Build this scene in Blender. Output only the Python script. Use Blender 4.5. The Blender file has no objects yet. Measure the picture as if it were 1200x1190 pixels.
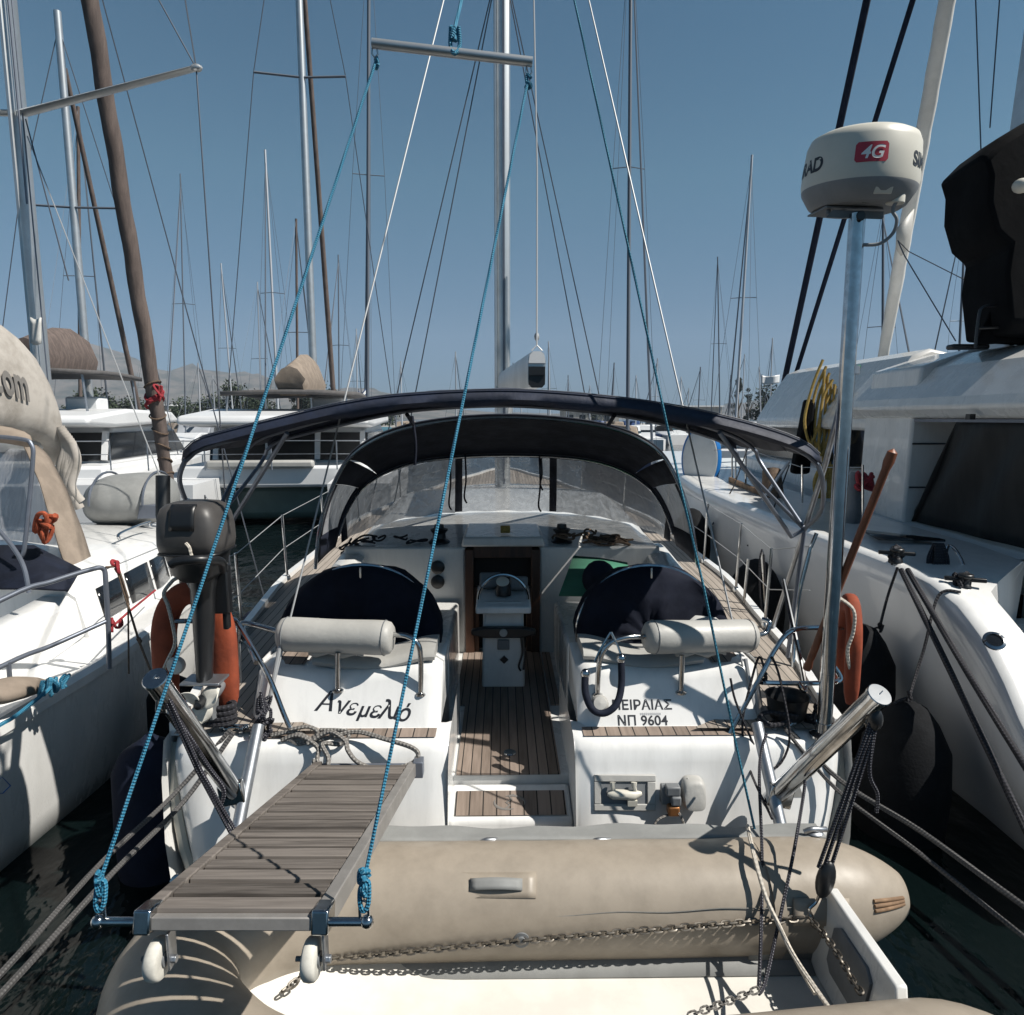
import bpy, bmesh, math, random
from mathutils import Vector as V, Matrix as Mx
random.seed(7)
S = bpy.context.scene
C = S.collection
R = math.radians
PI = math.pi

# ------------------------------------------------------------------ camera, sky, sun, exposure
FPX, ZC = 800.0, 2.75
PITCH, YAW = math.atan(105 / 800), R(0.86)
cam = bpy.data.cameras.new('camera')
cam.sensor_width = 36.0
cam.lens = 36.0 * FPX / 1200
cam.clip_start, cam.clip_end = 0.05, 9000
co = bpy.data.objects.new('camera', cam)
C.objects.link(co)
co.location = (0, 0, ZC)
co.rotation_euler = (PI / 2 - PITCH, 0, -YAW)
S.camera = co

SUN = V((0.85, -0.28, 1.08)).normalized()
w = bpy.data.worlds.new('World')
S.world = w
w.use_nodes = True
wt = w.node_tree
sky = wt.nodes.new('ShaderNodeTexSky')
sky.sky_type = 'NISHITA'
sky.sun_disc = False
sky.sun_elevation = math.asin(SUN.z)
sky.sun_rotation = math.atan2(SUN.x, SUN.y)
sky.altitude = 0
sky.air_density = 1.0
sky.dust_density = 0.3
sky.ozone_density = 1.0
bg = wt.nodes['Background']
bg.inputs['Strength'].default_value = 0.0515
_tc = wt.nodes.new('ShaderNodeTexCoord')
_sx = wt.nodes.new('ShaderNodeSeparateXYZ')
wt.links.new(_tc.outputs['Generated'], _sx.inputs[0])
_rp = wt.nodes.new('ShaderNodeValToRGB')           # grading of the clear sky by height above the horizon
_el = _rp.color_ramp.elements
_el[0].position, _el[0].color = 0.0, (0.25, 0.43, 0.80, 1)
_el[1].position, _el[1].color = 1.0, (0.30, 0.40, 0.40, 1)
for _p, _c in ((0.04, (0.31, 0.45, 0.70, 1)), (0.13, (0.43, 0.59, 0.73, 1)), (0.31, (0.58, 0.88, 0.86, 1)), (0.55, (0.50, 0.85, 0.88, 1)), (0.75, (0.34, 0.53, 0.56, 1))):
    _e = _el.new(_p)
    _e.color = _c
wt.links.new(_sx.outputs[2], _rp.inputs['Fac'])
_mx = wt.nodes.new('ShaderNodeMix')
_mx.data_type, _mx.blend_type = 'RGBA', 'MULTIPLY'
_mx.inputs['Factor'].default_value = 1.0
wt.links.new(sky.outputs[0], _mx.inputs['A'])
wt.links.new(_rp.outputs['Color'], _mx.inputs['B'])
wt.links.new(_mx.outputs['Result'], bg.inputs['Color'])
sl = bpy.data.lights.new('sun', 'SUN')
sl.energy = 4.5
sl.angle = R(0.53)
sl.color = (1.0, 0.95, 0.87)
so = bpy.data.objects.new('sun', sl)
C.objects.link(so)
so.rotation_euler = SUN.to_track_quat('Z', 'Y').to_euler()
so.location = (10, -4, 20)
S.view_settings.view_transform = 'Standard'
S.view_settings.look = 'None'
S.view_settings.exposure = 0.64
S.view_settings.gamma = 1.0
try:
    S.cycles.max_bounces = 8
    S.cycles.diffuse_bounces = 2
    S.cycles.transparent_max_bounces = 16
    S.cycles.volume_bounces = 0
except Exception:
    pass

_fw = V((math.sin(YAW) * math.cos(PITCH), math.cos(YAW) * math.cos(PITCH), -math.sin(PITCH)))
_rt = V((math.cos(YAW), -math.sin(YAW), 0))
_up = V((math.sin(YAW) * math.sin(PITCH), math.cos(YAW) * math.sin(PITCH), math.cos(PITCH)))


def ray(px, py):
    return _fw + _rt * ((px - 600) / FPX) + _up * ((595 - py) / FPX)


def at(px, py, Y):              # the point seen at a pixel of the photograph, Y metres ahead
    d = ray(px, py)
    return V((0, 0, ZC)) + d * (Y / d.y)


def atz(px, py, z):             # ... at height z
    d = ray(px, py)
    return V((0, 0, ZC)) + d * ((z - ZC) / d.z)


def atx(px, py, x):
    d = ray(px, py)
    return V((0, 0, ZC)) + d * (x / d.x)


# ------------------------------------------------------------------ materials
M = {}


def mat(name, col, rough=0.5, metal=0.0, spec=0.5, var=0.0, vscale=6.0, bump=0.0, bscale=80.0, col2=None, coat=0.0,
        stretch=(1, 1, 1), lo=0.42, hi=0.62):
    m = bpy.data.materials.new(name)
    m.use_nodes = True
    nt = m.node_tree
    p = nt.nodes['Principled BSDF']
    p.inputs['Base Color'].default_value = (*col, 1)
    p.inputs['Roughness'].default_value = rough
    p.inputs['Metallic'].default_value = metal
    p.inputs['Specular IOR Level'].default_value = spec
    p.inputs['Coat Weight'].default_value = coat
    tc = nt.nodes.new('ShaderNodeTexCoord')
    mp = nt.nodes.new('ShaderNodeMapping')
    mp.inputs['Scale'].default_value = stretch
    nt.links.new(tc.outputs['Object'], mp.inputs['Vector'])
    if var or col2:
        n = nt.nodes.new('ShaderNodeTexNoise')
        n.inputs['Scale'].default_value = vscale
        n.inputs['Detail'].default_value = 6
        n.inputs['Roughness'].default_value = 0.65
        nt.links.new(mp.outputs[0], n.inputs['Vector'])
        r = nt.nodes.new('ShaderNodeValToRGB')
        c2 = col2 or tuple(c * (1 - var) for c in col)
        r.color_ramp.elements[0].position = lo
        r.color_ramp.elements[1].position = hi
        r.color_ramp.elements[0].color = (*c2, 1)
        r.color_ramp.elements[1].color = (*col, 1)
        nt.links.new(n.outputs['Fac'], r.inputs['Fac'])
        nt.links.new(r.outputs['Color'], p.inputs['Base Color'])
        rr = nt.nodes.new('ShaderNodeMapRange')
        rr.inputs['To Min'].default_value = min(1, rough * 1.35)
        rr.inputs['To Max'].default_value = rough * 0.85
        nt.links.new(n.outputs['Fac'], rr.inputs['Value'])
        nt.links.new(rr.outputs[0], p.inputs['Roughness'])
    if bump:
        b = nt.nodes.new('ShaderNodeTexNoise')
        b.inputs['Scale'].default_value = bscale
        b.inputs['Detail'].default_value = 4
        nt.links.new(mp.outputs[0], b.inputs['Vector'])
        bn = nt.nodes.new('ShaderNodeBump')
        bn.inputs['Strength'].default_value = bump
        bn.inputs['Distance'].default_value = 0.01
        nt.links.new(b.outputs['Fac'], bn.inputs['Height'])
        nt.links.new(bn.outputs[0], p.inputs['Normal'])
    M[name] = m
    return m


mat('gelcoat', (0.66, 0.66, 0.645), 0.25, var=0.16, vscale=1.6, coat=0.4, stretch=(3, 3, 0.8), lo=0.3, hi=0.6)
mat('gelcoat_bright', (0.72, 0.72, 0.71), 0.22, var=0.14, vscale=1.8, coat=0.4, stretch=(5, 3, 0.7), lo=0.28, hi=0.55)
mat('gelcoat_grey', (0.60, 0.61, 0.63), 0.16, var=0.08, vscale=1.5, coat=0.5)
mat('antislip', (0.50, 0.54, 0.56), 0.6, var=0.08, vscale=3, bump=0.2, bscale=300)
mat('far_white', (0.66, 0.67, 0.68), 0.35, var=0.08, vscale=0.7)
mat('far_grey', (0.30, 0.32, 0.35), 0.5, var=0.2, vscale=0.7)
mat('awning_dark', (0.10, 0.095, 0.095), 0.8, var=0.2)
mat('far_blue', (0.03, 0.06, 0.16), 0.3, var=0.2, vscale=0.7)
mat('navy', (0.010, 0.014, 0.028), 0.78, spec=0.25, var=0.35, vscale=5, bump=0.35, bscale=26)
mat('navy_wheel', (0.0075, 0.010, 0.021), 0.85, spec=0.2, var=0.3, vscale=4, bump=0.6, bscale=9)
mat('navy_band', (0.016, 0.023, 0.046), 0.6, spec=0.4, var=0.3, vscale=9, bump=0.3, bscale=30)
mat('navy_seam', (0.055, 0.065, 0.09), 0.6)
mat('alu_warm', (0.30, 0.285, 0.27), 0.5, metal=0.35, var=0.2, vscale=8)
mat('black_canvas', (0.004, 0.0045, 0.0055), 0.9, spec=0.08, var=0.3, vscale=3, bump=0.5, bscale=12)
mat('mesh_black', (0.006, 0.008, 0.009), 0.55, spec=0.35, var=0.5, vscale=2.5, stretch=(3, 3, 0.6), bump=0.2, bscale=10)
mat('steel', (0.52, 0.525, 0.53), 0.13, metal=1.0, var=0.2, vscale=18)
mat('steel_dull', (0.42, 0.44, 0.47), 0.38, metal=0.9, var=0.25, vscale=10)
mat('alu', (0.55, 0.57, 0.58), 0.36, metal=0.75, var=0.15, vscale=3)
mat('alu_dark', (0.16, 0.18, 0.22), 0.4, metal=0.5, var=0.15, vscale=5)
mat('far_mast', (0.44, 0.46, 0.49), 0.5, metal=0.3)
mat('far_mast_dark', (0.11, 0.13, 0.16), 0.6, metal=0.2)
mat('wire', (0.10, 0.11, 0.13), 0.4, metal=0.6)
mat('wire_bright', (0.34, 0.35, 0.36), 0.55, metal=0.3)
mat('vinyl_cushion', (0.40, 0.395, 0.375), 0.45, var=0.12, vscale=3, bump=0.15, bscale=40)
mat('beige_canvas', (0.27, 0.222, 0.18), 0.85, spec=0.2, var=0.22, vscale=4, bump=0.5, bscale=9)
mat('beige_dirty', (0.41, 0.38, 0.345), 0.85, spec=0.2, col2=(0.29, 0.265, 0.235), vscale=3.2, bump=0.6, bscale=6, lo=0.36, hi=0.56)
mat('brown_sail', (0.150, 0.118, 0.105), 0.85, spec=0.2, col2=(0.10, 0.080, 0.073), vscale=3, stretch=(3, 3, 0.6), bump=0.5, bscale=12)
mat('white_sail', (0.62, 0.61, 0.58), 0.8, var=0.15, vscale=2, bump=0.3, bscale=8)
mat('hypalon', (0.305, 0.264, 0.215), 0.40, spec=0.4, col2=(0.255, 0.220, 0.178), vscale=9, bump=0.12, bscale=14, lo=0.33, hi=0.60)
mat('hypalon_dark', (0.20, 0.195, 0.18), 0.6, var=0.25, vscale=6, bump=0.3, bscale=30)
mat('hypalon_grey', (0.25, 0.255, 0.25), 0.6, var=0.2, vscale=3)
mat('tender_floor', (0.68, 0.66, 0.61), 0.45, var=0.12, vscale=3)
mat('rust_cover', (0.29, 0.062, 0.027), 0.7, spec=0.3, col2=(0.20, 0.045, 0.022), vscale=5, bump=0.3, bscale=20)
mat('black_plastic', (0.012, 0.013, 0.015), 0.35, var=0.3, vscale=9)
mat('grey_plastic', (0.066, 0.062, 0.060), 0.42, var=0.25, vscale=6)
mat('mid_grey', (0.17, 0.18, 0.19), 0.45, var=0.2, vscale=6)
mat('rubber_white', (0.62, 0.60, 0.54), 0.6, var=0.25, vscale=14)
mat('radome', (0.60, 0.575, 0.50), 0.38, var=0.06, vscale=4)
mat('radome_base', (0.22, 0.23, 0.24), 0.5, var=0.12, vscale=6)
mat('red_badge', (0.42, 0.025, 0.045), 0.4)
mat('ink', (0.012, 0.014, 0.02), 0.5)
mat('ink_faded', (0.36, 0.37, 0.39), 0.6)
mat('ink_grey', (0.16, 0.15, 0.14), 0.8)
mat('white_mark', (0.78, 0.78, 0.76), 0.5)
mat('wood_dark', (0.075, 0.032, 0.018), 0.5, col2=(0.035, 0.017, 0.01), vscale=9, stretch=(1, 1, 0.15))
mat('wood_oar', (0.23, 0.075, 0.032), 0.45, col2=(0.14, 0.045, 0.02), vscale=9, stretch=(1, 1, 0.2))
mat('wood_brown', (0.26, 0.16, 0.09), 0.7, col2=(0.15, 0.09, 0.05), vscale=8)
mat('fender_navy', (0.008, 0.013, 0.030), 0.8, spec=0.2, var=0.3, vscale=5, bump=0.3, bscale=60)
mat('fender_black', (0.006, 0.007, 0.009), 0.85, spec=0.2, var=0.3, vscale=5, bump=0.3, bscale=60)
mat('green_cloth', (0.045, 0.19, 0.12), 0.8, var=0.2, vscale=5)
mat('yellow_rope', (0.46, 0.31, 0.08), 0.8, var=0.3, vscale=30)
mat('red_rope', (0.34, 0.03, 0.04), 0.8, var=0.3, vscale=40)
mat('orange_rope', (0.40, 0.08, 0.03), 0.8, var=0.4, vscale=30)
mat('brown_rope', (0.14, 0.095, 0.065), 0.9, var=0.4, vscale=40)
mat('chain', (0.20, 0.18, 0.155), 0.42, metal=0.8, var=0.4, vscale=30)
mat('shade_teal', (0.08, 0.15, 0.15), 0.4, var=0.2, vscale=1.5)  # dark tone carrying the shade of the tunnel between the far hulls
mat('dark_glass', (0.012, 0.014, 0.017), 0.08, spec=0.6, var=0.3, vscale=1.5)
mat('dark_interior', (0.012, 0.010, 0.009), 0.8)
mat('bark', (0.09, 0.07, 0.05), 0.9, var=0.3, vscale=3)
mat('leaf', (0.040, 0.060, 0.026), 0.7, col2=(0.018, 0.030, 0.014), vscale=0.9)
mat('leaf_pine', (0.030, 0.045, 0.030), 0.7, col2=(0.014, 0.022, 0.015), vscale=0.9)
mat('concrete', (0.33, 0.32, 0.30), 0.85, var=0.25, vscale=1.2)
mat('flag_blue', (0.05, 0.12, 0.36), 0.8)
mat('board_blue', (0.012, 0.14, 0.42), 0.4)
mat('board_white', (0.50, 0.53, 0.55), 0.4, var=0.08)
mat('teal_cover', (0.03, 0.10, 0.14), 0.8)
mat('copper', (0.36, 0.16, 0.06), 0.4, metal=0.6)


def hill_mat():
    m = mat('hill', (0.145, 0.125, 0.105), 1.0, spec=0.0, col2=(0.065, 0.065, 0.05), vscale=0.018, lo=0.4, hi=0.6)
    return m


hill_mat()


def planks(name, c1, c2, caulk, width, axis, caulkw=0.10, rough=0.65, grain=(40, 3, 3)):
    """Teak laid in strips across the given object axis with dark caulking between."""
    m = bpy.data.materials.new(name)
    m.use_nodes = True
    nt = m.node_tree
    L = nt.links.new
    p = nt.nodes['Principled BSDF']
    p.inputs['Roughness'].default_value = rough
    p.inputs['Specular IOR Level'].default_value = 0.3
    tc = nt.nodes.new('ShaderNodeTexCoord')
    sx = nt.nodes.new('ShaderNodeSeparateXYZ')
    L(tc.outputs['Object'], sx.inputs[0])
    d = nt.nodes.new('ShaderNodeMath'); d.operation = 'DIVIDE'; d.inputs[1].default_value = width
    L(sx.outputs[axis], d.inputs[0])
    fr = nt.nodes.new('ShaderNodeMath'); fr.operation = 'FRACT'
    L(d.outputs[0], fr.inputs[0])
    lt = nt.nodes.new('ShaderNodeMath'); lt.operation = 'LESS_THAN'; lt.inputs[1].default_value = caulkw
    L(fr.outputs[0], lt.inputs[0])
    fl = nt.nodes.new('ShaderNodeMath'); fl.operation = 'FLOOR'
    L(d.outputs[0], fl.inputs[0])
    wn = nt.nodes.new('ShaderNodeTexWhiteNoise'); wn.noise_dimensions = '1D'
    L(fl.outputs[0], wn.inputs['W'])
    mp = nt.nodes.new('ShaderNodeMapping'); mp.inputs['Scale'].default_value = grain
    L(tc.outputs['Object'], mp.inputs[0])
    n = nt.nodes.new('ShaderNodeTexNoise'); n.inputs['Scale'].default_value = 2.0; n.inputs['Detail'].default_value = 7
    L(mp.outputs[0], n.inputs['Vector'])
    ad = nt.nodes.new('ShaderNodeMath'); ad.operation = 'MULTIPLY_ADD'
    ad.inputs[1].default_value = 0.5; ad.inputs[2].default_value = 0.0
    L(wn.outputs[0], ad.inputs[0])
    a2 = nt.nodes.new('ShaderNodeMath'); a2.operation = 'ADD'
    L(ad.outputs[0], a2.inputs[0]); L(n.outputs['Fac'], a2.inputs[1])
    rp = nt.nodes.new('ShaderNodeValToRGB')
    rp.color_ramp.elements[0].position = 0.35; rp.color_ramp.elements[0].color = (*c2, 1)
    rp.color_ramp.elements[1].position = 1.0; rp.color_ramp.elements[1].color = (*c1, 1)
    L(a2.outputs[0], rp.inputs['Fac'])
    mx = nt.nodes.new('ShaderNodeMix'); mx.data_type = 'RGBA'
    L(lt.outputs[0], mx.inputs['Factor'])
    L(rp.outputs['Color'], mx.inputs['A'])
    mx.inputs['B'].default_value = (*caulk, 1)
    L(mx.outputs['Result'], p.inputs['Base Color'])
    M[name] = m


planks('teak_lengthwise', (0.27, 0.215, 0.18), (0.14, 0.11, 0.09), (0.015, 0.014, 0.013), 0.056, 0, 0.11, grain=(30, 2, 2))
planks('teak_across', (0.27, 0.215, 0.18), (0.14, 0.11, 0.09), (0.015, 0.014, 0.013), 0.075, 0, 0.09, grain=(30, 2, 2))
planks('teak_side', (0.34, 0.30, 0.26), (0.20, 0.17, 0.145), (0.03, 0.028, 0.025), 0.06, 0, 0.10, grain=(30, 2, 2))
planks('slat_wood', (0.17, 0.15, 0.135), (0.055, 0.048, 0.043), (0.05, 0.042, 0.038), 0.0215, 2, 0.02, rough=0.8, grain=(2.5, 45, 45))


def rope_mat(name, c1, c2, nu=3.0, nv=55.0, thr=0.6):
    """Braided rope: flecks of a second yarn spiralling round the tube (uses the tube's UVs, v in metres)."""
    m = bpy.data.materials.new(name)
    m.use_nodes = True
    nt = m.node_tree
    L = nt.links.new
    p = nt.nodes['Principled BSDF']
    p.inputs['Roughness'].default_value = 0.8
    uv = nt.nodes.new('ShaderNodeUVMap')
    sx = nt.nodes.new('ShaderNodeSeparateXYZ')
    L(uv.outputs[0], sx.inputs[0])

    def mth(op, a, b):
        n = nt.nodes.new('ShaderNodeMath'); n.operation = op
        for i, x in enumerate((a, b)):
            if isinstance(x, (int, float)):
                n.inputs[i].default_value = x
            elif x is not None:
                L(x, n.inputs[i])
        return n.outputs[0]
    uu = mth('MULTIPLY', sx.outputs[0], 2 * PI * nu)
    vv = mth('MULTIPLY', sx.outputs[1], 2 * PI * nv)
    a = mth('SINE', mth('ADD', uu, vv), None)
    b = mth('SINE', mth('SUBTRACT', mth('MULTIPLY', vv, 0.93), uu), None)
    g = mth('GREATER_THAN', mth('MULTIPLY', a, b), 1 - thr)
    mx = nt.nodes.new('ShaderNodeMix'); mx.data_type = 'RGBA'
    L(g, mx.inputs['Factor'])
    mx.inputs['A'].default_value = (*c1, 1)
    mx.inputs['B'].default_value = (*c2, 1)
    L(mx.outputs['Result'], p.inputs['Base Color'])
    bn = nt.nodes.new('ShaderNodeBump'); bn.inputs['Strength'].default_value = 0.6; bn.inputs['Distance'].default_value = 0.004
    L(mth('MULTIPLY', a, b), bn.inputs['Height'])
    L(bn.outputs[0], p.inputs['Normal'])
    M[name] = m


rope_mat('rope_blue', (0.014, 0.15, 0.255), (0.11, 0.27, 0.36), 2, 61, 0.36)
rope_mat('rope_teal', (0.012, 0.12, 0.19), (0.05, 0.20, 0.26), 2, 30, 0.4)
rope_mat('rope_black', (0.010, 0.010, 0.014), (0.035, 0.035, 0.045), 2, 24, 0.4)
rope_mat('rope_fleck', (0.012, 0.012, 0.02), (0.20, 0.20, 0.22), 2, 44, 0.28)
rope_mat('rope_grey', (0.15, 0.14, 0.13), (0.30, 0.29, 0.27), 2, 26, 0.5)
rope_mat('rope_white', (0.50, 0.46, 0.40), (0.34, 0.30, 0.25), 2, 26, 0.4)
rope_mat('rope_moor', (0.060, 0.058, 0.058), (0.10, 0.097, 0.095), 2, 34, 0.45)


def vinyl(name, tint, opac, stretch=(5, 5, 1.2)):
    """Old clear plastic sheet: partly see-through, milky and streaked."""
    m = bpy.data.materials.new(name)
    m.use_nodes = True
    nt = m.node_tree
    L = nt.links.new
    p = nt.nodes['Principled BSDF']
    p.inputs['Base Color'].default_value = (*tint, 1)
    p.inputs['Roughness'].default_value = 0.18
    tr = nt.nodes.new('ShaderNodeBsdfTransparent')
    tr.inputs[0].default_value = (0.93, 0.94, 0.95, 1)
    tc = nt.nodes.new('ShaderNodeTexCoord')
    mp = nt.nodes.new('ShaderNodeMapping'); mp.inputs['Scale'].default_value = stretch
    L(tc.outputs['Object'], mp.inputs[0])
    n = nt.nodes.new('ShaderNodeTexNoise'); n.inputs['Scale'].default_value = 2.2; n.inputs['Detail'].default_value = 5
    n.inputs['Distortion'].default_value = 0.6
    L(mp.outputs[0], n.inputs['Vector'])
    mr = nt.nodes.new('ShaderNodeMapRange')
    mr.inputs['From Min'].default_value = 0.3; mr.inputs['From Max'].default_value = 0.75
    mr.inputs['To Min'].default_value = opac - 0.10; mr.inputs['To Max'].default_value = opac + 0.12
    L(n.outputs['Fac'], mr.inputs['Value'])
    mx = nt.nodes.new('ShaderNodeMixShader')
    L(mr.outputs[0], mx.inputs[0])
    L(tr.outputs[0], mx.inputs[1]); L(p.outputs[0], mx.inputs[2])
    L(mx.outputs[0], nt.nodes['Material Output'].inputs['Surface'])
    bn = nt.nodes.new('ShaderNodeBump'); bn.inputs['Strength'].default_value = 0.5; bn.inputs['Distance'].default_value = 0.02
    L(n.outputs['Fac'], bn.inputs['Height']); L(bn.outputs[0], p.inputs['Normal'])
    M[name] = m


vinyl('vinyl_milky', (0.40, 0.41, 0.44), 0.80, (9, 9, 0.9))
vinyl('vinyl_clear', (0.30, 0.32, 0.37), 0.56, (9, 9, 0.9))


def water_mat():
    m = bpy.data.materials.new('sea_water')
    m.use_nodes = True
    nt = m.node_tree
    L = nt.links.new
    p = nt.nodes['Principled BSDF']
    p.inputs['Base Color'].default_value = (0.0022, 0.0050, 0.0052, 1)
    p.inputs['Roughness'].default_value = 0.07
    p.inputs['IOR'].default_value = 1.333
    tc = nt.nodes.new('ShaderNodeTexCoord')
    mp = nt.nodes.new('ShaderNodeMapping'); mp.inputs['Scale'].default_value = (1.0, 0.6, 1)
    L(tc.outputs['Object'], mp.inputs[0])
    h = None
    for sc, amt in ((1.3, 1.0), (5.5, 0.35), (0.25, 1.2)):
        n = nt.nodes.new('ShaderNodeTexNoise'); n.inputs['Scale'].default_value = sc; n.inputs['Detail'].default_value = 3
        L(mp.outputs[0], n.inputs['Vector'])
        k = nt.nodes.new('ShaderNodeMath'); k.operation = 'MULTIPLY_ADD'; k.inputs[1].default_value = amt
        k.inputs[2].default_value = 0
        L(n.outputs['Fac'], k.inputs[0])
        if h is not None:
            L(h, k.inputs[2])
        h = k.outputs[0]
    bn = nt.nodes.new('ShaderNodeBump'); bn.inputs['Strength'].default_value = 0.55; bn.inputs['Distance'].default_value = 0.12
    L(h, bn.inputs['Height']); L(bn.outputs[0], p.inputs['Normal'])
    M['water'] = m


water_mat()


# ------------------------------------------------------------------ mesh builder
def catmull(pts, n=6):
    P = [V(p) for p in pts]
    if len(P) < 3:
        return P
    out = []
    for i in range(len(P) - 1):
        p0 = P[max(i - 1, 0)]; p1 = P[i]; p2 = P[i + 1]; p3 = P[min(i + 2, len(P) - 1)]
        for k in range(n):
            t = k / n
            out.append(0.5 * ((2 * p1) + (p2 - p0) * t + (2 * p0 - 5 * p1 + 4 * p2 - p3) * t * t + (3 * p1 - p0 - 3 * p2 + p3) * t ** 3))
    out.append(P[-1])
    return out


class MB:
    def __init__(s):
        s.v = []; s.f = []; s.uv = {}

    def add(s, vs, fs):
        o = len(s.v)
        s.v += [V(v) for v in vs]
        s.f += [tuple(i + o for i in f) for f in fs]
        return o

    def box(s, c, d, rz=0.0, rx=0.0, ry=0.0):
        m = Mx.Rotation(rz, 3, 'Z') @ Mx.Rotation(ry, 3, 'Y') @ Mx.Rotation(rx, 3, 'X')
        vs = [V(c) + m @ V((x * d[0] / 2, y * d[1] / 2, z * d[2] / 2)) for x in (-1, 1) for y in (-1, 1) for z in (-1, 1)]
        s.add(vs, [(0, 1, 3, 2), (4, 6, 7, 5), (0, 4, 5, 1), (2, 3, 7, 6), (0, 2, 6, 4), (1, 5, 7, 3)])
        return s

    def bar(s, a, b, wd, ht):      # rectangular bar from a to b
        a, b = V(a), V(b)
        d = (b - a).normalized()
        side = d.cross(V((0, 0, 1)))
        side = side.normalized() if side.length > 1e-4 else V((1, 0, 0))
        u = side.cross(d)
        vs = [p + side * (x * wd / 2) + u * (z * ht / 2) for p in (a, b) for x, z in ((-1, -1), (1, -1), (1, 1), (-1, 1))]
        s.add(vs, [(3, 2, 1, 0), (4, 5, 6, 7), (0, 1, 5, 4), (1, 2, 6, 5), (2, 3, 7, 6), (3, 0, 4, 7)])
        return s

    def tube(s, pts, r, n=8, caps=True, flat=1.0):
        P = [V(p) for p in pts]
        P = [p for i, p in enumerate(P) if i == 0 or (p - P[i - 1]).length > 1e-6]
        N = len(P)
        rr = r if isinstance(r, (list, tuple)) else [r] * N
        if len(rr) != N:
            rr = [rr[0] + (rr[-1] - rr[0]) * i / (N - 1) for i in range(N)]
        t0 = (P[1] - P[0]).normalized()
        nrm = t0.cross(V((0, 0, 1)))
        if nrm.length < 0.05:
            nrm = t0.cross(V((0, 1, 0)))
        nrm.normalize()
        o = len(s.v)
        ln = 0.0
        rad = max(rr)
        for i in range(N):
            if i:
                ln += (P[i] - P[i - 1]).length
            t = ((P[min(i + 1, N - 1)] - P[max(i - 1, 0)])).normalized()
            nrm = (nrm - t * nrm.dot(t)).normalized()
            b = t.cross(nrm)
            for k in range(n):
                a = 2 * PI * k / n
                s.v.append(P[i] + nrm * (math.cos(a) * rr[i]) + b * (math.sin(a) * rr[i] * flat))
            if i:
                l0 = ln - (P[i] - P[i - 1]).length
                for k in range(n):
                    k2 = (k + 1) % n
                    a0 = o + (i - 1) * n
                    s.uv[len(s.f)] = [(k / n, l0), ((k + 1) / n, l0), ((k + 1) / n, ln), (k / n, ln)]
                    s.f.append((a0 + k, a0 + k2, a0 + n + k2, a0 + n + k))
        if caps:
            s.f.append(tuple(o + k for k in reversed(range(n))))
            s.f.append(tuple(o + (N - 1) * n + k for k in range(n)))
        return s

    def rope(s, pts, r, n=6, sm=6):
        return s.tube(catmull(pts, sm), r, n)

    def lathe(s, prof, org, axis=(0, 0, 1), n=24, a0=0.0, a1=2 * PI):
        """prof: (radius, height) pairs along the axis."""
        ax = V(axis).normalized()
        u = ax.cross(V((0, 0, 1)))
        u = u.normalized() if u.length > 1e-3 else V((1, 0, 0))
        b = ax.cross(u)
        full = abs(a1 - a0 - 2 * PI) < 1e-6
        cnt = n if full else n + 1
        o = len(s.v)
        for r_, h in prof:
            for k in range(cnt):
                a = a0 + (a1 - a0) * k / n
                s.v.append(V(org) + ax * h + u * (math.cos(a) * r_) + b * (math.sin(a) * r_))
        for i in range(len(prof) - 1):
            for k in range(n):
                k2 = (k + 1) % cnt
                s.f.append((o + i * cnt + k, o + i * cnt + k2, o + (i + 1) * cnt + k2, o + (i + 1) * cnt + k))
        if full:
            if prof[0][0] > 1e-5:
                s.f.append(tuple(o + k for k in reversed(range(cnt))))
            if prof[-1][0] > 1e-5:
                s.f.append(tuple(o + (len(prof) - 1) * cnt + k for k in range(cnt)))
        return s

    def grid(s, rows):
        o = len(s.v)
        nc = len(rows[0])
        for r_ in rows:
            s.v += [V(p) for p in r_]
        for i in range(len(rows) - 1):
            for k in range(nc - 1):
                s.f.append((o + i * nc + k, o + i * nc + k + 1, o + (i + 1) * nc + k + 1, o + (i + 1) * nc + k))
        return s

    def rings(s, rings, caps=True):
        o = len(s.v)
        n = len(rings[0])
        for r_ in rings:
            s.v += [V(p) for p in r_]
        for i in range(len(rings) - 1):
            for k in range(n):
                k2 = (k + 1) % n
                s.f.append((o + i * n + k, o + i * n + k2, o + (i + 1) * n + k2, o + (i + 1) * n + k))
        if caps:
            s.f.append(tuple(o + k for k in reversed(range(n))))
            s.f.append(tuple(o + (len(rings) - 1) * n + k for k in range(n)))
        return s

    def prism(s, poly, fn, a, b):
        """poly of 2-D points; fn(u, v, t) gives the 3-D point; solid from t=a to t=b."""
        return s.rings([[fn(u, v, a) for u, v in poly], [fn(u, v, b) for u, v in poly]])

    def ell(s, c, rad, nu=16, nv=10, M3=None):
        c = V(c)
        m = M3 or Mx.Identity(3)
        o = len(s.v)
        s.v.append(c + m @ V((0, 0, -rad[2])))
        for j in range(1, nv):
            ph = -PI / 2 + PI * j / nv
            for k in range(nu):
                a = 2 * PI * k / nu
                s.v.append(c + m @ V((rad[0] * math.cos(ph) * math.cos(a), rad[1] * math.cos(ph) * math.sin(a), rad[2] * math.sin(ph))))
        s.v.append(c + m @ V((0, 0, rad[2])))
        top = len(s.v) - 1
        for k in range(nu):
            k2 = (k + 1) % nu
            s.f.append((o, o + 1 + k2, o + 1 + k))
            for j in range(nv - 2):
                a0 = o + 1 + j * nu
                s.f.append((a0 + k, a0 + k2, a0 + nu + k2, a0 + nu + k))
            s.f.append((o + 1 + (nv - 2) * nu + k, o + 1 + (nv - 2) * nu + k2, top))
        return s

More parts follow.
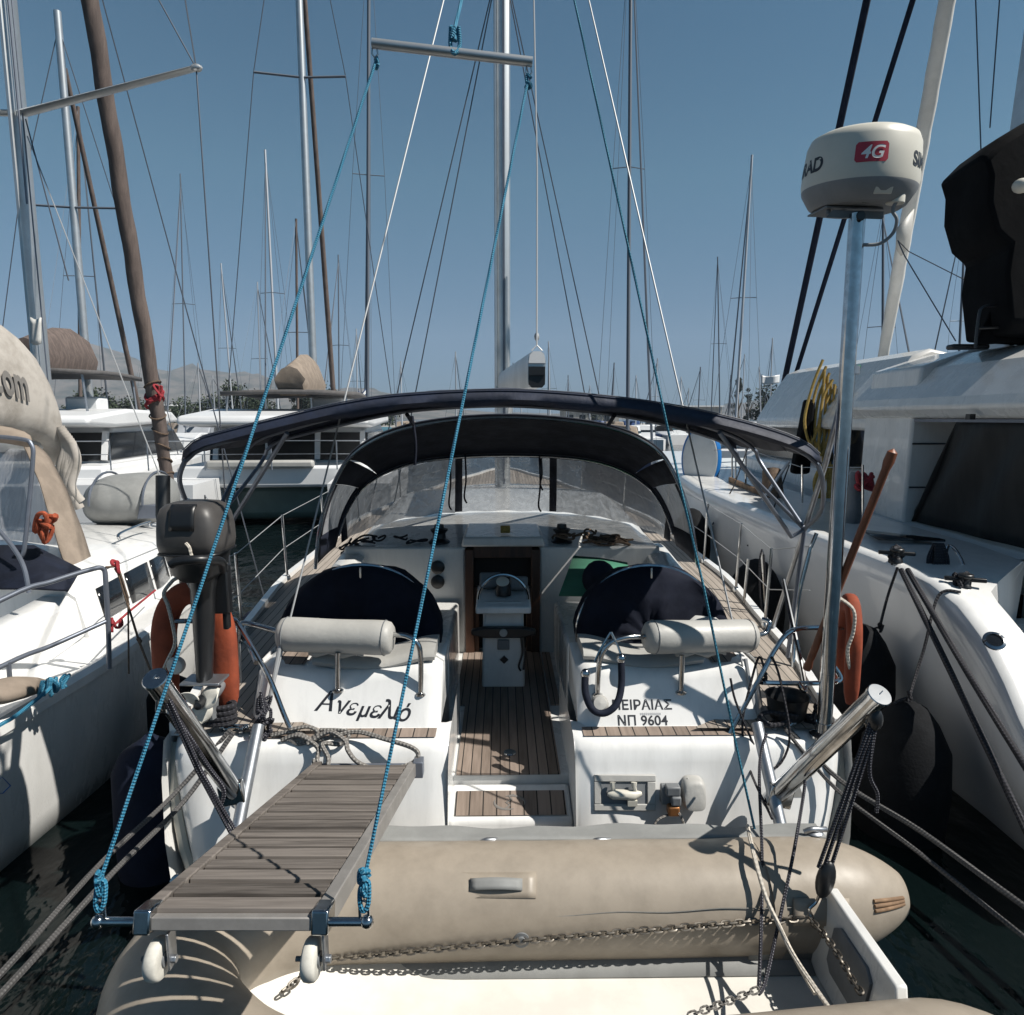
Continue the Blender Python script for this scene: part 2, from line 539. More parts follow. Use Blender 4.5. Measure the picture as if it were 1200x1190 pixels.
    def build(s, name, m, parent=None, smooth=38, bevel=0.0, solid=0.0, world=True, label=None, seg=2, sub=0, weld=False):
        off = V((0, 0, 0))
        if parent is not None and world:
            p = parent
            while p is not None:
                off += V(p.location); p = p.parent
        me = bpy.data.meshes.new(name)
        me.from_pydata([v - off for v in s.v], [], s.f)
        if s.uv:
            ul = me.uv_layers.new(name='UVMap')
            for pi, uvs in s.uv.items():
                pl = me.polygons[pi]
                for k, li in enumerate(pl.loop_indices):
                    ul.data[li].uv = uvs[k]
        bm = bmesh.new(); bm.from_mesh(me)
        if weld:
            bmesh.ops.remove_doubles(bm, verts=bm.verts, dist=1e-4)
        bmesh.ops.recalc_face_normals(bm, faces=bm.faces)
        bm.to_mesh(me); bm.free()
        me.materials.append(M[m] if isinstance(m, str) else m)
        if smooth:
            for pl in me.polygons:
                pl.use_smooth = True
            me.set_sharp_from_angle(angle=R(smooth))
        o = bpy.data.objects.new(name, me)
        C.objects.link(o)
        o.parent = parent
        if solid:
            md = o.modifiers.new('thickness', 'SOLIDIFY'); md.thickness = solid; md.offset = 0
        if bevel:
            md = o.modifiers.new('edge', 'BEVEL'); md.width = bevel; md.segments = seg; md.limit_method = 'ANGLE'; md.angle_limit = R(35)
        if sub:
            md = o.modifiers.new('smooth', 'SUBSURF'); md.levels = sub; md.render_levels = sub
        if label:
            o['label'] = label
        return o


def tag(o, label, cat, group=None):
    o['label'] = label
    o['category'] = cat
    if group:
        o['group'] = group
    return o


def thing(name, label, cat, loc=(0, 0, 0), rz=0.0, group=None):
    o = bpy.data.objects.new(name, None)
    o.empty_display_size = 0.2
    C.objects.link(o)
    o.location = loc
    o.rotation_euler = (0, 0, rz)
    return tag(o, label, cat, group)


def struct(o):
    o['kind'] = 'structure'
    return o


def single(name, mb, m, label, cat, group=None, **k):
    """A thing that is one mesh; its origin is put at the mesh's lowest middle point."""
    xs = [v.x for v in mb.v]; ys = [v.y for v in mb.v]; zs = [v.z for v in mb.v]
    org = V(((min(xs) + max(xs)) / 2, (min(ys) + max(ys)) / 2, min(zs)))
    mb.v = [v - org for v in mb.v]
    o = mb.build(name, m, None, **k)
    o.location = org
    return tag(o, label, cat, group)


def copy_tree(o, parent=None):
    c = o.copy()
    C.objects.link(c)
    c.parent = parent
    for ch in [x for x in bpy.data.objects if x.parent == o]:
        copy_tree(ch, c)
    return c


def text_geo(body, size, shear=0.0, extrude=0.001, spacing=1.0, offset=0.0):
    cu = bpy.data.curves.new('lettering', 'FONT')
    cu.body = body; cu.size = size; cu.shear = shear; cu.extrude = extrude
    cu.space_character = spacing; cu.offset = offset
    cu.align_x = 'CENTER'
    o = bpy.data.objects.new('lettering', cu)
    C.objects.link(o)
    bpy.context.view_layer.update()
    e = o.evaluated_get(bpy.context.evaluated_depsgraph_get())
    me = e.to_mesh()
    vs = [v.co.copy() for v in me.vertices]
    fs = [tuple(p.vertices) for p in me.polygons]
    e.to_mesh_clear()
    bpy.data.objects.remove(o)
    bpy.data.curves.remove(cu)
    return vs, fs


def text_mb(body, size, org, xd, yd, **k):
    vs, fs = text_geo(body, size, **k)
    xd, yd = V(xd).normalized(), V(yd).normalized()
    n = xd.cross(yd).normalized()
    mb = MB()
    mb.add([V(org) + xd * v.x + yd * v.y + n * v.z for v in vs], fs)
    return mb


def lerp(a, b, t):
    return a + (b - a) * t


def interp(tab, x):
    if x <= tab[0][0]:
        return tab[0][1]
    for (x0, y0), (x1, y1) in zip(tab, tab[1:]):
        if x <= x1:
            t = (x - x0) / (x1 - x0)
            t = t * t * (3 - 2 * t) * 0.5 + t * 0.5
            return lerp(y0, y1, t)
    return tab[-1][1]

# ------------------------------------------------------------------ the setting
mb = MB()
mb.grid([[(x, y, 0) for x in (-4000, -400, -40, 40, 400, 4000)] for y in (-60, -5, 30, 120, 600, 3000)])
struct(mb.build('water', 'water', smooth=0))

# far hills: a long ridge with real depth
mb = MB()
ridge = [(-2600, 60), (-1500, 120), (-1250, 168), (-1100, 150), (-900, 118), (-760, 96), (-600, 88), (-420, 74), (-250, 40), (-80, 22), (120, 14),
         (400, 12), (600, 16), (760, 42), (840, 52), (980, 30), (1300, 18), (2600, 10)]
rows = []
for j in range(9):
    t = j / 8
    row = []
    for i in range(131):
        x = -2600 + 5200 * i / 130
        h = interp(ridge, x)
        nz = 0.10 * math.sin(x * 0.013 + j) + 0.07 * math.sin(x * 0.037 + 2 * j) + 0.05 * math.sin(x * 0.09 + 3.1 * j)
        prof = math.sin(min(t, 0.75) / 0.75 * PI / 2) if t < 0.75 else 1 - (t - 0.75) / 0.25 * 0.6
        row.append((x, 1500 + 900 * t, -2 + h * 1.22 * prof * (1 + nz * (0.5 + t))))
    rows.append(row)
mb.grid(rows)
struct(mb.build('hills', 'hill', smooth=80))

# low shore with a quay along the far side of the harbour
mb = MB()
mb.box((0, 175, 0.1), (700, 90, 1.9))
struct(mb.build('shore', 'concrete', smooth=0, bevel=0.1))


# ------------------------------------------------------------------ our yacht
X0 = 0.04


def hb(Y):
    return interp([(3.2, 1.80), (3.5, 1.84), (4.5, 1.99), (6.2, 2.10), (9, 2.05), (11, 1.72), (13, 1.10), (14.6, 0.45), (15.6, 0.03)], Y)


def dz(Y):
    return interp([(3.2, 1.05), (3.9, 1.07), (5, 1.15), (6.5, 1.25), (10, 1.38), (15.6, 1.62)], Y)


yacht = thing('sailing_yacht', 'white yacht in the middle seen from astern, with navy bimini, sprayhood and twin covered wheels',
              'yacht', (X0, 9.0, 0))


def Y_(name, mb, m, **k):
    return mb.build(name, m, k.pop('parent', yacht), **k)


# hull sides from the transom to the bow
def stern_y(z):                 # the reverse transom: lower edge farther aft
    return 3.43 - (1.0 - z) * 0.34 if z > 0.25 else 3.175 + (0.25 - z) * 0.9


secs = [(1.0, 1.0), (0.995, 0.82), (0.97, 0.55), (0.93, 0.3), (0.86, 0.10), (0.72, -0.06), (0.40, -0.22), (0.0, -0.30)]
mb = MB()
rws = []
for i in range(27):
    Y = 3.43 + (15.6 - 3.43) * i / 26
    row = []
    pts = [(f, z) for f, z in secs]
    for f, zf in pts:
        z = zf * dz(Y) if zf > 0 else zf
        yy = Y
        if i == 0:
            yy = stern_y(z) + 0.16 * 0
        row.append((X0 - hb(Y) * (f if i else lerp(f, 1, 0.0)), yy, z))
    for f, zf in reversed(pts[:-1]):
        z = zf * dz(Y) if zf > 0 else zf
        yy = stern_y(z) if i == 0 else Y
        row.append((X0 + hb(Y) * f, yy, z))
    rws.append(row)
mb.grid(rws)
Y_('hull', mb, 'gelcoat', smooth=50)

# transom: profile (Y, z) swept across x, with rounded outer corners and a hollow in the middle bay
prof = [(3.36, -0.05), (3.175, 0.25), (3.43 - 0.55 * 0.34, 0.45), (3.43 - 0.3 * 0.34, 0.7), (3.41, 0.93), (3.425, 0.99), (3.455, 1.03), (3.50, 1.045), (3.66, 1.05)]


def transom_half(x_in, x_out, sgn):
    rows = []
    xs = [x_in, x_in + 0.012, x_in + 0.03]
    n = 14
    for i in range(1, n):
        xs.append(lerp(x_in + 0.03, x_out - 0.12, i / n))
    xs += [x_out - 0.12, x_out - 0.05, x_out - 0.015, x_out]
    for x in xs:
        a = max(0, (x - (x_out - 0.12)) / 0.12)
        ins = max(0.0, 1 - (x - x_in) / 0.03) * 0.02
        row = []
        for yy, z in prof:
            scale = 1.0 if z > 0.9 else lerp(0.87, 1.0, max(0, (z - 0.2)) / 0.7)
            xx = x_in + (x - x_in) * ((x_out * scale - x_in) / (x_out - x_in))
            hol = 0.055 * max(0, math.sin(PI * min(1, max(0, (z - 0.15) / 0.75)))) * max(0, 1 - ((x - 1.05) / 0.42) ** 2) if z > 0.15 else 0
            row.append((X0 + sgn * xx, yy + 0.16 * a ** 2.2 + ins + hol, z - 0.02 * a * a))
        rows.append(row)
    return rows


for sgn, xi in ((-1, 0.325), (1, 0.345)):
    mb = MB()
    mb.grid(transom_half(xi, 1.835, sgn))
    # inner cheek of the stern passage
    mb.grid([[(X0 + sgn * xi, yy + 0.02, z) for yy, z in ((3.36, -0.05), (3.24, 0.45), (3.36, 0.93), (3.45, 1.03), (3.62, 1.05))],
             [(X0 + sgn * xi, yy, z) for yy, z in ((4.4, -0.05), (4.4, 0.45), (4.4, 0.93), (4.4, 1.03), (4.4, 1.05))]])
    Y_('transom', mb, 'gelcoat_bright', smooth=40, weld=True)
    # teak tread on top of the stern ledge
    tp = MB()
    tp.grid([[(X0 + sgn * x, 3.485, 1.0495), (X0 + sgn * x, 3.585, 1.0535)] for x in [0.40 + 1.0 * i / 10 for i in range(11)]])
    Y_('teak_tread', tp, 'teak_across', smooth=0)

# stern passage: cockpit sole, riser and the folding boarding step
mb = MB()
mb.box((X0, 4.86, 0.66), (1.6, 2.3, 0.10))
Y_('cockpit_sole', mb, 'gelcoat', bevel=0.01)
mb = MB()
mb.box((X0 - 0.005, 4.735, 0.716), (0.60, 2.07, 0.012))
mb.box((X0 - 0.34, 5.2, 0.7155), (0.07, 1.1, 0.011))
mb.box((X0 + 0.34, 5.2, 0.7155), (0.07, 1.1, 0.011))
Y_('teak_sole', mb, 'teak_lengthwise', smooth=0)
mb = MB()
mb.lathe([(0.0, 0.004), (0.035, 0.004), (0.04, 0.0)], (X0 + 0.005, 3.94, 0.724), n=18)
Y_('drain_cover', mb, 'steel')
mb = MB()
mb.box((X0, 3.55, 0.30), (0.66, 0.5, 0.42))
Y_('step_recess', mb, 'gelcoat', bevel=0.02)
st = MB()
st.prism([(3.43, 0.60), (3.70, 0.665), (3.70, 0.56), (3.46, 0.36), (3.40, 0.37)], lambda u, v, t: V((t, u, v)), X0 - 0.335, X0 + 0.345)
step = Y_('boarding_step', st, 'gelcoat_bright', bevel=0.025, seg=3)
mb = MB()
a, b = V((0, 3.455, 0.609)), V((0, 3.63, 0.651))
nrm = V((0, -(b - a).z, (b - a).y)).normalized() * 0.004
mb.grid([[V((x, 0, 0)) + a + nrm, V((x, 0, 0)) + b + nrm] for x in (X0 - 0.30, X0 - 0.1, X0 + 0.1, X0 + 0.31)])
Y_('step_teak', mb, 'teak_across', parent=step, smooth=0)
em = MB()
for k, (r0, dx, dy) in enumerate(((0.045, -0.01, 0), (0.045, 0.01, 0))):
    a0 = -0.4 if k else PI - 0.4
    arc = [(X0 + dx + 0.075 * math.cos(a0 + t * 2.4 / 9), t2) for t, t2 in enumerate([math.sin(a0 + i * 2.4 / 9) * 0.05 for i in range(10)])]
    em.tube([a + nrm * 1.6 + (b - a).normalized() * (0.09 + v) + V((u, 0, 0)) for u, v in arc], [0.002 + 0.006 * math.sin(PI * i / 9) for i in range(10)], 6, flat=0.3)
em.tube([a + nrm * 1.6 + (b - a).normalized() * (0.09 + v) + V((X0 + u, 0, 0)) for u, v in ((-0.03, -0.05), (0.0, -0.02), (-0.02, 0.0), (0.012, 0.02), (-0.005, 0.05), (0.025, 0.06))], 0.006, 6, flat=0.3)
Y_('step_emblem', em, 'ink_grey', parent=step)
mb = MB()
mb.box((X0 + 0.01, 3.395, 0.405), (0.045, 0.02, 0.035)).box((X0 + 0.01, 3.38, 0.405), (0.02, 0.025, 0.015))
Y_('step_latch', mb, 'steel', parent=step, bevel=0.004)
for x in (-0.22, 0.2):
    mb = MB()
    mb.box((X0 + x, 3.31, 0.34), (0.17, 0.03, 0.05))
    Y_('step_stop', mb, 'gelcoat_bright', bevel=0.006)


# the two helm seats with their lettered backs
def helm_seat(sgn):
    xi, xo = 0.385, 1.47
    rows = []
    n = 22
    pr = [(3.60, 1.045), (3.615, 1.07), (3.735, 1.29), (3.75, 1.325), (3.79, 1.345), (4.16, 1.345), (4.18, 1.33), (4.18, 0.66)]
    for i in range(n + 1):
        x = lerp(xi, xo, i / n)
        d = -0.035 * math.sin(PI * min(1, max(0, (x - 0.5) / 0.85)))
        e0 = max(0, 1 - (x - xi) / 0.05); e1 = max(0, 1 - (xo - x) / 0.12)
        rows.append([(X0 + sgn * x, yy + 0.05 * e0 ** 2 + 0.12 * e1 ** 2, z + (d if z > 1.2 else 0) - (0.02 * e0 ** 2 + 0.05 * e1 ** 2 if z > 1.2 else 0)) for yy, z in pr])
    mb = MB()
    mb.grid(rows)
    # cheeks
    for x, yo in ((xi, 0.05), (xo, 0.12)):
        mb.grid([[(X0 + sgn * x, yy + yo, z - (0.02 if z > 1.2 else 0)) for yy, z in pr[:6]], [(X0 + sgn * x, 4.18, z - (0.02 if z > 1.2 else 0)) for yy, z in pr[:6]]])
    s = Y_('helm_seat', mb, 'gelcoat_bright', smooth=45, weld=True)
    # seat cushion
    cm = MB()
    rws = []
    for i in range(15):
        x = lerp(0.43, 1.13, i / 14)
        d = -0.035 * math.sin(PI * min(1, max(0, (x - 0.5) / 0.85))) + 0.018 * math.cos(2 * PI * (i / 14))
        rws.append([(X0 + sgn * x, y, z + d) for y, z in ((3.80, 1.345), (3.785, 1.37), (3.80, 1.395), (3.86, 1.405), (4.05, 1.405), (4.12, 1.395), (4.12, 1.345))])
    cm.rings(rws)
    Y_('seat_cushion', cm, 'vinyl_cushion', parent=s, smooth=50)
    # teak insert outboard of the cushion
    tm = MB()
    tm.grid([[(X0 + sgn * x, 3.82, 1.336 - 0.0), (X0 + sgn * x, 4.05, 1.350)] for x in (1.19, 1.28, 1.36)])
    Y_('seat_teak', tm, 'teak_across', parent=s, smooth=0, solid=0.004)
    return s


seatL = helm_seat(-1)
seatR = helm_seat(1)


# lettering on the sloping backs: plane through (3.615,1.07) and (3.735,1.29)
pa, pb = V((0, 3.615, 1.07)), V((0, 3.735, 1.29))
up_ = (pb - pa).normalized()
no_ = V((0, -up_.z, up_.y))


def on_back(x, s):
    return V((x, 0, 0)) + pa + up_ * s + no_ * 0.006


from mathutils.bvhtree import BVHTree


def bvh_of(o, off):
    return BVHTree.FromPolygons([v.co + off for v in o.data.vertices], [tuple(p.vertices) for p in o.data.polygons])


_bv = {-1: bvh_of(seatL, V(yacht.location)), 1: bvh_of(seatR, V(yacht.location))}


def stick(mb, side):            # lay lettering on the moulded surface of a seat back
    out = []
    for v in mb.v:
        h = _bv[side].ray_cast(v + no_ * 0.10, -no_)
        out.append((h[0] + no_ * (0.0012 + 0.0006 * ((v - pa).dot(no_) > 0.0071))) if h[0] is not None else v)
    mb.v = out
    return mb


# ship's name, each letter set a little by hand as brush lettering
def name_letters():
    mb = MB()
    for body, px, py, sz in (('Α', 378, 829, 0.150), ('ν', 397, 832, 0.128), ('ε', 410, 834, 0.125), ('μ', 424, 836, 0.125), ('ε', 437.5, 837, 0.125),
                             ('λ', 451, 838, 0.140), ('ι', 461.5, 839, 0.125), ('ό', 471, 841, 0.125)):
        d = ray(px, py + 4)
        # intersect with the back's plane
        o = V((0, 0, ZC))
        n = no_
        t = (pa + no_ * 0.007 - o).dot(n) / d.dot(n)
        vs, fs = text_geo(body, sz, shear=0.32, extrude=0.0, offset=0.0018)
        rot = -0.03
        xd = V((math.cos(rot), 0, 0)) + up_ * math.sin(rot)
        yd = up_ * math.cos(rot) - V((math.sin(rot), 0, 0))
        mb.add([o + d * t + xd * v.x + yd * v.y + n * v.z for v in vs], fs)
    return mb


Y_('name_lettering', stick(name_letters(), -1), 'ink', parent=seatL, smooth=0)


def plane_hit(px, py):
    d = ray(px, py); o = V((0, 0, ZC))
    t = (pa + no_ * 0.007 - o).dot(no_) / d.dot(no_)
    return o + d * t


tm = text_mb('ΠΕΙΡΑΙΑΣ', 0.074, plane_hit(753, 831.5), (1, 0, 0.0), up_, offset=0.0014, spacing=1.03, extrude=0.0)
Y_('port_lettering', stick(tm, 1), 'ink', parent=seatR, smooth=0)
tm = text_mb('ΝΠ 9604', 0.074, plane_hit(753.5, 850), (1, 0, 0.0), up_, offset=0.0014, spacing=1.03, extrude=0.0)
Y_('registration_lettering', stick(tm, 1), 'ink', parent=seatR, smooth=0)
# faint ghost of an older line of letters between the two
gm = MB()
p0 = plane_hit(763, 838)
for i in range(11):
    gm.grid([[p0 + V((0.011 * i - 0.06, 0, 0)) + up_ * 0.0, p0 + V((0.011 * i - 0.053, 0, 0))], [p0 + V((0.011 * i - 0.06, 0, 0)) + up_ * 0.012, p0 + V((0.011 * i - 0.053, 0, 0)) + up_ * 0.012]])
Y_('worn_lettering', stick(gm, 1), 'ink_faded', parent=seatR, smooth=0)


# headrest rails and bolsters behind each seat
def headrest(side):
    if side < 0:
        pL, pR, rl = at(327, 743, 3.80), at(461, 748, 3.74), 0.098
        post_t, post_b = at(396, 765, 3.70), at(396, 808, 3.70)
        rail = [at(455, 744, 3.76), at(475, 745, 3.72), at(489, 754, 3.70), at(493, 772, 3.70), at(493, 812, 3.70)]
        out = [at(332, 742, 3.80), at(300, 733, 3.88), at(283, 731, 3.9), at(279, 745, 3.9), at(281, 800, 3.9)]
    else:
        pL, pR, rl = at(756, 747, 3.72), at(884, 745, 3.86), 0.095
        post_t, post_b = at(799, 768, 3.70), at(798, 810, 3.70)
        rail = [at(757, 746, 3.74), at(735, 747, 3.70), at(715, 754, 3.68), at(703, 774, 3.68), at(700, 813, 3.68)]
        out = [at(884, 745, 3.86), at(897, 742, 3.9), at(902, 730, 3.92), at(893, 726, 3.95)]
    fr = MB()
    fr.tube(catmull(rail, 6), 0.015, 10)
    fr.tube(catmull(out, 6), 0.015, 10)
    fr.tube([pL, pR], 0.015, 8)
    fr.tube([post_t, post_b], 0.016, 10)
    fr.lathe([(0.032, 0), (0.032, 0.008), (0.018, 0.016)], post_b - V((0, 0, 0.012)), n=14)
    fr.lathe([(0.032, 0), (0.032, 0.008), (0.018, 0.016)], rail[-1] - V((0, 0, 0.012)), n=14)
    rr = Y_('headrest_rail', fr, 'steel')
    cu = MB()
    ax = pR - pL
    L_ = ax.length
    axn = ax.normalized()
    prof_ = [(0.0, 0.0), (rl * 0.70, 0.004), (rl * 0.92, 0.02), (rl, 0.05)]
    for i in range(1, 9):
        t = i / 9
        prof_.append((rl * (1.0 + 0.012 * math.sin(t * 9) - 0.02 * math.sin(t * PI)), lerp(0.05, L_ - 0.05, t)))
    prof_ += [(rl, L_ - 0.05), (rl * 0.92, L_ - 0.02), (rl * 0.70, L_ - 0.004), (0.0, L_)]
    cu.lathe(prof_, pL, axn, n=28)
    cu_o = Y_('headrest_cushion', cu, 'vinyl_cushion', parent=rr, smooth=50)
    pp = MB()
    uu = axn.cross(V((0, 0, 1))).normalized(); vv = axn.cross(uu)
    for t_ in (0.048, L_ - 0.048):
        pp.tube([pL + axn * t_ + (uu * math.cos(a) + vv * math.sin(a)) * (rl + 0.001) for a in [2 * PI * k / 32 for k in range(33)]], 0.0028, 5, caps=False)
    pp.tube([pL + axn * t_ - uu * 0.0 + (uu * math.cos(-0.5) * -1 + vv * math.sin(-0.5)) * rl for t_ in (0.048, L_ * 0.5, L_ - 0.048)], 0.0024, 5)
    Y_('cushion_piping', pp, 'mid_grey', parent=rr)
    fl = MB()
    q = pL + axn * (L_ * 0.5) + V((0, -0.01, -rl * 0.98))
    fl.grid([[q + axn * x + V((0, 0, 0.012)), q + axn * x + V((0, -0.005, -0.018 - 0.012 * math.sin(x * 40)))] for x in [-0.16 + 0.04 * i for i in range(9)]])
    Y_('cushion_flap', fl, 'vinyl_cushion', parent=rr, solid=0.006)


headrest(-1)
headrest(1)

# side decks in teak, with toe rails
for sgn in (-1, 1):
    mb = MB()
    rows = []
    for i in range(40):
        Y = 3.52 + (15.4 - 3.52) * i / 39
        o_ = hb(Y) - 0.03
        inn = min(o_ - 0.005, 1.46 if Y < 10.8 else lerp(1.46, 0.0, min(1, (Y - 10.8) / 0.6)))
        if Y < 3.66:
            inn = 1.0
        rows.append([(X0 + sgn * inn, Y, dz(Y) + 0.015), (X0 + sgn * lerp(inn, o_, 0.5), Y, dz(Y) + 0.01), (X0 + sgn * o_, Y, dz(Y) + 0.002)])
    mb.grid(rows)
    # aft corner
    Y_('side_deck', mb, 'teak_side', smooth=60)
    tr = MB()
    P = []
    for i in range(40):
        Y = 3.56 + (15.5 - 3.56) * i / 39
        P.append((X0 + sgn * (hb(Y) - 0.02), Y, dz(Y) + 0.02))
    rr = []
    for x, y, z in P:
        rr.append([(x - 0.03, y, z - 0.05), (x + 0.03, y, z - 0.05), (x + 0.028, y, z + 0.022), (x - 0.028, y, z + 0.022)])
    tr.rings(rr)
    Y_('toe_rail', tr, 'gelcoat_bright', smooth=30)
    # coaming beside the cockpit
    cm = MB()
    rws = []
    for i in range(14):
        Y = 3.98 + (6.1 - 3.98) * i / 13
        zt = interp([(3.9, 1.30), (4.3, 1.40), (5.2, 1.54), (6.1, 1.62)], Y)
        rws.append([(X0 + sgn * x, Y, z) for x, z in ((1.48, 1.0), (1.47, 1.2), (1.44, zt - 0.03), (1.40, zt), (1.27, zt), (1.22, zt - 0.03), (1.18, 1.14), (1.18, 1.0))])
    cm.rings(rws)
    Y_('coaming', cm, 'gelcoat', smooth=40)
    bn = MB()
    bn.box((X0 + sgn * 0.80, 5.15, 0.93), (0.78, 1.2, 0.50))
    Y_('cockpit_bench', bn, 'gelcoat', bevel=0.03, seg=3)

# cockpit bulkhead with the companionway
for sgn in (-1, 1):
    mb = MB()
    mb.box((X0 + sgn * 0.84 - 0.035, 5.83, 1.15), (1.04, 0.10, 1.0))
    Y_('bulkhead', mb, 'gelcoat', bevel=0.02)
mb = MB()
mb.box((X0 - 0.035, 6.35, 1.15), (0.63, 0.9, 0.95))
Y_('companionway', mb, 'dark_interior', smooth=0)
mb = MB()
for sgn in (-1, 1):
    mb.box((X0 - 0.035 + sgn * 0.285, 5.80, 1.17), (0.075, 0.12, 0.92))
    mb.box((X0 - 0.035 + sgn * 0.23, 5.795, 1.0), (0.05, 0.06, 0.60))
mb.box((X0 - 0.035, 5.80, 1.61), (0.50, 0.10, 0.10))
Y_('companionway_frame', mb, 'wood_dark', bevel=0.006)
mb = MB()
mb.prism([(-0.36, 1.66), (0.36, 1.66), (0.34, 1.745), (-0.34, 1.745)], lambda u, v, t: V((X0 - 0.03 + u, t, v)), 5.72, 6.7)
Y_('sliding_hatch', mb, 'gelcoat', bevel=0.02)
mb = MB()
mb.box((X0 - 0.01, 5.86, 1.79), (0.085, 0.03, 0.065)).box((X0 - 0.01, 5.84, 1.79), (0.06, 0.02, 0.035))
Y_('hatch_lamp', mb, 'yellow_rope', bevel=0.008)


# coachroof: rises from the bulkhead to the foot of the sprayhood and runs forward
def roof_z(x, Y):
    u = min(1, abs(x) / 1.45)
    base = interp([(5.75, 1.60), (6.9, 1.735), (8.5, 1.80), (11.2, 1.62)], Y)
    return base + 0.05 * (1 - u * u) - 0.40 * max(0, (u - 0.86) / 0.14) ** 2 * (0.25 if Y < 6.3 else 0.8)


mb = MB()
rows = []
for i in range(16):
    Y = 5.78 + (11.3 - 5.78) * i / 15
    wd_ = 1.45 if Y < 9 else lerp(1.45, 0.8, (Y - 9) / 2.3)
    rows.append([(X0 + u / 12 * wd_, Y, roof_z(u / 12 * 1.45, Y)) for u in range(-12, 13)])
mb.grid(rows)
# side walls
for sgn in (-1, 1):
    mb.grid([[(X0 + sgn * (1.45 if Y < 9 else lerp(1.45, 0.8, (Y - 9) / 2.3)), Y, roof_z(1.45, Y)), (X0 + sgn * ((1.47 if Y < 9 else lerp(1.47, 0.82, (Y - 9) / 2.3))), Y, 1.1)] for Y in (5.78, 7, 8, 9, 10, 11.3)])
Y_('coachroof', mb, 'gelcoat', smooth=45)

# instruments, winches, speakers on and beside the bulkhead
mb = MB()
for z in (at(513, 665, 5.77), at(513, 682, 5.77)):
    mb.lathe([(0.0, 0.03), (0.045, 0.03), (0.058, 0.02), (0.06, 0.0)], z, (0, -1, 0), n=20)
Y_('instrument_dial', mb, 'black_plastic')
for px, py in ((515, 640), (658, 637)):
    p = at(px, py + 10, 5.95)
    p.z = 1.64
    mb = MB()
    mb.lathe([(0.095, 0), (0.095, 0.03), (0.06, 0.06), (0.055, 0.10), (0.075, 0.125), (0.078, 0.14), (0.045, 0.15), (0.04, 0.18), (0.0, 0.182)], p, n=20)
    Y_('winch', mb, 'black_plastic')
mb = MB()
mb.box((at(500, 655, 5.76)), (0.02, 0.02, 0.02))
# steering pedestal / table in the middle of the cockpit
pd = MB()
pd.prism([(-0.165, 0.71), (0.165, 0.71), (0.150, 1.38), (-0.150, 1.38)], lambda u, v, t: V((X0 - 0.03 + u, t, v)), 4.97, 5.32)
ped = Y_('pedestal', pd, 'gelcoat', bevel=0.02)
mb = MB()
mb.prism([(4.90, 1.31), (5.36, 1.36), (5.36, 1.42), (4.90, 1.365)], lambda u, v, t: V((t, u, v)), X0 - 0.235, X0 + 0.175)
Y_('pedestal_top', mb, 'gelcoat_bright', parent=ped, bevel=0.012)
mb = MB()
mb.box((X0 - 0.13, 5.28, 1.47), (0.17, 0.14, 0.12), rx=-0.4).box((X0 + 0.09, 5.22, 1.46), (0.14, 0.16, 0.10), rx=-0.4)
Y_('instrument_pod', mb, 'mid_grey', parent=ped, bevel=0.015)
mb = MB()
c = V((X0 - 0.03, 5.0, 1.39))
mb.tube([c + V((0.185 * math.cos(a), 0.03, 0.19 * math.sin(a))) for a in [PI * i / 20 for i in range(21)]], 0.013, 8)
Y_('grab_hoop', mb, 'steel', parent=ped)
mb = MB()
mb.lathe([(0.06, 0), (0.06, 0.05), (0.045, 0.085), (0.0, 0.10)], (X0 - 0.03, 5.12, 1.40), n=18)
Y_('compass', mb, 'black_plastic', parent=ped)
mb = MB()
mb.lathe([(0.0, 0.006), (0.05, 0.006), (0.05, 0)], (X0 - 0.035, 5.07, 1.515), (0, -0.5, 0.86), n=18)
Y_('compass_card', mb, 'radome', parent=ped)
mb = MB()
mb.prism([(-0.24, 1.150), (-0.14, 1.125), (0.14, 1.125), (0.24, 1.150), (0.24, 1.185), (0.14, 1.205), (-0.14, 1.205), (-0.24, 1.185)], lambda u, v, t: V((X0 - 0.03 + u, t, v)), 4.905, 4.965)
Y_('control_panel', mb, 'black_plastic', parent=ped, bevel=0.01)
mb = MB()
mb.lathe([(0.0, 0.012), (0.028, 0.012), (0.03, 0)], (X0 - 0.03, 4.905, 1.168), (0, -1, 0), n=16)
Y_('control_button', mb, 'vinyl_cushion', parent=ped)
mb = MB()
mb.box((X0 - 0.03, 4.955, 1.06), (0.09, 0.02, 0.075))
Y_('switch_plate', mb, 'mid_grey', parent=ped, bevel=0.005)
mb = MB()
mb.box((X0 - 0.025, 4.962, 0.94), (0.045, 0.012, 0.045), ry=PI / 4)
mb.rope([(X0 + 0.10, 4.95, 1.15), (X0 + 0.11, 4.94, 1.0), (X0 + 0.085, 4.94, 0.9), (X0 + 0.10, 4.94, 0.86)], 0.008)
mb.rope([(X0 + 0.12, 4.95, 1.15), (X0 + 0.13, 4.94, 0.98), (X0 + 0.12, 4.94, 0.87)], 0.008)
Y_('control_lead', mb, 'black_plastic', parent=ped)

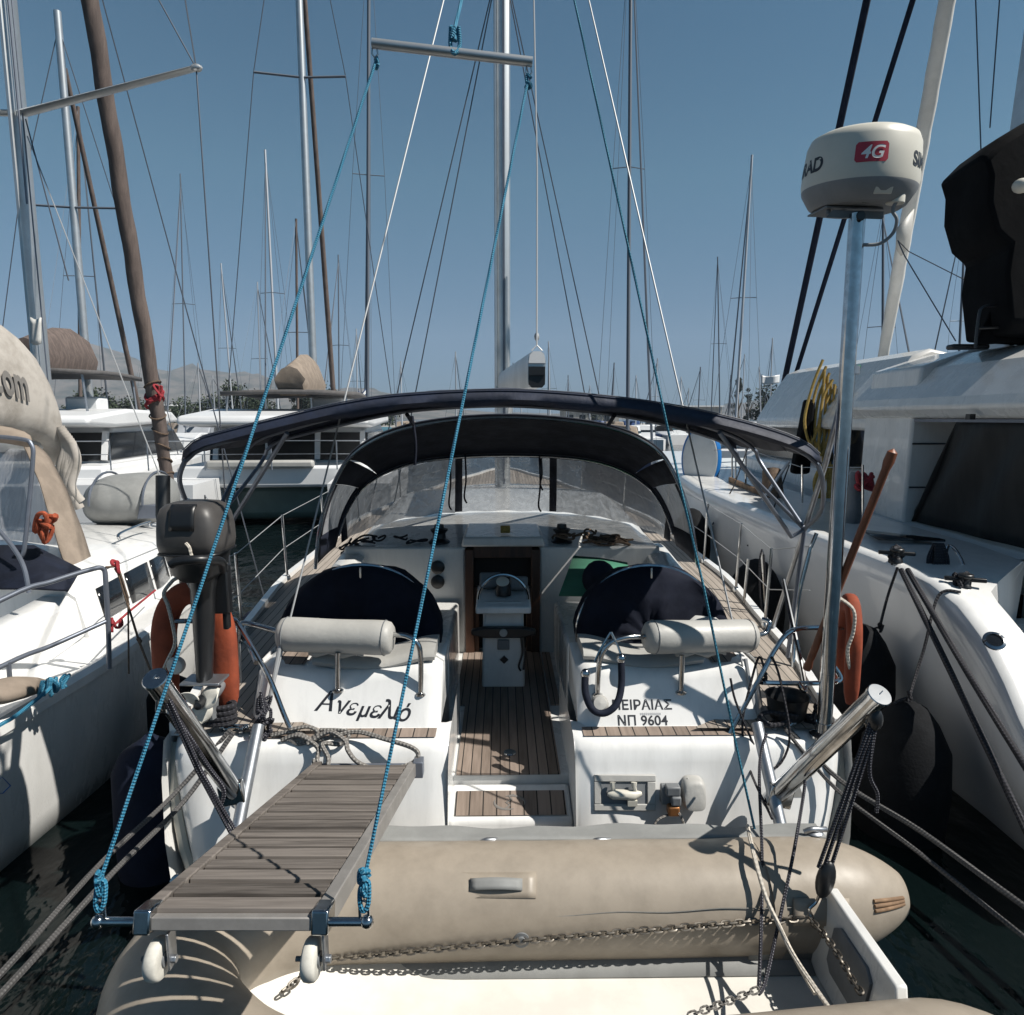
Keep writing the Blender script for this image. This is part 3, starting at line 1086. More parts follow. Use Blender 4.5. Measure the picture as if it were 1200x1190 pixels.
# steering wheels under navy covers
for side, cx, cy, rx_, rz_ in ((-1, 424, 745, 0.555, 0.475), (1, 762, 745, 0.53, 0.475)):
    c = at(cx, cy, 4.52)
    wheel = MB()
    ringp = [c + V((0.50 * math.cos(a), 0.02 + 0.06 * math.sin(a), 0.47 * math.sin(a))) for a in [2 * PI * i / 36 for i in range(37)]]
    wheel.tube(ringp, 0.017, 8, caps=False)
    for k in range(3):
        a = PI / 2 + k * 2 * PI / 3
        wheel.tube([c, c + V((0.50 * math.cos(a), 0.02, 0.47 * math.sin(a)))], 0.012, 6)
    wheel.box(c + V((0, 0.22, -0.2)), (0.2, 0.3, 0.62))
    wo = Y_('steering_wheel', wheel, 'steel')
    cv = MB()
    rows = []
    for j in range(13):
        rr_ = [1.0, 1.0, 1.0, 0.97, 0.90, 0.78, 0.62, 0.45, 0.3, 0.2, 0.12, 0.05, 0.001][j]
        dy = [0.10, 0.05, -0.01, -0.05, -0.07, -0.082, -0.09, -0.097, -0.105, -0.11, -0.112, -0.113, -0.113][j]
        row = []
        for k in range(49):
            a = 2 * PI * k / 48
            wob = 0.012 * math.sin(3 * a + j) + 0.008 * math.sin(7 * a + 2 * j) + 0.006 * math.sin(13 * a)
            droop = -0.05 * max(0, -math.sin(a)) ** 2 * (1 if j < 4 else 0.5)
            sx_ = rx_ * (1 + 0.03 * math.cos(a) * side)
            row.append(c + V((sx_ * rr_ * math.cos(a) * (1 + wob), dy + wob * 1.5 + 0.08 * rr_ * math.sin(a), rz_ * rr_ * math.sin(a) * (1 + wob) + droop * rr_)))
        rows.append(row)
    cv.grid(rows)
    Y_('wheel_cover', cv, 'navy_wheel', parent=wo, smooth=60, weld=True)

# engine-control bag and cover in front of the starboard bench
mb = MB()
mb.ell(at(702, 678, 5.05), (0.13, 0.10, 0.14), 14, 9)
Y_('bag_cover', mb, 'navy', smooth=60)
mb = MB()
gp = [at(672, 652, 5.55), at(735, 660, 5.45), at(745, 700, 4.95), at(655, 698, 5.0)]
mb.grid([[gp[0], lerp(gp[0], gp[1], .5) + V((0, 0, .01)), gp[1]], [lerp(gp[0], gp[3], .5), lerp(gp[0], gp[2], .5), lerp(gp[1], gp[2], .5)], [gp[3], lerp(gp[3], gp[2], .5), gp[2]]])
Y_('bench_cover', mb, 'green_cloth', solid=0.012)

# ------------------------------------------------------------------ sprayhood
def resample(pts, n):
    P = catmull(pts, 10)
    L_ = [0]
    for a, b in zip(P, P[1:]):
        L_.append(L_[-1] + (b - a).length)
    out = []
    for i in range(n + 1):
        d = L_[-1] * i / n
        k = 0
        while k < len(L_) - 2 and L_[k + 1] < d:
            k += 1
        t = (d - L_[k]) / max(1e-9, L_[k + 1] - L_[k])
        out.append(P[k].lerp(P[k + 1], min(1, t)))
    return out


NS = 60
arcA = resample([(X0 - 1.50, 5.25, 1.60), (X0 - 1.45, 5.27, 1.95), (X0 - 1.33, 5.3, 2.29), (X0 - 1.13, 5.3, 2.54), (X0 - .73, 5.32, 2.705), (X0 - .05, 5.34, 2.775),
                 (X0 + .70, 5.32, 2.715), (X0 + 1.13, 5.3, 2.55), (X0 + 1.33, 5.3, 2.29), (X0 + 1.45, 5.27, 1.95), (X0 + 1.50, 5.25, 1.60)], NS)
arcB = resample([(X0 - 1.46, 5.75, 1.66), (X0 - 1.40, 5.95, 1.95), (X0 - 1.25, 6.12, 2.18), (X0 - .96, 6.2, 2.335), (X0 - .58, 6.25, 2.41), (X0 - .02, 6.28, 2.435),
                 (X0 + .56, 6.25, 2.415), (X0 + .95, 6.2, 2.34), (X0 + 1.25, 6.12, 2.18), (X0 + 1.40, 5.95, 1.95), (X0 + 1.46, 5.75, 1.66)], NS)
arcC = resample([(X0 - 1.46, 5.72, 1.655), (X0 - 1.44, 6.05, 1.66), (X0 - 1.36, 6.35, 1.685), (X0 - 1.1, 6.7, 1.73), (X0 - .6, 6.92, 1.775), (X0 - 0.0, 6.98, 1.79),
                 (X0 + .6, 6.92, 1.775), (X0 + 1.1, 6.7, 1.73), (X0 + 1.36, 6.35, 1.685), (X0 + 1.44, 6.05, 1.66), (X0 + 1.46, 5.72, 1.655)], NS)


def patch(A, B, i0, i1, t0, t1, nt, dome=0.0, off=0.0):
    rows = []
    for j in range(nt + 1):
        t = lerp(t0, t1, j / nt)
        rows.append([A[i].lerp(B[i], t) + V((0, 0, dome * math.sin(PI * t))) for i in range(i0, i1 + 1)])
    return rows


hood = MB()
hood.grid(patch(arcA, arcB, 12, NS - 12, 0, 1, 8, 0.035))
# strips that frame the side windows
for i0, i1 in ((0, 3), (NS - 3, NS), (9, 12), (NS - 12, NS - 9)):
    hood.grid(patch(arcA, arcB, i0, i1, 0, 1, 8, 0.01))
for a, b in ((3, 9), (NS - 9, NS - 3)):
    hood.grid(patch(arcA, arcB, a, b, 0, 0.16, 2))
    hood.grid(patch(arcA, arcB, a, b, 0.84, 1.0, 2))
# front: hem, foot and uprights between the windows
hood.grid(patch(arcB, arcC, 3, NS - 3, 0.0, 0.07, 2))
iL, iR = 24, 36
for i0, i1 in ((iL - 1, iL), (iR, iR + 1), (3, 5), (NS - 5, NS - 3)):
    hood.grid(patch(arcB, arcC, i0, i1, 0.07, 0.97, 6))
ho = Y_('sprayhood', hood, 'navy', smooth=70, solid=0.006, weld=True)
for a, b, mname in ((5, iL - 1, 'vinyl_milky'), (iL, iR, 'vinyl_clear'), (iR + 1, NS - 5, 'vinyl_milky')):
    mb = MB()
    rows = patch(arcB, arcC, a, b, 0.07, 0.98, 8)
    for j, r_ in enumerate(rows):
        for k, p in enumerate(r_):
            p += V((0, 0.012 * math.sin(k * 0.9 + j * 0.6), 0.008 * math.sin(k * 1.3)))
    mb.grid(rows)
    Y_('sprayhood_window', mb, mname, parent=ho, smooth=80)
for a, b in ((3, 9), (NS - 9, NS - 3)):
    mb = MB()
    mb.grid(patch(arcA, arcB, a, b, 0.16, 0.84, 4, 0.006))
    Y_('side_window', mb, 'vinyl_milky', parent=ho, smooth=80)
mb = MB()
mb.tube([p + V((0, 0, -0.02)) for p in arcA], 0.014, 8)
mb.tube([p + V((0, -0.01, -0.025)) for p in arcB[2:-2]], 0.012, 8)
Y_('sprayhood_frame', mb, 'steel', parent=ho)
for arc_, i0, i1, d_ in ((arcA, 0, NS, V((0, -0.008, 0.006))), (arcB, 3, NS - 3, V((0, -0.012, -0.012)))):
    mb = MB()
    mb.tube([p + d_ for p in arc_[i0:i1 + 1]], 0.004, 5)
    Y_('piping', mb, 'navy_seam', parent=ho)
mb = MB()
for px, y0, y1 in ((527, 532, 598), (632, 536, 600), (545, 533, 590), (634, 538, 575)):
    mb.rope([at(px, y0, 6.2), at(px + 1, (y0 + y1) / 2, 6.35), at(px - 1, y1 - 8, 6.4), at(px + 2, y1, 6.4)], 0.009, 5)
mb.rope([at(483, 488, 5.3), at(487, 520, 5.25), at(486, 545, 5.25)], 0.012, 5)
Y_('hood_strap', mb, 'navy', parent=ho)

# ------------------------------------------------------------------ bimini
def bim_arc(Y, dzc, wdt=1.0):
    px = [(215, 529), (232, 515), (262, 506), (330, 489), (400, 473), (470, 463), (590, 457.5), (700, 464), (790, 476), (860, 491), (915, 507), (945, 520), (960, 533)]
    out = []
    for x, y in px:
        p = at(x, y, 3.72)
        out.append(V((X0 + (p.x - X0) * wdt, Y, p.z + dzc * (1 - min(1, abs(p.x - X0) / 1.7) ** 4))))
    return resample(out, 48)


b0, b1, b2, b3 = bim_arc(3.72, 0.0), bim_arc(4.15, 0.025), bim_arc(4.65, 0.02), bim_arc(5.05, -0.005)
bm_ = MB()
rows = []
hem = [p + V((0, -0.005, -0.078 * (1 - 0.50 * min(1, abs(p.x - X0) / 1.72) ** 6) + 0.006 * math.sin(i * 0.8))) for i, p in enumerate(b0)]
mid = [p + V((0, -0.028, -0.05)) for p in b0]
rows = [[p + V((0, 0.03, 0.012)) for p in hem], hem, mid, b0]
for A, B in ((b0, b1), (b1, b2), (b2, b3)):
    for t in (0.34, 0.67, 1.0):
        rows.append([p.lerp(q, t) + V((0, 0, -0.012 * math.sin(PI * t) + 0.004 * math.sin(i * 1.1))) for i, (p, q) in enumerate(zip(A, B))])
rows.append([p + V((0, 0.015, -0.05)) for p in b3])
bm_.grid(rows)
bim = Y_('bimini', bm_, 'navy_band', smooth=70, solid=0.006)
mb = MB()
mb.tube([p + V((0, 0.012, -0.055)) for p in b0], 0.0135, 8)
mb.tube([p + V((0, 0.0, -0.03)) for p in b2], 0.0135, 8)
mb.tube([p + V((0, -0.012, -0.055)) for p in b3], 0.0135, 8)
for sgn, e0, e1 in ((-1, 0, -1), (1, -1, -1)):
    L0 = b0[0 if sgn < 0 else -1] + V((0, 0.012, -0.05)); L2 = b2[0 if sgn < 0 else -1] + V((0, 0, -0.03)); L3 = b3[0 if sgn < 0 else -1] + V((0, -0.01, -0.05))
    foot = V((X0 + sgn * 1.86, 4.35, 1.17))
    knee = V((X0 + sgn * 1.88, 4.25, 2.05))
    mb.tube(catmull([L0, L0 + V((sgn * 0.06, 0.05, -0.12)), V((X0 + sgn * 1.86, 4.0, 2.2)), knee], 5), 0.0135, 8)
    mb.tube(catmull([L2, L2 + V((sgn * 0.05, 0, -0.1)), knee], 5), 0.0135, 8)
    mb.tube(catmull([L3, L3 + V((sgn * 0.05, -0.05, -0.12)), knee], 5), 0.0135, 8)
    mb.tube([knee, foot], 0.0135, 8)
    # inner leg seen through the gap under the canopy
    q = b0[8 if sgn < 0 else -9] + V((0, 0.02, -0.09))
    mb.tube([q, V((X0 + sgn * 1.80, 4.25, 2.0)), knee], 0.013, 8)
Y_('bimini_frame', mb, 'alu_dark', parent=bim)
for row_, dz_ in ((b0, 0.006), (b0, -0.032), (b1, -0.004), (b2, 0.006)):
    mb = MB()
    mb.tube([p + V((0, -0.010 if row_ is b0 else 0, dz_)) for p in row_], 0.0035, 5)
    Y_('piping', mb, 'navy_seam', parent=bim)
mb = MB()
for px, py in ((480, 492), (717, 493)):
    mb.tube([at(px - (3 if px < 600 else -3), py - 6, 4.9), at(px + (4 if px < 600 else -4), py + 5, 5.25)], 0.016, 6)
Y_('canopy_strap', mb, 'navy', parent=bim)

# ------------------------------------------------------------------ mast, boom and rigging of the yacht
mast_x = 0.012
mb = MB()
sec = [(-0.5, -0.2), (-0.42, -0.75), (-0.16, -1.0), (0.16, -1.0), (0.42, -0.75), (0.5, -0.2), (0.5, 0.5), (0.36, 0.9), (0, 1.02), (-0.36, 0.9), (-0.5, 0.5)]
mb.rings([[(mast_x + 0.225 * u, 10.0 + 0.15 * v, z) for u, v in sec] for z in (1.6, 6, 12, 17.2)])
mast = Y_('mast', mb, 'alu', smooth=40)
mb = MB()
mb.box((mast_x + 0.02, 9.848, 9.5), (0.030, 0.012, 15.4))
Y_('mast_slot', mb, 'alu_dark', parent=mast)
mb = MB()
mb.box((mast_x + 0.06, 9.838, 3.75), (0.028, 0.02, 1.9)).box((mast_x - 0.085, 9.845, 9.0), (0.022, 0.03, 14.5))
Y_('mast_track', mb, 'alu', parent=mast)
for z, ln in ((9.6, 1.15), (13.4, 0.9)):
    for sgn in (-1, 1):
        mb = MB()
        mb.tube([(mast_x + sgn * 0.1, 10, z), (mast_x + sgn * ln, 9.8, z + 0.08)], [0.045, 0.03], 8, flat=0.5)
        Y_('spreader', mb, 'alu', parent=mast)
# boom with its square end towards the cockpit
bA, bB = V((mast_x + 0.02, 9.78, 3.22)), at(629, 433, 6.5)
mb = MB()
d = (bB - bA).normalized()
sd = d.cross(V((0, 0, 1))).normalized(); u_ = sd.cross(d)
bsec = [(-0.5, -0.7), (-0.36, -1.0), (0.36, -1.0), (0.5, -0.7), (0.5, 0.55), (0.40, 0.9), (0.22, 1.0), (-0.22, 1.0), (-0.40, 0.9), (-0.5, 0.55)]
mb.rings([[p + sd * (u * 0.165) + u_ * (v * 0.165) for u, v in bsec] for p in (bA, bB)])
boom = Y_('boom', mb, 'alu', smooth=40)
mb = MB()
mb.rings([[bB + d * t + sd * (u * 0.155) + u_ * (v * 0.15 - 0.02) for u, v in [(-0.5, -0.8), (-0.3, -1.0), (0.3, -1.0), (0.5, -0.8), (0.5, 0.30), (-0.5, 0.30)]] for t in (-0.01, 0.012)])
mb.box(bB + d * 0.02 + u_ * -0.05, (0.15, 0.02, 0.012))
Y_('boom_end', mb, 'black_plastic', parent=boom)
mb = MB()
mb.rings([[bB + d * t + sd * (u * 0.158) + u_ * (v * 0.158 + 0.002) for u, v in [(-0.5, 0.34), (0.5, 0.34), (0.44, 0.8), (0.22, 1.02), (-0.22, 1.02), (-0.44, 0.8)]] for t in (-0.03, 0.02)])
mb.tube([bB + u_ * 0.17 - sd * 0.05, bB + u_ * 0.22, bB + u_ * 0.17 + sd * 0.05], 0.008, 6)
Y_('boom_end_cap', mb, 'far_white', parent=boom)
mb = MB()
mb.tube([bB + u_ * 0.22, at(629.5, 200, 7.6), (0.22, 9.9, 17.0)], 0.008, 6)
mb.ell(at(629, 395, 6.6), (0.025, 0.03, 0.04), 8, 6)
Y_('topping_lift', mb, 'wire_bright', parent=boom)
# boom vang, halyards at the mast foot
mb = MB()
mb.tube([(mast_x + 0.05, 9.83, 1.9), bA.lerp(bB, 0.33)], 0.035, 8)
Y_('boom_vang', mb, 'alu', parent=boom)

wires = MB()
for (x0, y0), (x1, y1) in (((574, 0), (468, 450)), ((576, 0), (489, 450))):
    p = at(x1, y1, 9.9); q = at(x0, y0, 9.98)
    e = p + (q - p) * 1.5; f = p + (p - q) * ((p.z - 1.3) / max(0.1, (q.z - p.z)))
    wires.tube([f, e], 0.0085, 5)
for (x0, y0), (x1, y1) in (((598, 0), (681, 440)), ((600, 0), (697, 440))):
    p = at(x1, y1, 9.9); q = at(x0, y0, 9.98)
    e = p + (q - p) * 1.5; f = p + (p - q) * ((p.z - 1.3) / max(0.1, (q.z - p.z)))
    wires.tube([f, e], 0.0085, 5)
Y_('shroud', wires, 'wire', parent=mast)
for foot, top in ((at(314, 806, 3.62), at(520, 0, 5.6)), (at(891, 846, 3.62), at(690, 0, 5.55))):
    mb = MB()
    mb.tube([foot + V((0, 0, -0.1)), top, top + (top - foot) * 0.9], 0.0058, 6)
    mb.tube([foot + V((0, 0, -0.1)), foot + (top - foot).normalized() * 0.35], 0.012, 8)
    Y_('backstay', mb, 'wire_bright')
mb = MB()
mb.tube([(0.0, 15.4, 1.7), (mast_x, 10.1, 16.8)], 0.05, 8)
Y_('forestay', mb, 'white_sail')

# ------------------------------------------------------------------ stern rails, stanchions, lifelines
def rail(name, paths, m='steel', r=0.0135, smn=6):
    mb = MB()
    for p in paths:
        mb.tube(catmull(p, smn), r, 9)
    return Y_(name, mb, m)


rail('pushpit', [
    [at(846, 878, 3.50), at(868, 836, 3.52), at(893, 790, 3.55), at(908, 762, 3.58), at(924, 742, 3.6), at(945, 736, 3.62), at(988, 736, 3.62)],
    [at(893, 800, 3.56), at(930, 801, 3.60), at(975, 800, 3.60), at(985, 795, 3.62), at(978, 782, 3.64)],
    [at(950, 642, 4.4), at(938, 690, 4.4), at(932, 735, 4.4), at(929, 782, 4.35)],
    [at(950, 642, 4.4), at(957, 625, 4.4)],
    [at(918, 680, 4.2), at(943, 800, 3.65), at(935, 800, 3.6)],
])
rail('pushpit', [
    [at(268, 726, 3.75), at(278, 730, 3.72), at(300, 765, 3.66), at(318, 800, 3.6), at(334, 840, 3.55), at(349, 872, 3.5)],
    [at(300, 777, 3.66), at(290, 755, 3.9), at(268, 735, 3.95)],
    [at(250, 640, 4.1), at(252, 700, 3.95), at(262, 730, 3.9)],
    [at(205, 715, 3.6), at(190, 713, 3.6), at(190, 727, 3.6), at(225, 728, 3.6), at(260, 728, 3.65)],
])
# stanchions along the side decks with two lifelines
for sgn, spots in ((-1, (4.95, 6.3, 7.6, 9.2, 11.0, 12.8)), (1, (5.05, 5.9, 6.9, 8.4, 10.2, 12.0))):
    tops = []
    for Y in spots:
        mb = MB()
        x = X0 + sgn * (hb(Y) - 0.045)
        z = dz(Y)
        mb.tube([(x, Y, z), (x + sgn * 0.025, Y, z + 0.62)], 0.0125, 8)
        mb.lathe([(0.03, 0), (0.03, 0.03), (0.018, 0.05)], (x, Y, z), n=10)
        Y_('stanchion', mb, 'steel')
        tops.append(V((x + sgn * 0.025, Y, z + 0.61)))
    mb = MB()
    s0 = at(952, 640, 4.4) if sgn > 0 else at(258, 655, 4.1)
    mb.tube([s0] + tops, 0.004, 5)
    mb.tube([s0 - V((0, 0, 0.3))] + [t - V((0, 0, 0.31)) for t in tops], 0.004, 5)
    Y_('lifeline', mb, 'wire_bright')
# gate on the starboard side: two posts close together with a looped black line
mb = MB()
mb.tube([at(893, 646, 5.4), at(897, 700, 5.4), at(899, 752, 5.4)], 0.013, 8)
mb.tube([at(877, 655, 5.6), at(872, 705, 5.6), at(869, 735, 5.6)], 0.013, 8)
Y_('gate_post', mb, 'steel')
mb = MB()
mb.rope([at(893, 644, 5.38), at(890, 660, 5.36), at(891, 700, 5.36), at(897, 728, 5.36), at(897, 700, 5.35), at(895, 650, 5.36)], 0.008, 5)
Y_('gate_line', mb, 'rope_black')

# ------------------------------------------------------------------ radar on its pole
pole = at(966, 850, 3.46)
ptop = at(1005, 246, 3.46)
mb = MB()
mb.tube([(pole.x, 3.46, 1.04), (ptop.x, 3.46, ptop.z - 0.02)], 0.038, 16)
mb.lathe([(0.075, 0), (0.075, 0.012), (0.045, 0.03), (0.042, 0.08)], (pole.x, 3.46, 1.05), n=18)
rp = Y_('radar_pole', mb, 'steel')
mb = MB()
mb.tube([at(996, 432, 3.50), at(967, 545, 4.0), at(903, 745, 5.0)], 0.017, 10)
mb.lathe([(0.045, -0.02), (0.045, 0.02)], at(996, 434, 3.47), n=14)
Y_('pole_strut', mb, 'steel_dull', parent=rp)
rc = at(1010, 243, 3.46)                         # under the dome
rc = V((rc.x + 0.02, 3.56, rc.z))
RR = 0.268
tilt = Mx.Rotation(R(1.5), 3, 'Y') @ Mx.Rotation(R(4), 3, 'X')
ax = tilt @ V((0, 0, 1))
mb = MB()
mb.lathe([(RR * 0.985, 0.105), (RR, 0.13), (RR * 0.985, 0.22), (RR * 0.955, 0.30), (RR * 0.90, 0.335), (RR * 0.78, 0.352), (RR * 0.4, 0.362), (0, 0.364)], rc, ax, n=64)
rd = Y_('radar', mb, 'radome', smooth=50)
mb = MB()
mb.lathe([(RR * 0.2, 0.015), (RR * 0.76, 0.015), (RR * 0.84, 0.03), (RR * 0.975, 0.09), (RR * 0.985, 0.106), (RR * 0.9, 0.108)], rc, ax, n=64)
Y_('radar_base', mb, 'radome_base', parent=rd, smooth=35)
mb = MB()
mb.prism([(-0.19, -0.09), (0.09, -0.09), (0.09, 0.12), (-0.19, 0.12)], lambda u, v, t: rc + tilt @ V((u, v, t)), 0.002, 0.010)
mb.prism([(-0.19, 0), (0.09, 0), (0.09, 0.035), (-0.16, 0.035)], lambda u, v, t: rc + tilt @ V((u, t, v - 0.045)), -0.1, -0.094)
for x in (-0.16, -0.09):
    mb.lathe([(0.012, -0.02), (0.012, 0.0)], rc + V((x, -0.05, 0)), n=10)
Y_('radar_bracket', mb, 'mid_grey', parent=rd)
mb = MB()
mb.lathe([(0.042, 0.03), (0.040, 0.085), (0.034, 0.10), (0.0, 0.10)], rc + tilt @ V((0.105, -0.165, -0.02)), ax, n=18)
mb.box(rc + tilt @ V((0.005, -0.215, 0.062)), (0.085, 0.05, 0.035), rx=0.5)
Y_('radar_cover_plate', mb, 'radome', parent=rd, bevel=0.004)
mb = MB()
mb.box(rc + V((-0.035, -0.17, 0.03)), (0.03, 0.05, 0.05)).box(rc + V((0.02, -0.16, 0.02)), (0.10, 0.04, 0.03))
mb.lathe([(0.024, -0.004), (0.024, 0.004)], at(1009, 253, 3.41), (0, 1, 0), n=14)
Y_('radar_plug', mb, 'black_plastic', parent=rd, bevel=0.004)
mb = MB()
mb.rope([rc + V((0.035, -0.19, 0.045)), rc + V((0.10, -0.20, 0.025)), at(1046, 246, 3.38), at(1051, 258, 3.38), at(1046, 274, 3.40), at(1030, 286, 3.42), at(1006, 287, 3.44)], 0.0085, 8)
Y_('radar_cable', mb, 'radome_base', parent=rd)


def on_drum(ang, h):           # point on the dome's side; ang from straight towards the stern, positive to starboard
    f = (h - 0.13) / 0.17
    r_ = RR * (1.0 - 0.045 * max(0, f) ** 1.3) + 0.0015
    return rc + tilt @ V((math.sin(ang) * r_, -math.cos(ang) * r_, h))


def drum_text(body, size, a0, h, name, m, **k):
    vs, fs = text_geo(body, size, **k)
    mb = MB()
    mb.add([on_drum(a0 + v.x / RR, h + v.y) for v in vs], fs)
    return Y_(name, mb, m, parent=rd, smooth=0)


def finer(vs, fs):
    return vs, fs


bdg = MB()
rows = []
a_c = -0.30
for j in range(9):
    v = -1 + 2 * j / 8
    hw = 0.072 - (0.010 * max(0, (abs(v) - 0.7) / 0.3) ** 2)
    rows.append([on_drum(a_c + hw / RR * (-1 + 2 * i / 12), 0.212 + 0.044 * v) for i in range(13)])
bdg.grid(rows)
Y_('radar_badge', bdg, 'red_badge', parent=rd, smooth=60)
vs, fs = text_geo('4G', 0.080, shear=0.25, extrude=0.0, offset=0.0015)
mb = MB()
mb.add([on_drum(a_c + v.x / RR, 0.184 + v.y) + (on_drum(a_c, 0.2) - rc - ax * 0.2).normalized() * 0.0025 for v in vs], fs)
Y_('badge_lettering', mb, 'white_mark', parent=rd, smooth=0)
drum_text('SIMRAD', 0.088, 1.08, 0.168, 'radar_lettering', 'ink', extrude=0.0, offset=0.0036)
drum_text('SIMRAD', 0.088, -1.70, 0.168, 'radar_lettering', 'ink', extrude=0.0, offset=0.0036)

# ------------------------------------------------------------------ davits at the stern
for sgn, cap, base, leg_t, leg_b in ((-1, at(182, 796, 2.65), at(272, 925, 3.20), at(303, 850, 3.44), at(275, 990, 3.08)),
                                     (1, at(1030, 815, 2.65), at(914, 928, 3.20), at(887, 848, 3.44), at(917, 978, 3.08))):
    mb = MB()
    dr = (cap - base).normalized()
    mb.tube([base - dr * 0.12, cap], 0.046, 20)
    dv = Y_('davit', mb, 'steel', smooth=40)
    mb = MB()
    mb.lathe([(0.0, 0.008), (0.047, 0.008), (0.05, 0.004), (0.05, -0.012), (0.046, -0.014)], cap, dr, n=28)
    mb.tube([cap + dr * 0.01 + V((-0.012, 0, -0.012)), cap + dr * 0.01 + V((0.010, 0, 0.014))], 0.002, 5)
    Y_('davit_cap', mb, 'steel', parent=dv, smooth=35)
    mb = MB()
    mb.tube([cap - dr * 0.03 + V((0.0, 0, -0.04)), cap - dr * 0.05 + V((-0.015, -0.01, -0.10)), cap - dr * 0.09 + V((0.01, 0, -0.10)), cap - dr * 0.1 + V((0.0, 0, -0.045))], 0.008, 7)
    Y_('davit_eye', mb, 'steel', parent=dv)
    mb = MB()
    mb.box(base + V((0, -0.0, -0.02)), (0.12, 0.05, 0.11), ry=0.2 * sgn)
    Y_('davit_bracket', mb, 'steel', parent=dv, bevel=0.006)
    mb = MB()
    mb.tube([leg_t, leg_b], 0.031, 14)
    Y_('davit_leg', mb, 'steel_dull', parent=dv)

# ------------------------------------------------------------------ fittings on the transom
def tr_pt(px, py, off=0.0):     # where a pixel meets the transom surface
    lo, hi = 3.0, 3.8
    for _ in range(40):
        Y = (lo + hi) / 2
        z = at(px, py, Y).z
        sy = 3.43 - (1 - z) * 0.34
        if Y < sy:
            lo = Y
        else:
            hi = Y
    return at(px, py, Y - off)


def tr_panel(x0, y0, x1, y1, t0, t1, inset=0.0):
    A = [tr_pt(x0 + inset, y0 + inset), tr_pt(x1 - inset, y0 + inset), tr_pt(x1 - inset, y1 - inset), tr_pt(x0 + inset, y1 - inset)]
    n = (A[1] - A[0]).cross(A[3] - A[0]).normalized()
    if n.y > 0:
        n = -n
    mb = MB()
    mb.rings([[p + n * t0 for p in A], [p + n * t1 for p in A]])
    return mb, n


mb = MB()
for q in ((696, 908, 768, 916), (696, 942, 768, 950), (696, 916, 704, 942), (758, 916, 768, 942)):
    m2, n_ = tr_panel(*q, -0.02, 0.014)
    mb.add(m2.v, m2.f)
box = Y_('shower_box', mb, 'vinyl_cushion', bevel=0.004)
m2, n_ = tr_panel(704, 915, 759, 943, -0.01, 0.004)
Y_('box_back', m2, 'mid_grey', parent=box)
mb = MB()
c0 = tr_pt(733, 931, 0.02)
mb.tube([tr_pt(712, 930, .02), tr_pt(718, 931, .02), tr_pt(744, 932, .02), tr_pt(752, 930, .02)], [0.012, 0.026, 0.026, 0.010], 12)
for px in (718, 743):
    mb.tube([tr_pt(px + 2, 929, .02), tr_pt(px, 922, .035), tr_pt(px, 917, .035)], [0.010, 0.012, 0.016], 8)
mb.box(tr_pt(741, 941, 0.02), (0.05, 0.02, 0.03))
Y_('shower_handle', mb, 'radome', parent=box)
mb = MB()
q = tr_pt(784, 928, 0.0)
mb.box(q + V((0, -0.02, 0)), (0.10, 0.05, 0.10)).box(q + V((0.005, -0.05, 0.04)), (0.075, 0.05, 0.05)).box(q + V((0.02, -0.06, -0.01)), (0.05, 0.05, 0.05))
inl = Y_('power_inlet', mb, 'mid_grey', bevel=0.008)
mb = MB()
mb.box(q + V((0.01, -0.055, -0.065)), (0.06, 0.06, 0.055))
Y_('inlet_plug', mb, 'copper', parent=inl, bevel=0.01)
mb = MB()
mb.rope([q + V((0.0, -0.06, -0.09)), tr_pt(770, 962, 0.05), tr_pt(760, 985, 0.05)], 0.006)
mb.rope([q + V((0.02, -0.06, -0.09)), tr_pt(797, 955, 0.05), tr_pt(808, 985, 0.05)], 0.007)
Y_('inlet_cord', mb, 'rope_grey', parent=inl)
mb = MB()
q = tr_pt(812, 928)
ring_ = []
for a in range(28):
    t = 2 * PI * a / 28
    e = 0.55
    ring_.append((0.060 * math.copysign(abs(math.cos(t)) ** e, math.cos(t)), 0.075 * math.copysign(abs(math.sin(t)) ** e, math.sin(t))))
mb.rings([[q + V((u * s_, -o_ + (-0.0 + v * s_ * 0.34), v * s_)) for u, v in ring_] for o_, s_ in ((-0.01, 1.0), (0.03, 1.0), (0.05, 0.9), (0.055, 0.7))])
Y_('cord_cover', mb, 'vinyl_cushion', smooth=50)
mb = MB()
mb.ell(tr_pt(806, 913, 0.02), (0.006, 0.006, 0.006), 8, 6)
q = tr_pt(934, 928, 0.006)
tri = [(-0.03, -0.03), (0.035, -0.03), (0.01, 0.035)]
mb.rings([[q + V((u, -t, v)) for u, v in tri] for t in (0.0, 0.004)])
Y_('safety_sticker', mb, 'vinyl_cushion')
# cushioned grab loop on the starboard inner corner
mb = MB()
mb.rope([at(686, 790, 3.62), at(686, 812, 3.58), at(694, 831, 3.55), at(708, 836, 3.54), at(722, 826, 3.55), at(728, 805, 3.60), at(728, 775, 3.64)], 0.020, 10)
lp = Y_('boarding_line', mb, 'navy')
for p in (at(686, 790, 3.62), at(728, 772, 3.64)):
    mb = MB()
    mb.ell(p, (0.026, 0.026, 0.03), 12, 8)
    Y_('line_end', mb, 'steel', parent=lp)
mb = MB()
mb.rope([at(728, 768, 3.64), at(723, 755, 3.66), at(716, 741, 3.68)], 0.007)
mb.rope([at(716, 741, 3.68), at(706, 757, 3.68), at(697, 775, 3.66)], 0.007)
Y_('line_shackle', mb, 'steel', parent=lp)
mb = MB()
mb.lathe([(0.05, 0), (0.05, 0.03), (0.035, 0.05), (0.0, 0.055)], at(702, 826, 3.60), (0, -0.8, 0.5), n=18)
Y_('line_fitting', mb, 'vinyl_cushion', parent=lp)
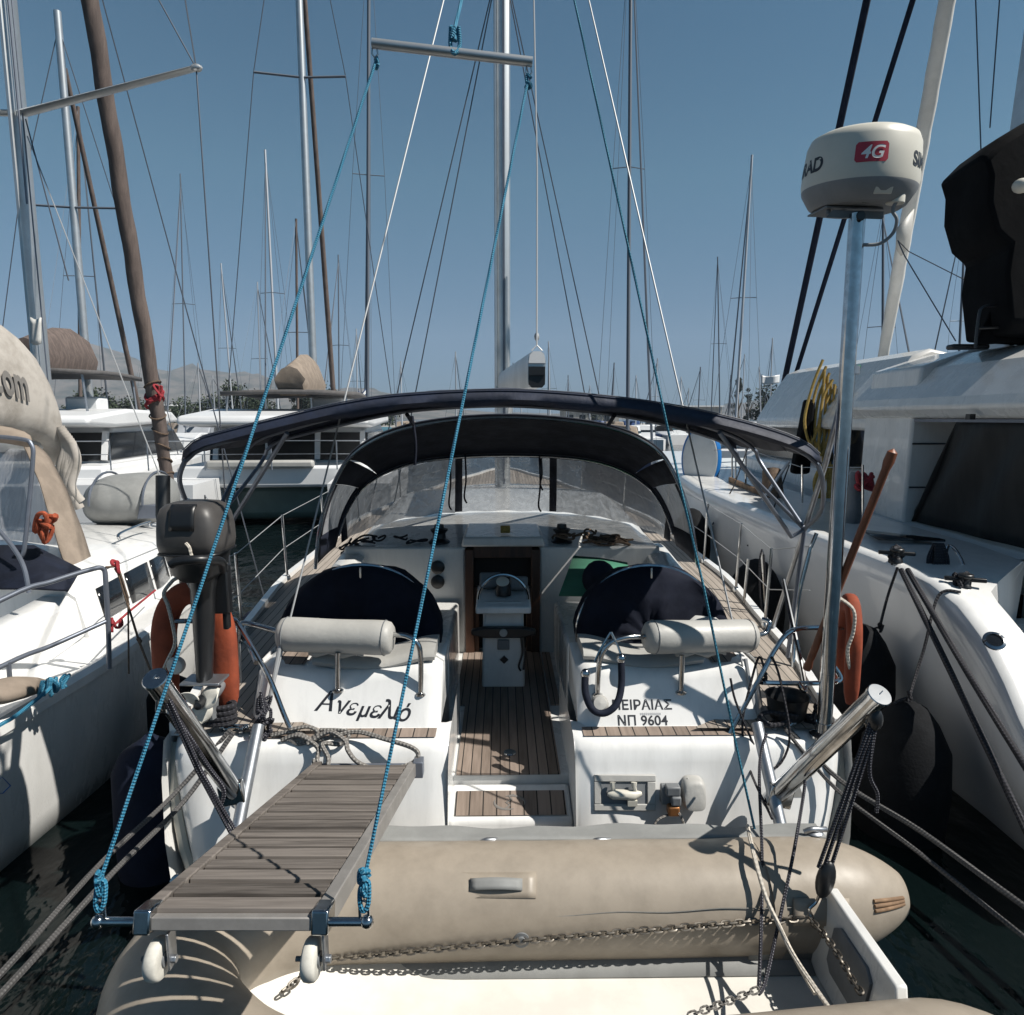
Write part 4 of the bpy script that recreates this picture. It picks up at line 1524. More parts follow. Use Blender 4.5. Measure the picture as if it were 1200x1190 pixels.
# rubbing strips at the stern quarters
for sgn in (-1, 1):
    mb = MB()
    mb.tube([(X0 + sgn * 1.84, 3.60, 0.97), (X0 + sgn * 1.80, 3.46, 0.75), (X0 + sgn * 1.72, 3.37, 0.5), (X0 + sgn * 1.60, 3.30, 0.2), (X0 + sgn * 1.52, 3.37, 0.0)], 0.030, 8)
    Y_('corner_fender', mb, 'radome')
    mb = MB()
    mb.box((X0 + sgn * 1.50, 3.56, 1.075), (0.16, 0.035, 0.03)).box((X0 + sgn * 1.46, 3.56, 1.06), (0.03, 0.05, 0.05)).box((X0 + sgn * 1.54, 3.56, 1.06), (0.03, 0.05, 0.05))
    Y_('mooring_cleat', mb, 'steel', bevel=0.008)

# ------------------------------------------------------------------ inflatable tender slung across the stern
TZ = 0.58
tender = thing('inflatable_tender', 'beige inflatable tender with white floor slung across the yacht\'s stern under the gangway', 'dinghy', (0.1, 2.4, 0.33))


def T_(name, mb, m, **k):
    return mb.build(name, m, k.pop('parent', tender), **k)


TR = 0.24
path = catmull([(1.82, 2.86, TZ), (1.45, 2.86, TZ), (0.6, 2.85, TZ), (-0.2, 2.84, TZ + .005), (-0.78, 2.80, TZ + .02), (-1.12, 2.63, TZ + .03), (-1.24, 2.36, TZ + .035), (-1.10, 2.10, TZ + .03),
                (-0.75, 1.885, TZ + .015), (-0.2, 1.84, TZ - .01), (0.6, 1.88, TZ - .01), (1.45, 1.945, TZ), (1.82, 1.95, TZ)], 8)
rad = []
for i, p in enumerate(path):
    e = min(1.0, (1.84 - p.x) / 0.42)
    rad.append(TR * (0.30 + 0.70 * math.sin(max(0.02, e) * PI / 2) ** 0.75) if p.x > 1.42 else TR)
mb = MB()
mb.tube(path, rad, 36)
T_('tube', mb, 'hypalon', smooth=60)
# seam tapes and rubber cone rings
mb = MB()
for zo in (-0.045, 0.0, 0.045):
    pts = []
    for i in range(15):
        a = -1.25 + 1.9 * i / 14
        x = 1.63 + 0.045 * math.cos(a * 0.5) + zo * 0.1
        e = min(1.0, (1.84 - x) / 0.42)
        r_ = TR * (0.30 + 0.70 * math.sin(max(0.02, e) * PI / 2) ** 0.75) + 0.004
        ang = 0.42 + zo * 2.0
        xx = 1.60 + 0.17 * i / 14
        e = min(1.0, (1.84 - xx) / 0.42)
        r_ = TR * (0.30 + 0.70 * math.sin(max(0.02, e) * PI / 2) ** 0.75) + 0.003
        pts.append((xx, 2.86 - math.cos(ang) * r_, TZ + math.sin(ang) * r_))
    mb.tube(pts, 0.008, 6)
T_('cone_band', mb, 'wood_brown', smooth=60)
for x in (-0.42, 1.18):
    mb = MB()
    mb.tube([(x - 0.025, 2.845, TZ), (x + 0.025, 2.845, TZ)], TR + 0.0025, 40, caps=False)
    T_('fabric_joint', mb, 'hypalon', smooth=60)
# flat rubber strake along the outboard shoulder of the far tube
mb = MB()
rows = []
for i in range(41):
    x = lerp(-0.72, 1.52, i / 40)
    a = R(52 + 4 * math.sin(i * 0.5))
    c_ = V((x, 2.85, TZ))
    wv = 0.006 * math.sin(i * 0.9) + 0.008 * math.sin(i * 0.33)
    p0 = c_ + V((0, math.cos(a) * (TR + .004), math.sin(a) * (TR + .004)))
    rows.append([p0 + V((0, -0.035, 0.016)), p0 + V((0, 0.0, 0.012)), p0 + V((0, 0.075, 0.012 + wv)), p0 + V((0, 0.078, -0.02 + wv))])
mb.grid(rows)
T_('rub_strake', mb, 'hypalon_grey', smooth=50, solid=0.012)
# lifeline rings on the strake
for px in (575, 705, 955):
    p = at(px, 988 if px < 900 else 975, 2.98)
    mb = MB()
    mb.rope([p + V((-0.05, 0, 0)), p + V((-0.02, -0.01, 0.02)), p + V((0.03, 0.0, 0.012)), p + V((0.06, 0.02, 0))], 0.013, 8)
    mb.ell(p + V((0, 0, -0.005)), (0.04, 0.03, 0.012), 12, 6)
    T_('lashing_eye', mb, 'steel_dull', smooth=50)


def tube_pt(px, py, off=0.004):      # on the far tube's skin
    d = ray(px, py)
    o = V((0, 0, ZC))
    # ray against the cylinder y=2.85, z=TZ, radius TR+off
    A = d.y ** 2 + d.z ** 2
    B = 2 * (d.y * (o.y - 2.85) + d.z * (o.z - TZ))
    Cc = (o.y - 2.85) ** 2 + (o.z - TZ) ** 2 - (TR + off) ** 2
    D = max(0, B * B - 4 * A * Cc)
    return o + d * ((-B - math.sqrt(D)) / (2 * A))


# carry handle with its pad, and the valve
mb = MB()
mb.grid([[tube_pt(lerp(529, 628, i / 10), lerp(1023, 1053, j / 4), 0.004) for i in range(11)] for j in range(5)])
pad = T_('handle_pad', mb, 'hypalon', smooth=60, solid=0.008)
mb = MB()
mb.grid([[tube_pt(lerp(551, 612, i / 8), lerp(1030, 1044, j / 3) - 1.5 * math.sin(PI * i / 8), 0.012 + 0.018 * math.sin(PI * i / 8)) for i in range(9)] for j in range(4)])
T_('carry_handle', mb, 'hypalon_grey', parent=pad, smooth=60, solid=0.008)
mb = MB()
q = tube_pt(611, 1101, 0.0)
nn = (q - V((q.x, 2.85, TZ))).normalized()
mb.lathe([(0.034, 0), (0.034, 0.008), (0.022, 0.010), (0.022, 0.020), (0.0, 0.021)], q, nn, n=22)
T_('air_valve', mb, 'mid_grey')
# seam along the tube and glued patches
mb = MB()
mb.tube([tube_pt(x, 1079 - (x - 480) * 0.036 + 1.2 * math.sin(x * 0.05), 0.0008) for x in range(400, 1000, 12)], 0.0022, 5)
T_('tube_seam', mb, 'hypalon_dark')
mb = MB()
mb.grid([[tube_pt(lerp(930, 995, i / 8), lerp(1053, 1085, j / 4), 0.003) for i in range(9)] for j in range(5)])
T_('tow_patch', mb, 'hypalon', smooth=60, solid=0.006)
# hull, floor moulding and transom board
mb = MB()
sec_ = [(2.82, 0.50), (2.72, 0.42), (2.62, 0.395), (2.2, 0.395), (2.08, 0.42), (1.98, 0.50)]
rws = []
for x, s_, up in ((1.40, 1, 0), (0.6, 1, 0), (-0.2, 0.98, 0.005), (-0.6, 0.86, 0.03), (-0.95, 0.5, 0.09), (-1.12, 0.12, 0.16)):
    rws.append([(x, 2.4 + (y - 2.4) * s_, z + up) for y, z in sec_])
mb.grid(rws)
T_('floor', mb, 'tender_floor', smooth=50)
mb = MB()
rws = []
for x, s_, up in ((1.42, 1, 0), (0.2, 1, 0), (-0.6, 0.85, 0.05), (-1.15, 0.1, 0.2)):
    rws.append([(x, 2.4 + (y - 2.4) * s_, z + up) for y, z in ((2.80, 0.42), (2.6, 0.30), (2.4, 0.20), (2.2, 0.30), (2.0, 0.42))])
mb.grid(rws)
T_('hull_bottom', mb, 'tender_floor', smooth=50)
tb = MB()
tb.prism([(2.70, 0.66), (2.70, 0.40), (2.10, 0.40), (2.10, 0.66), (2.15, 0.76), (2.66, 0.76)], lambda u, v, t: V((t + (v - 0.4) * 0.16, u, v)), 1.33, 1.375)
bd = T_('transom_board', tb, 'gelcoat', bevel=0.008)
tp = MB()
tp.prism([(2.50, 0.70), (2.54, 0.67), (2.54, 0.53), (2.50, 0.50), (2.30, 0.50), (2.26, 0.53), (2.26, 0.67), (2.30, 0.70)], lambda u, v, t: V((t + (v - 0.4) * 0.16, u, v)), 1.318, 1.331)
T_('motor_pad', tp, 'mid_grey', parent=bd, bevel=0.003)
# inner cheek panel closing the floor to the tube at the stern
mb = MB()
mb.grid([[(1.05, 2.66, 0.40), (1.35, 2.66, 0.40)], [(1.12, 2.68, 0.58), (1.35, 2.68, 0.66)]])
T_('floor_cheek', mb, 'hypalon_grey', solid=0.02)
# grey fabric fillet between far tube and floor
mb = MB()
mb.grid([[(lerp(-0.8, 1.33, i / 20), 2.70, 0.455), (lerp(-0.8, 1.33, i / 20), 2.66, 0.425), (lerp(-0.8, 1.33, i / 20), 2.60, 0.400)] for i in range(21)])
T_('floor_fillet', mb, 'hypalon_grey', solid=0.012)


# chain across the tender: every link a ring, alternately turned
def chain_mb(pts, link=0.040, r=0.0045):
    P = catmull(pts, 12)
    Ls = [0]
    for a, b in zip(P, P[1:]):
        Ls.append(Ls[-1] + (b - a).length)
    pitch = link * 0.72
    n = int(Ls[-1] / pitch)
    mb = MB()
    k = 0
    for i in range(n):
        d0 = (i + 0.5) * pitch
        while k < len(Ls) - 2 and Ls[k + 1] < d0:
            k += 1
        t = (d0 - Ls[k]) / (Ls[k + 1] - Ls[k])
        c = P[k].lerp(P[k + 1], t)
        dr = (P[k + 1] - P[k]).normalized()
        s1 = dr.cross(V((0, 0, 1))).normalized()
        s2 = dr.cross(s1)
        ang = (0.6 if i % 2 else 0.6 + PI / 2) + random.uniform(-.25, .25)
        sd = s1 * math.cos(ang) + s2 * math.sin(ang)
        ring = []
        for j in range(13):
            a = 2 * PI * j / 12
            cx = math.cos(a)
            ring.append(c + dr * (link / 2 * (0.55 * cx + 0.45 * (1 if cx > 0.2 else -1 if cx < -0.2 else cx * 5))) + sd * (link * 0.30 * math.sin(a)))
        mb.tube(ring, r, 5, caps=False)
    return mb


hookR = at(948, 1076, 2.62)
cm = chain_mb([at(372, 1124, 2.58), at(440, 1119, 2.585), at(610, 1103, 2.59), at(800, 1087, 2.60), at(900, 1079, 2.61), hookR])
single('sling_chain', cm, 'chain', 'grey galvanised chain slung across the tender\'s far tube just below its round valve', 'chain', 'lifting chains of the tender')
cm = chain_mb([hookR, at(975, 1108, 2.45), at(1000, 1150, 2.28), at(1012, 1168, 2.2)])
single('sling_chain', cm, 'chain', 'short chain hanging down the inside of the tender\'s white transom board', 'chain', 'lifting chains of the tender')
cm = chain_mb([at(358, 1138, 2.52), at(345, 1152, 2.46), at(330, 1163, 2.42)])
single('sling_chain', cm, 'chain', 'short piece of chain beside the right-hand gangway wheel', 'chain', 'lifting chains of the tender')
cm = chain_mb([at(888, 1160, 2.30), at(858, 1172, 2.28), at(820, 1186, 2.25), at(800, 1193, 2.24)], 0.036, 0.004)
single('sling_chain', cm, 'rope_grey', 'pale chain lying on the tender\'s white floor at the bottom edge', 'chain', 'lifting chains of the tender')

# ------------------------------------------------------------------ gangway
pn, pf = V((-0.745, 1.74, 1.375)), V((-0.705, 3.33, 0.965))
gang = thing('gangway', 'weathered grey slatted gangway running from the stern out over the beige tender', 'gangway', pf)
gd = (pf - pn).normalized()
gs = V((1, 0, 0)) - gd * gd.x
gs.normalize()
gu = gs.cross(gd)


def G_(name, mb, m, **k):
    return mb.build(name, m, k.pop('parent', gang), **k)


def gp_(s, t, h):               # along (m from the near end), across, up
    return pn + gd * s + gs * t + gu * h


GL = (pf - pn).length
for k, sgn in enumerate((-1, 1)):
    mb = MB()
    mb.rings([[gp_(s, sgn * 0.245 + x, h) for x, h in ((-0.020, -0.040), (0.020, -0.040), (0.020, 0.028), (-0.020, 0.028))] for s in (0.0, GL)])
    G_('side_beam', mb, 'slat_wood' if sgn < 0 else 'alu_warm', bevel=0.004)
ns = 17
mbs = MB()
for i in range(ns):
    s0 = 0.012 + (GL - 0.04) * i / ns
    s1 = s0 + (GL - 0.04) / ns - 0.032
    hz = random.uniform(-0.002, 0.002)
    m_ = (s0 + s1) / 2
    for a, b in ((s0, m_ - 0.0015), (m_ + 0.0015, s1)):
        mbs.rings([[gp_(s, t, h + hz) for s, h in ((a, -0.012), (b, -0.012), (b, 0.026), (a, 0.023))] for t in (-0.222 + random.uniform(-.003, .003), 0.222 + random.uniform(-.003, .003))])
G_('slats', mbs, 'slat_wood', bevel=0.003)
mb = MB()
mb.rings([[gp_(s, t, h) for s, h in ((-0.02, -0.026), (0.01, -0.026), (0.01, 0.010), (-0.02, 0.010))] for t in (-0.222, 0.222)])
G_('end_beam', mb, 'alu_warm', bevel=0.004)
for sgn in (-1, 1):
    mb = MB()
    mb.rings([[gp_(s, sgn * 0.245 + x, h) for x, h in ((-0.024, -0.036), (0.024, -0.036), (0.024, 0.030), (-0.024, 0.030))] for s in (-0.026, 0.05)])
    G_('end_fitting', mb, 'steel', bevel=0.006)
    mb = MB()
    mb.tube([gp_(-0.01, sgn * 0.265, -0.005), gp_(-0.01, sgn * 0.372, -0.005)], 0.0125, 10)
    mb.ell(gp_(-0.01, sgn * 0.372, -0.005), (0.019, 0.019, 0.019), 12, 8)
    arm = G_('rope_arm', mb, 'steel')
    # wheel and fork below the near end
    wc = gp_(0.02, sgn * 0.215, -0.115)
    mb = MB()
    ax = gs
    mb.lathe([(0.022, -0.019), (0.049, -0.019), (0.055, -0.013), (0.057, 0.0), (0.055, 0.013), (0.049, 0.019), (0.022, 0.019)], wc, ax, n=28)
    wh = G_('wheel', mb, 'rubber_white', smooth=50)
    mb = MB()
    mb.lathe([(0.0, -0.024), (0.020, -0.024), (0.020, 0.024), (0.0, 0.024)], wc, ax, n=16)
    mb.tube([wc - gs * 0.045, wc + gs * 0.045], 0.007, 8)
    G_('wheel_hub', mb, 'mid_grey', parent=wh)
    mb = MB()
    mb.box(wc + gs * 0.036 + gu * 0.03, (0.007, 0.045, 0.11))
    mb.lathe([(0.012, -0.006), (0.012, 0.008)], wc + gs * 0.045, gs, n=6)
    G_('wheel_fork', mb, 'steel_dull', bevel=0.002)
mb = MB()
mb.tube([gp_(GL, -0.26, 0.0), gp_(GL, 0.29, 0.0)], 0.018, 10)
mb.box(gp_(GL - 0.01, 0.275, 0), (0.05, 0.07, 0.085))
G_('hinge_bar', mb, 'alu_dark', bevel=0.004)
mb = MB()
q = at(209, 1032, 2.35)
mb.lathe([(0.018, 0), (0.026, 0.004), (0.026, 0.018), (0.018, 0.022)], q, (0.2, -1, 0.3), n=18)
mb.tube([q + V((0.012, 0, 0)), gp_(0.85, -0.25, -0.02)], 0.005, 6)
G_('bell_fitting', mb, 'steel')

# lifting bar and the blue lines that hold the gangway up
e1, e2 = at(436, 51, 2.95), at(624, 73, 2.95)
lb = MB()
lb.tube([e1, e2], 0.0195, 14)
lbar = thing('lifting_bar', 'grey metal lifting bar hung high on a blue line above the bimini', 'bar', e1.lerp(e2, .5))
lb.build('spar', 'alu', lbar)
for e in (e1 + V((0.01, 0, -0.03)), e2 + V((-0.015, 0, -0.03))):
    mb = MB()
    mb.tube([e + V((-0.008, 0, 0.03)), e + V((-0.012, 0, -0.01)), e + V((0, 0, -0.025)), e + V((0.012, 0, -0.01)), e + V((0.008, 0, 0.03))], 0.004, 6)
    mb.build('shackle', 'steel', lbar)


def knot(mb, c, s=0.03, r=0.010):
    c = V(c)
    random.seed(int(abs(c.x * 1000 + c.z * 777)))
    pts = [c + V((random.uniform(-1, 1) * s * 0.55, random.uniform(-1, 1) * s * 0.55, random.uniform(-1, 1) * s * 1.2)) for _ in range(9)]
    mb.rope(pts, r, 6, 4)


aL, aR = gp_(-0.01, -0.365, 0.0), gp_(-0.01, 0.365, 0.0)
for arm_p, bar_p, y0, lab in ((aL, e1 + V((0.012, 0, -0.07)), 1040, 'long blue line from the left end of the lifting bar to the gangway\'s left arm'),
                              (aR, e2 + V((-0.018, 0, -0.07)), 1045, 'long blue line from the right end of the lifting bar to the gangway\'s right arm')):
    mb = MB()
    kn = arm_p + V((0, 0.012, 0.11))
    mb.tube([kn, kn.lerp(bar_p, .3) + V((0, 0.004, -0.010)), kn.lerp(bar_p, .6) + V((0, 0.003, -0.010)), bar_p], 0.0056, 8)
    mb.rope([kn, kn + V((-.012, 0, -.03)), arm_p + V((-.010, 0, 0.045)), arm_p + V((0.0, -0.004, 0.03)), arm_p + V((.012, 0, 0.05)), kn + V((.012, 0, -.01)), kn], 0.007, 7)
    knot(mb, kn, 0.024, 0.0075)
    knot(mb, kn + V((0, 0, -.03)), 0.018, 0.0075)
    knot(mb, bar_p, 0.022, 0.007)
    r_ = thing('gangway_line', lab, 'rope', arm_p, 0, 'blue lines holding the gangway')
    mb.build('line', 'rope_blue', r_)
    mb = MB()
    mb.tube([arm_p + V((-.012, 0, 0.0)), arm_p + V((-.012, 0, 0.05)), arm_p + V((0, 0, 0.058)), arm_p + V((.012, 0, 0.05)), arm_p + V((.012, 0, 0.0))], 0.0045, 7)
    mb.build('shackle', 'steel', r_)
mb = MB()
c_ = at(533, 43, 2.95)
top_ = at(541, 0, 3.2)
mb.tube([c_ + V((0, 0, 0.03)), top_, top_ + (top_ - c_) * 6], 0.0075, 7)
mb.rope([c_ + V((-.016, 0, .035)), c_ + V((-.018, 0, -.035)), c_ + V((0, -.025, -.075)), c_ + V((.018, 0, -.035)), c_ + V((.016, 0, .035))], 0.0085, 7)
knot(mb, c_, 0.03, 0.008)
single('gangway_line', mb, 'rope_blue', 'short knotted blue line at the middle of the lifting bar, leading upward', 'rope', 'blue lines holding the gangway')
mb = MB()
mb.tube([at(885, 975, 3.06), at(862, 870, 3.12), at(825, 690, 3.25), at(795, 560, 3.4), at(745, 330, 3.7), at(673, 0, 4.3), at(673, 0, 4.3) + (at(673, 0, 4.3) - at(745, 330, 3.7)) * 2], 0.0062, 7)
single('halyard', mb, 'rope_teal', 'dark teal line from above down past the right headrest to the tender', 'rope')

# ------------------------------------------------------------------ davit tackles and loose lines
lt = at(275, 985, 2.75)
mb = MB()
cl = at(190, 812, 2.68)
for k, (dx, dy) in enumerate(((0, 0), (0.018, 0.01))):
    mb.tube([cl + V((dx, 0, 0)), at(232 + 4 * k, 905, 2.72), lt + V((dx, dy, 0))], 0.0085, 7)
mb.rope([at(205, 838, 2.7), at(226, 870, 2.74), at(245, 900, 2.78), at(262, 925, 2.8), at(258, 945, 2.8)], 0.010, 7)
single('davit_tackle', mb, 'rope_fleck', 'dark flecked tackle lines under the left davit', 'rope', 'davit tackles')
mb = MB()
cr = at(1026, 845, 2.66)
lo_ = at(968, 1022, 2.62)
for k, dx in enumerate((-0.028, -0.008, 0.016)):
    mb.tube([cr + V((dx * 0.7, 0, 0)), lo_ + V((dx * 1.2, 0, 0.02))], 0.008, 7)
mb.rope([cr + V((0.0, 0, -.02)), at(1019, 905, 2.64), at(1028, 930, 2.64), at(1027, 952, 2.64)], 0.008, 7)
tk = thing('davit_tackle', 'dark flecked tackle with a black block under the right davit', 'rope', lo_, 0, 'davit tackles')
mb.build('line', 'rope_fleck', tk)
mb = MB()
mb.ell(lo_ + V((0.0, 0, -0.035)), (0.040, 0.028, 0.085), 14, 10, Mx.Rotation(R(10), 3, 'Y'))
mb.build('block', 'black_plastic', tk, smooth=60)
mb = MB()
mb.ell(cr + V((0.0, 0, 0.005)), (0.030, 0.024, 0.05), 12, 8)
mb.build('top_block', 'black_plastic', tk, smooth=60)
mb = MB()
mb.rope([lo_ + V((-.02, 0, -.10)), lo_ + V((-.035, 0, -.14)), hookR + V((0, 0, 0.04)), hookR + V((0.015, 0, 0.0)), hookR + V((-0.015, 0, 0.01))], 0.007, 7)
mb.build('hook', 'steel', tk)
mb = MB()
mb.rope([at(898, 860, 3.2), at(890, 900, 3.05), at(893, 1000, 2.8), at(892, 1090, 2.55), at(889, 1160, 2.35)], 0.0075, 7)
single('sling_line', mb, 'rope_fleck', 'black flecked line hanging straight down into the tender, left of its white transom board', 'rope', 'slack lines over the tender')
mb = MB()
mb.rope([at(943, 915, 3.0), at(942, 930, 2.95), at(930, 1000, 2.72), at(912, 1085, 2.55), at(897, 1150, 2.38), at(889, 1165, 2.33)], 0.0075, 7)
single('sling_line', mb, 'rope_fleck', 'slack flecked line curving from the right davit base into the tender', 'rope', 'slack lines over the tender')
mb = MB()
mb.rope([at(876, 968, 2.98), at(883, 1000, 2.75), at(897, 1050, 2.62), at(912, 1083, 2.55), at(930, 1120, 2.42), at(960, 1165, 2.25), at(985, 1200, 2.1)], 0.0095, 8)
mb.rope([at(912, 1083, 2.54), at(935, 1130, 2.4), at(955, 1165, 2.28)], 0.008, 7)
single('painter_line', mb, 'rope_white', 'pale cream painter line draped over the tube and floor of the tender', 'rope')
mb = MB()
mb.rope([at(856, 795, 3.58), at(865, 830, 3.52), at(900, 900, 3.4), at(925, 870, 3.42), at(915, 800, 3.5), at(905, 770, 3.55)], 0.007, 6)
mb.rope([at(897, 792, 3.56), at(890, 770, 3.56), at(880, 800, 3.54), at(870, 850, 3.5), at(878, 900, 3.42), at(905, 960, 3.1)], 0.0065, 6)
knot(mb, at(894, 792, 3.56), 0.045, 0.009)
single('rail_line', mb, 'rope_black', 'thin black line knotted round the right stern rail', 'rope')
# grey rope heaped at the gangway's inner end
mb = MB()
mb.rope([at(318, 862, 3.5), at(345, 858, 3.48), at(368, 868, 3.45), at(395, 862, 3.45), at(420, 858, 3.45), at(450, 866, 3.40), at(482, 876, 3.36), at(490, 886, 3.34), at(478, 897, 3.32), at(445, 902, 3.30), at(420, 894, 3.30), at(408, 880, 3.33), at(404, 868, 3.38), at(385, 858, 3.44), at(360, 872, 3.42)], 0.0125, 8)
mb.rope([at(330, 868, 3.46), at(350, 862, 3.45), at(372, 876, 3.40), at(372, 892, 3.34), at(380, 910, 3.28), at(385, 890, 3.32), at(378, 872, 3.40), at(400, 872, 3.42), at(408, 858, 3.46), at(375, 856, 3.5)], 0.012, 8)
mb.rope([at(368, 890, 3.34), at(366, 925, 3.27), at(372, 938, 3.22)], 0.010, 8)
mb.rope([at(340, 855, 3.47), at(362, 852, 3.47), at(372, 860, 3.46), at(352, 872, 3.45), at(338, 865, 3.46)], 0.011, 8)
single('mooring_rope', mb, 'rope_grey', 'grey rope in loose loops at the inner end of the gangway', 'rope')
mb = MB()
for k in range(5):
    knot(mb, at(312 + random.uniform(-14, 12), 825 + k * 9, 3.5), 0.06, 0.009)
single('rope_bundle', mb, 'rope_fleck', 'tangled bundle of dark flecked line on the left backstay', 'rope')

# ------------------------------------------------------------------ outboard motor on the left stern rail
om = thing('outboard_motor', 'grey outboard motor clamped to the left stern rail', 'outboard', at(238, 830, 3.42))


def O_(name, mb, m, **k):
    return mb.build(name, m, k.pop('parent', om), **k)


oc = at(232, 640, 3.42)
mb = MB()
rws = []
for z, wx, wy, ox in ((-0.03, 0.138, 0.13, 0), (-0.015, 0.150, 0.15, 0), (0.03, 0.155, 0.165, 0), (0.10, 0.152, 0.165, 0), (0.16, 0.145, 0.158, -0.003), (0.20, 0.130, 0.145, -0.005), (0.222, 0.104, 0.115, -0.008), (0.232, 0.05, 0.06, -0.010)):
    row = []
    for k in range(28):
        a = 2 * PI * k / 28
        e = 0.42
        row.append(oc + V((ox + wx * math.copysign(abs(math.cos(a)) ** e, math.cos(a)), wy * math.copysign(abs(math.sin(a)) ** e, math.sin(a)), z)))
    rws.append(row)
mb.rings(rws)
O_('cowling', mb, 'grey_plastic', smooth=50)
mb = MB()
mb.tube([oc + V((0.152 * math.copysign(abs(math.cos(a)) ** 0.42, math.cos(a)), 0.155 * math.copysign(abs(math.sin(a)) ** 0.42, math.sin(a)), -0.02)) for a in [2 * PI * k / 40 for k in range(41)]], 0.005, 6, caps=False)
mb.box(oc + V((0.03, -0.152, -0.035)), (0.05, 0.02, 0.035))
O_('cowl_seal', mb, 'black_plastic')
mb = MB()
cw = [(-0.03, 0.13), (0.03, 0.165), (0.10, 0.165), (0.16, 0.158), (0.20, 0.145), (0.222, 0.115), (0.232, 0.06)]
mb.grid([[oc + V((-0.06 + 0.12 * i / 6, -interp(cw, z_) - 0.003, z_ + 0.003)) for i in range(7)] for z_ in (0.10, 0.13, 0.16, 0.18, 0.20, 0.212, 0.222)])
O_('cowl_panel', mb, 'black_plastic', smooth=60, solid=0.008)
mb = MB()
rws = []
for z, wx, wy in ((-0.17, 0.075, 0.09), (-0.13, 0.118, 0.12), (-0.05, 0.138, 0.14), (-0.015, 0.144, 0.142)):
    rws.append([oc + V((wx * math.copysign(abs(math.cos(2 * PI * k / 24)) ** .7, math.cos(2 * PI * k / 24)), wy * math.copysign(abs(math.sin(2 * PI * k / 24)) ** .7, math.sin(2 * PI * k / 24)), z)) for k in range(24)])
mb.rings(rws)
O_('lower_cowl', mb, 'black_plastic', smooth=50)
mb = MB()
mb.rope([at(218, 637, 3.23), at(222, 642, 3.22), at(224, 650, 3.22), at(228, 657, 3.22)], 0.008, 6)
O_('lanyard', mb, 'rope_white')
mb = MB()
mb.rope([at(262, 668, 3.35), at(258, 658, 3.22), at(235, 656, 3.12), at(210, 658, 3.1), at(200, 662, 3.1)], [0.02] * 0 or 0.021, 10)
O_('tiller', mb, 'black_plastic')
mb = MB()
mb.tube([at(191, 558, 3.62), at(191, 604, 3.58), at(197, 640, 3.52), at(205, 662, 3.48)], [0.036, 0.036, 0.034, 0.03], 12)
O_('tilt_handle', mb, 'black_plastic')
mb = MB()
rws = []
p0, p1 = at(238, 672, 3.42), at(240, 800, 3.42)
for t, wx, wy in ((0, 0.075, 0.085), (0.15, 0.055, 0.07), (0.5, 0.05, 0.065), (0.75, 0.042, 0.06), (0.95, 0.036, 0.06), (1.0, 0.03, 0.055)):
    c_ = p0.lerp(p1, t)
    rws.append([c_ + V((wx * math.cos(2 * PI * k / 16), wy * math.sin(2 * PI * k / 16), 0)) for k in range(16)])
mb.rings(rws)
O_('leg', mb, 'black_plastic', smooth=50)
mb = MB()
mb.box(p0 + V((0.0, 0.08, -0.10)), (0.20, 0.06, 0.26)).box(p0 + V((0.07, 0.09, -0.22)), (0.03, 0.05, 0.2)).box(p0 + V((-0.07, 0.09, -0.22)), (0.03, 0.05, 0.2))
O_('clamp_bracket', mb, 'black_plastic', bevel=0.01)
pc = at(240, 820, 3.38)
mb = MB()
mb.box(at(240, 797, 3.42), (0.20, 0.14, 0.014))
O_('anti_splash_plate', mb, 'steel_dull', bevel=0.004)
mb = MB()
mb.ell(pc + V((0, 0.09, 0.0)), (0.042, 0.15, 0.042), 16, 10)
mb.prism([(-0.02, -0.03), (0.10, -0.03), (0.06, -0.15), (0.0, -0.14)], lambda u, v, t: pc + V((t, u + 0.06, v)), -0.008, 0.008)
O_('gearcase', mb, 'mid_grey', smooth=50)
pr_ = MB()
pr_.lathe([(0.0, -0.09), (0.02, -0.085), (0.032, -0.05), (0.035, 0.0)], pc, (0, 1, 0), n=16)
prop = O_('propeller', pr_, 'black_plastic')
for k in range(3):
    a0 = 0.55 + k * 2 * PI / 3
    mb = MB()
    rows = []
    for j in range(7):
        t = j / 6
        r_ = lerp(0.028, 0.108, t)
        half = 0.055 * math.sin(PI * min(0.97, 0.22 + 0.74 * t)) ** 0.8 / 1.0
        rows.append([pc + V((math.cos(a0 + s_ * half / r_ * 0.9) * r_, -0.045 + s_ * 0.03, math.sin(a0 + s_ * half / r_ * 0.9) * r_)) for s_ in (-1, -0.5, 0, 0.5, 1)])
    mb.grid(rows)
    O_('blade', mb, 'rubber_white', parent=prop, smooth=60, solid=0.005)

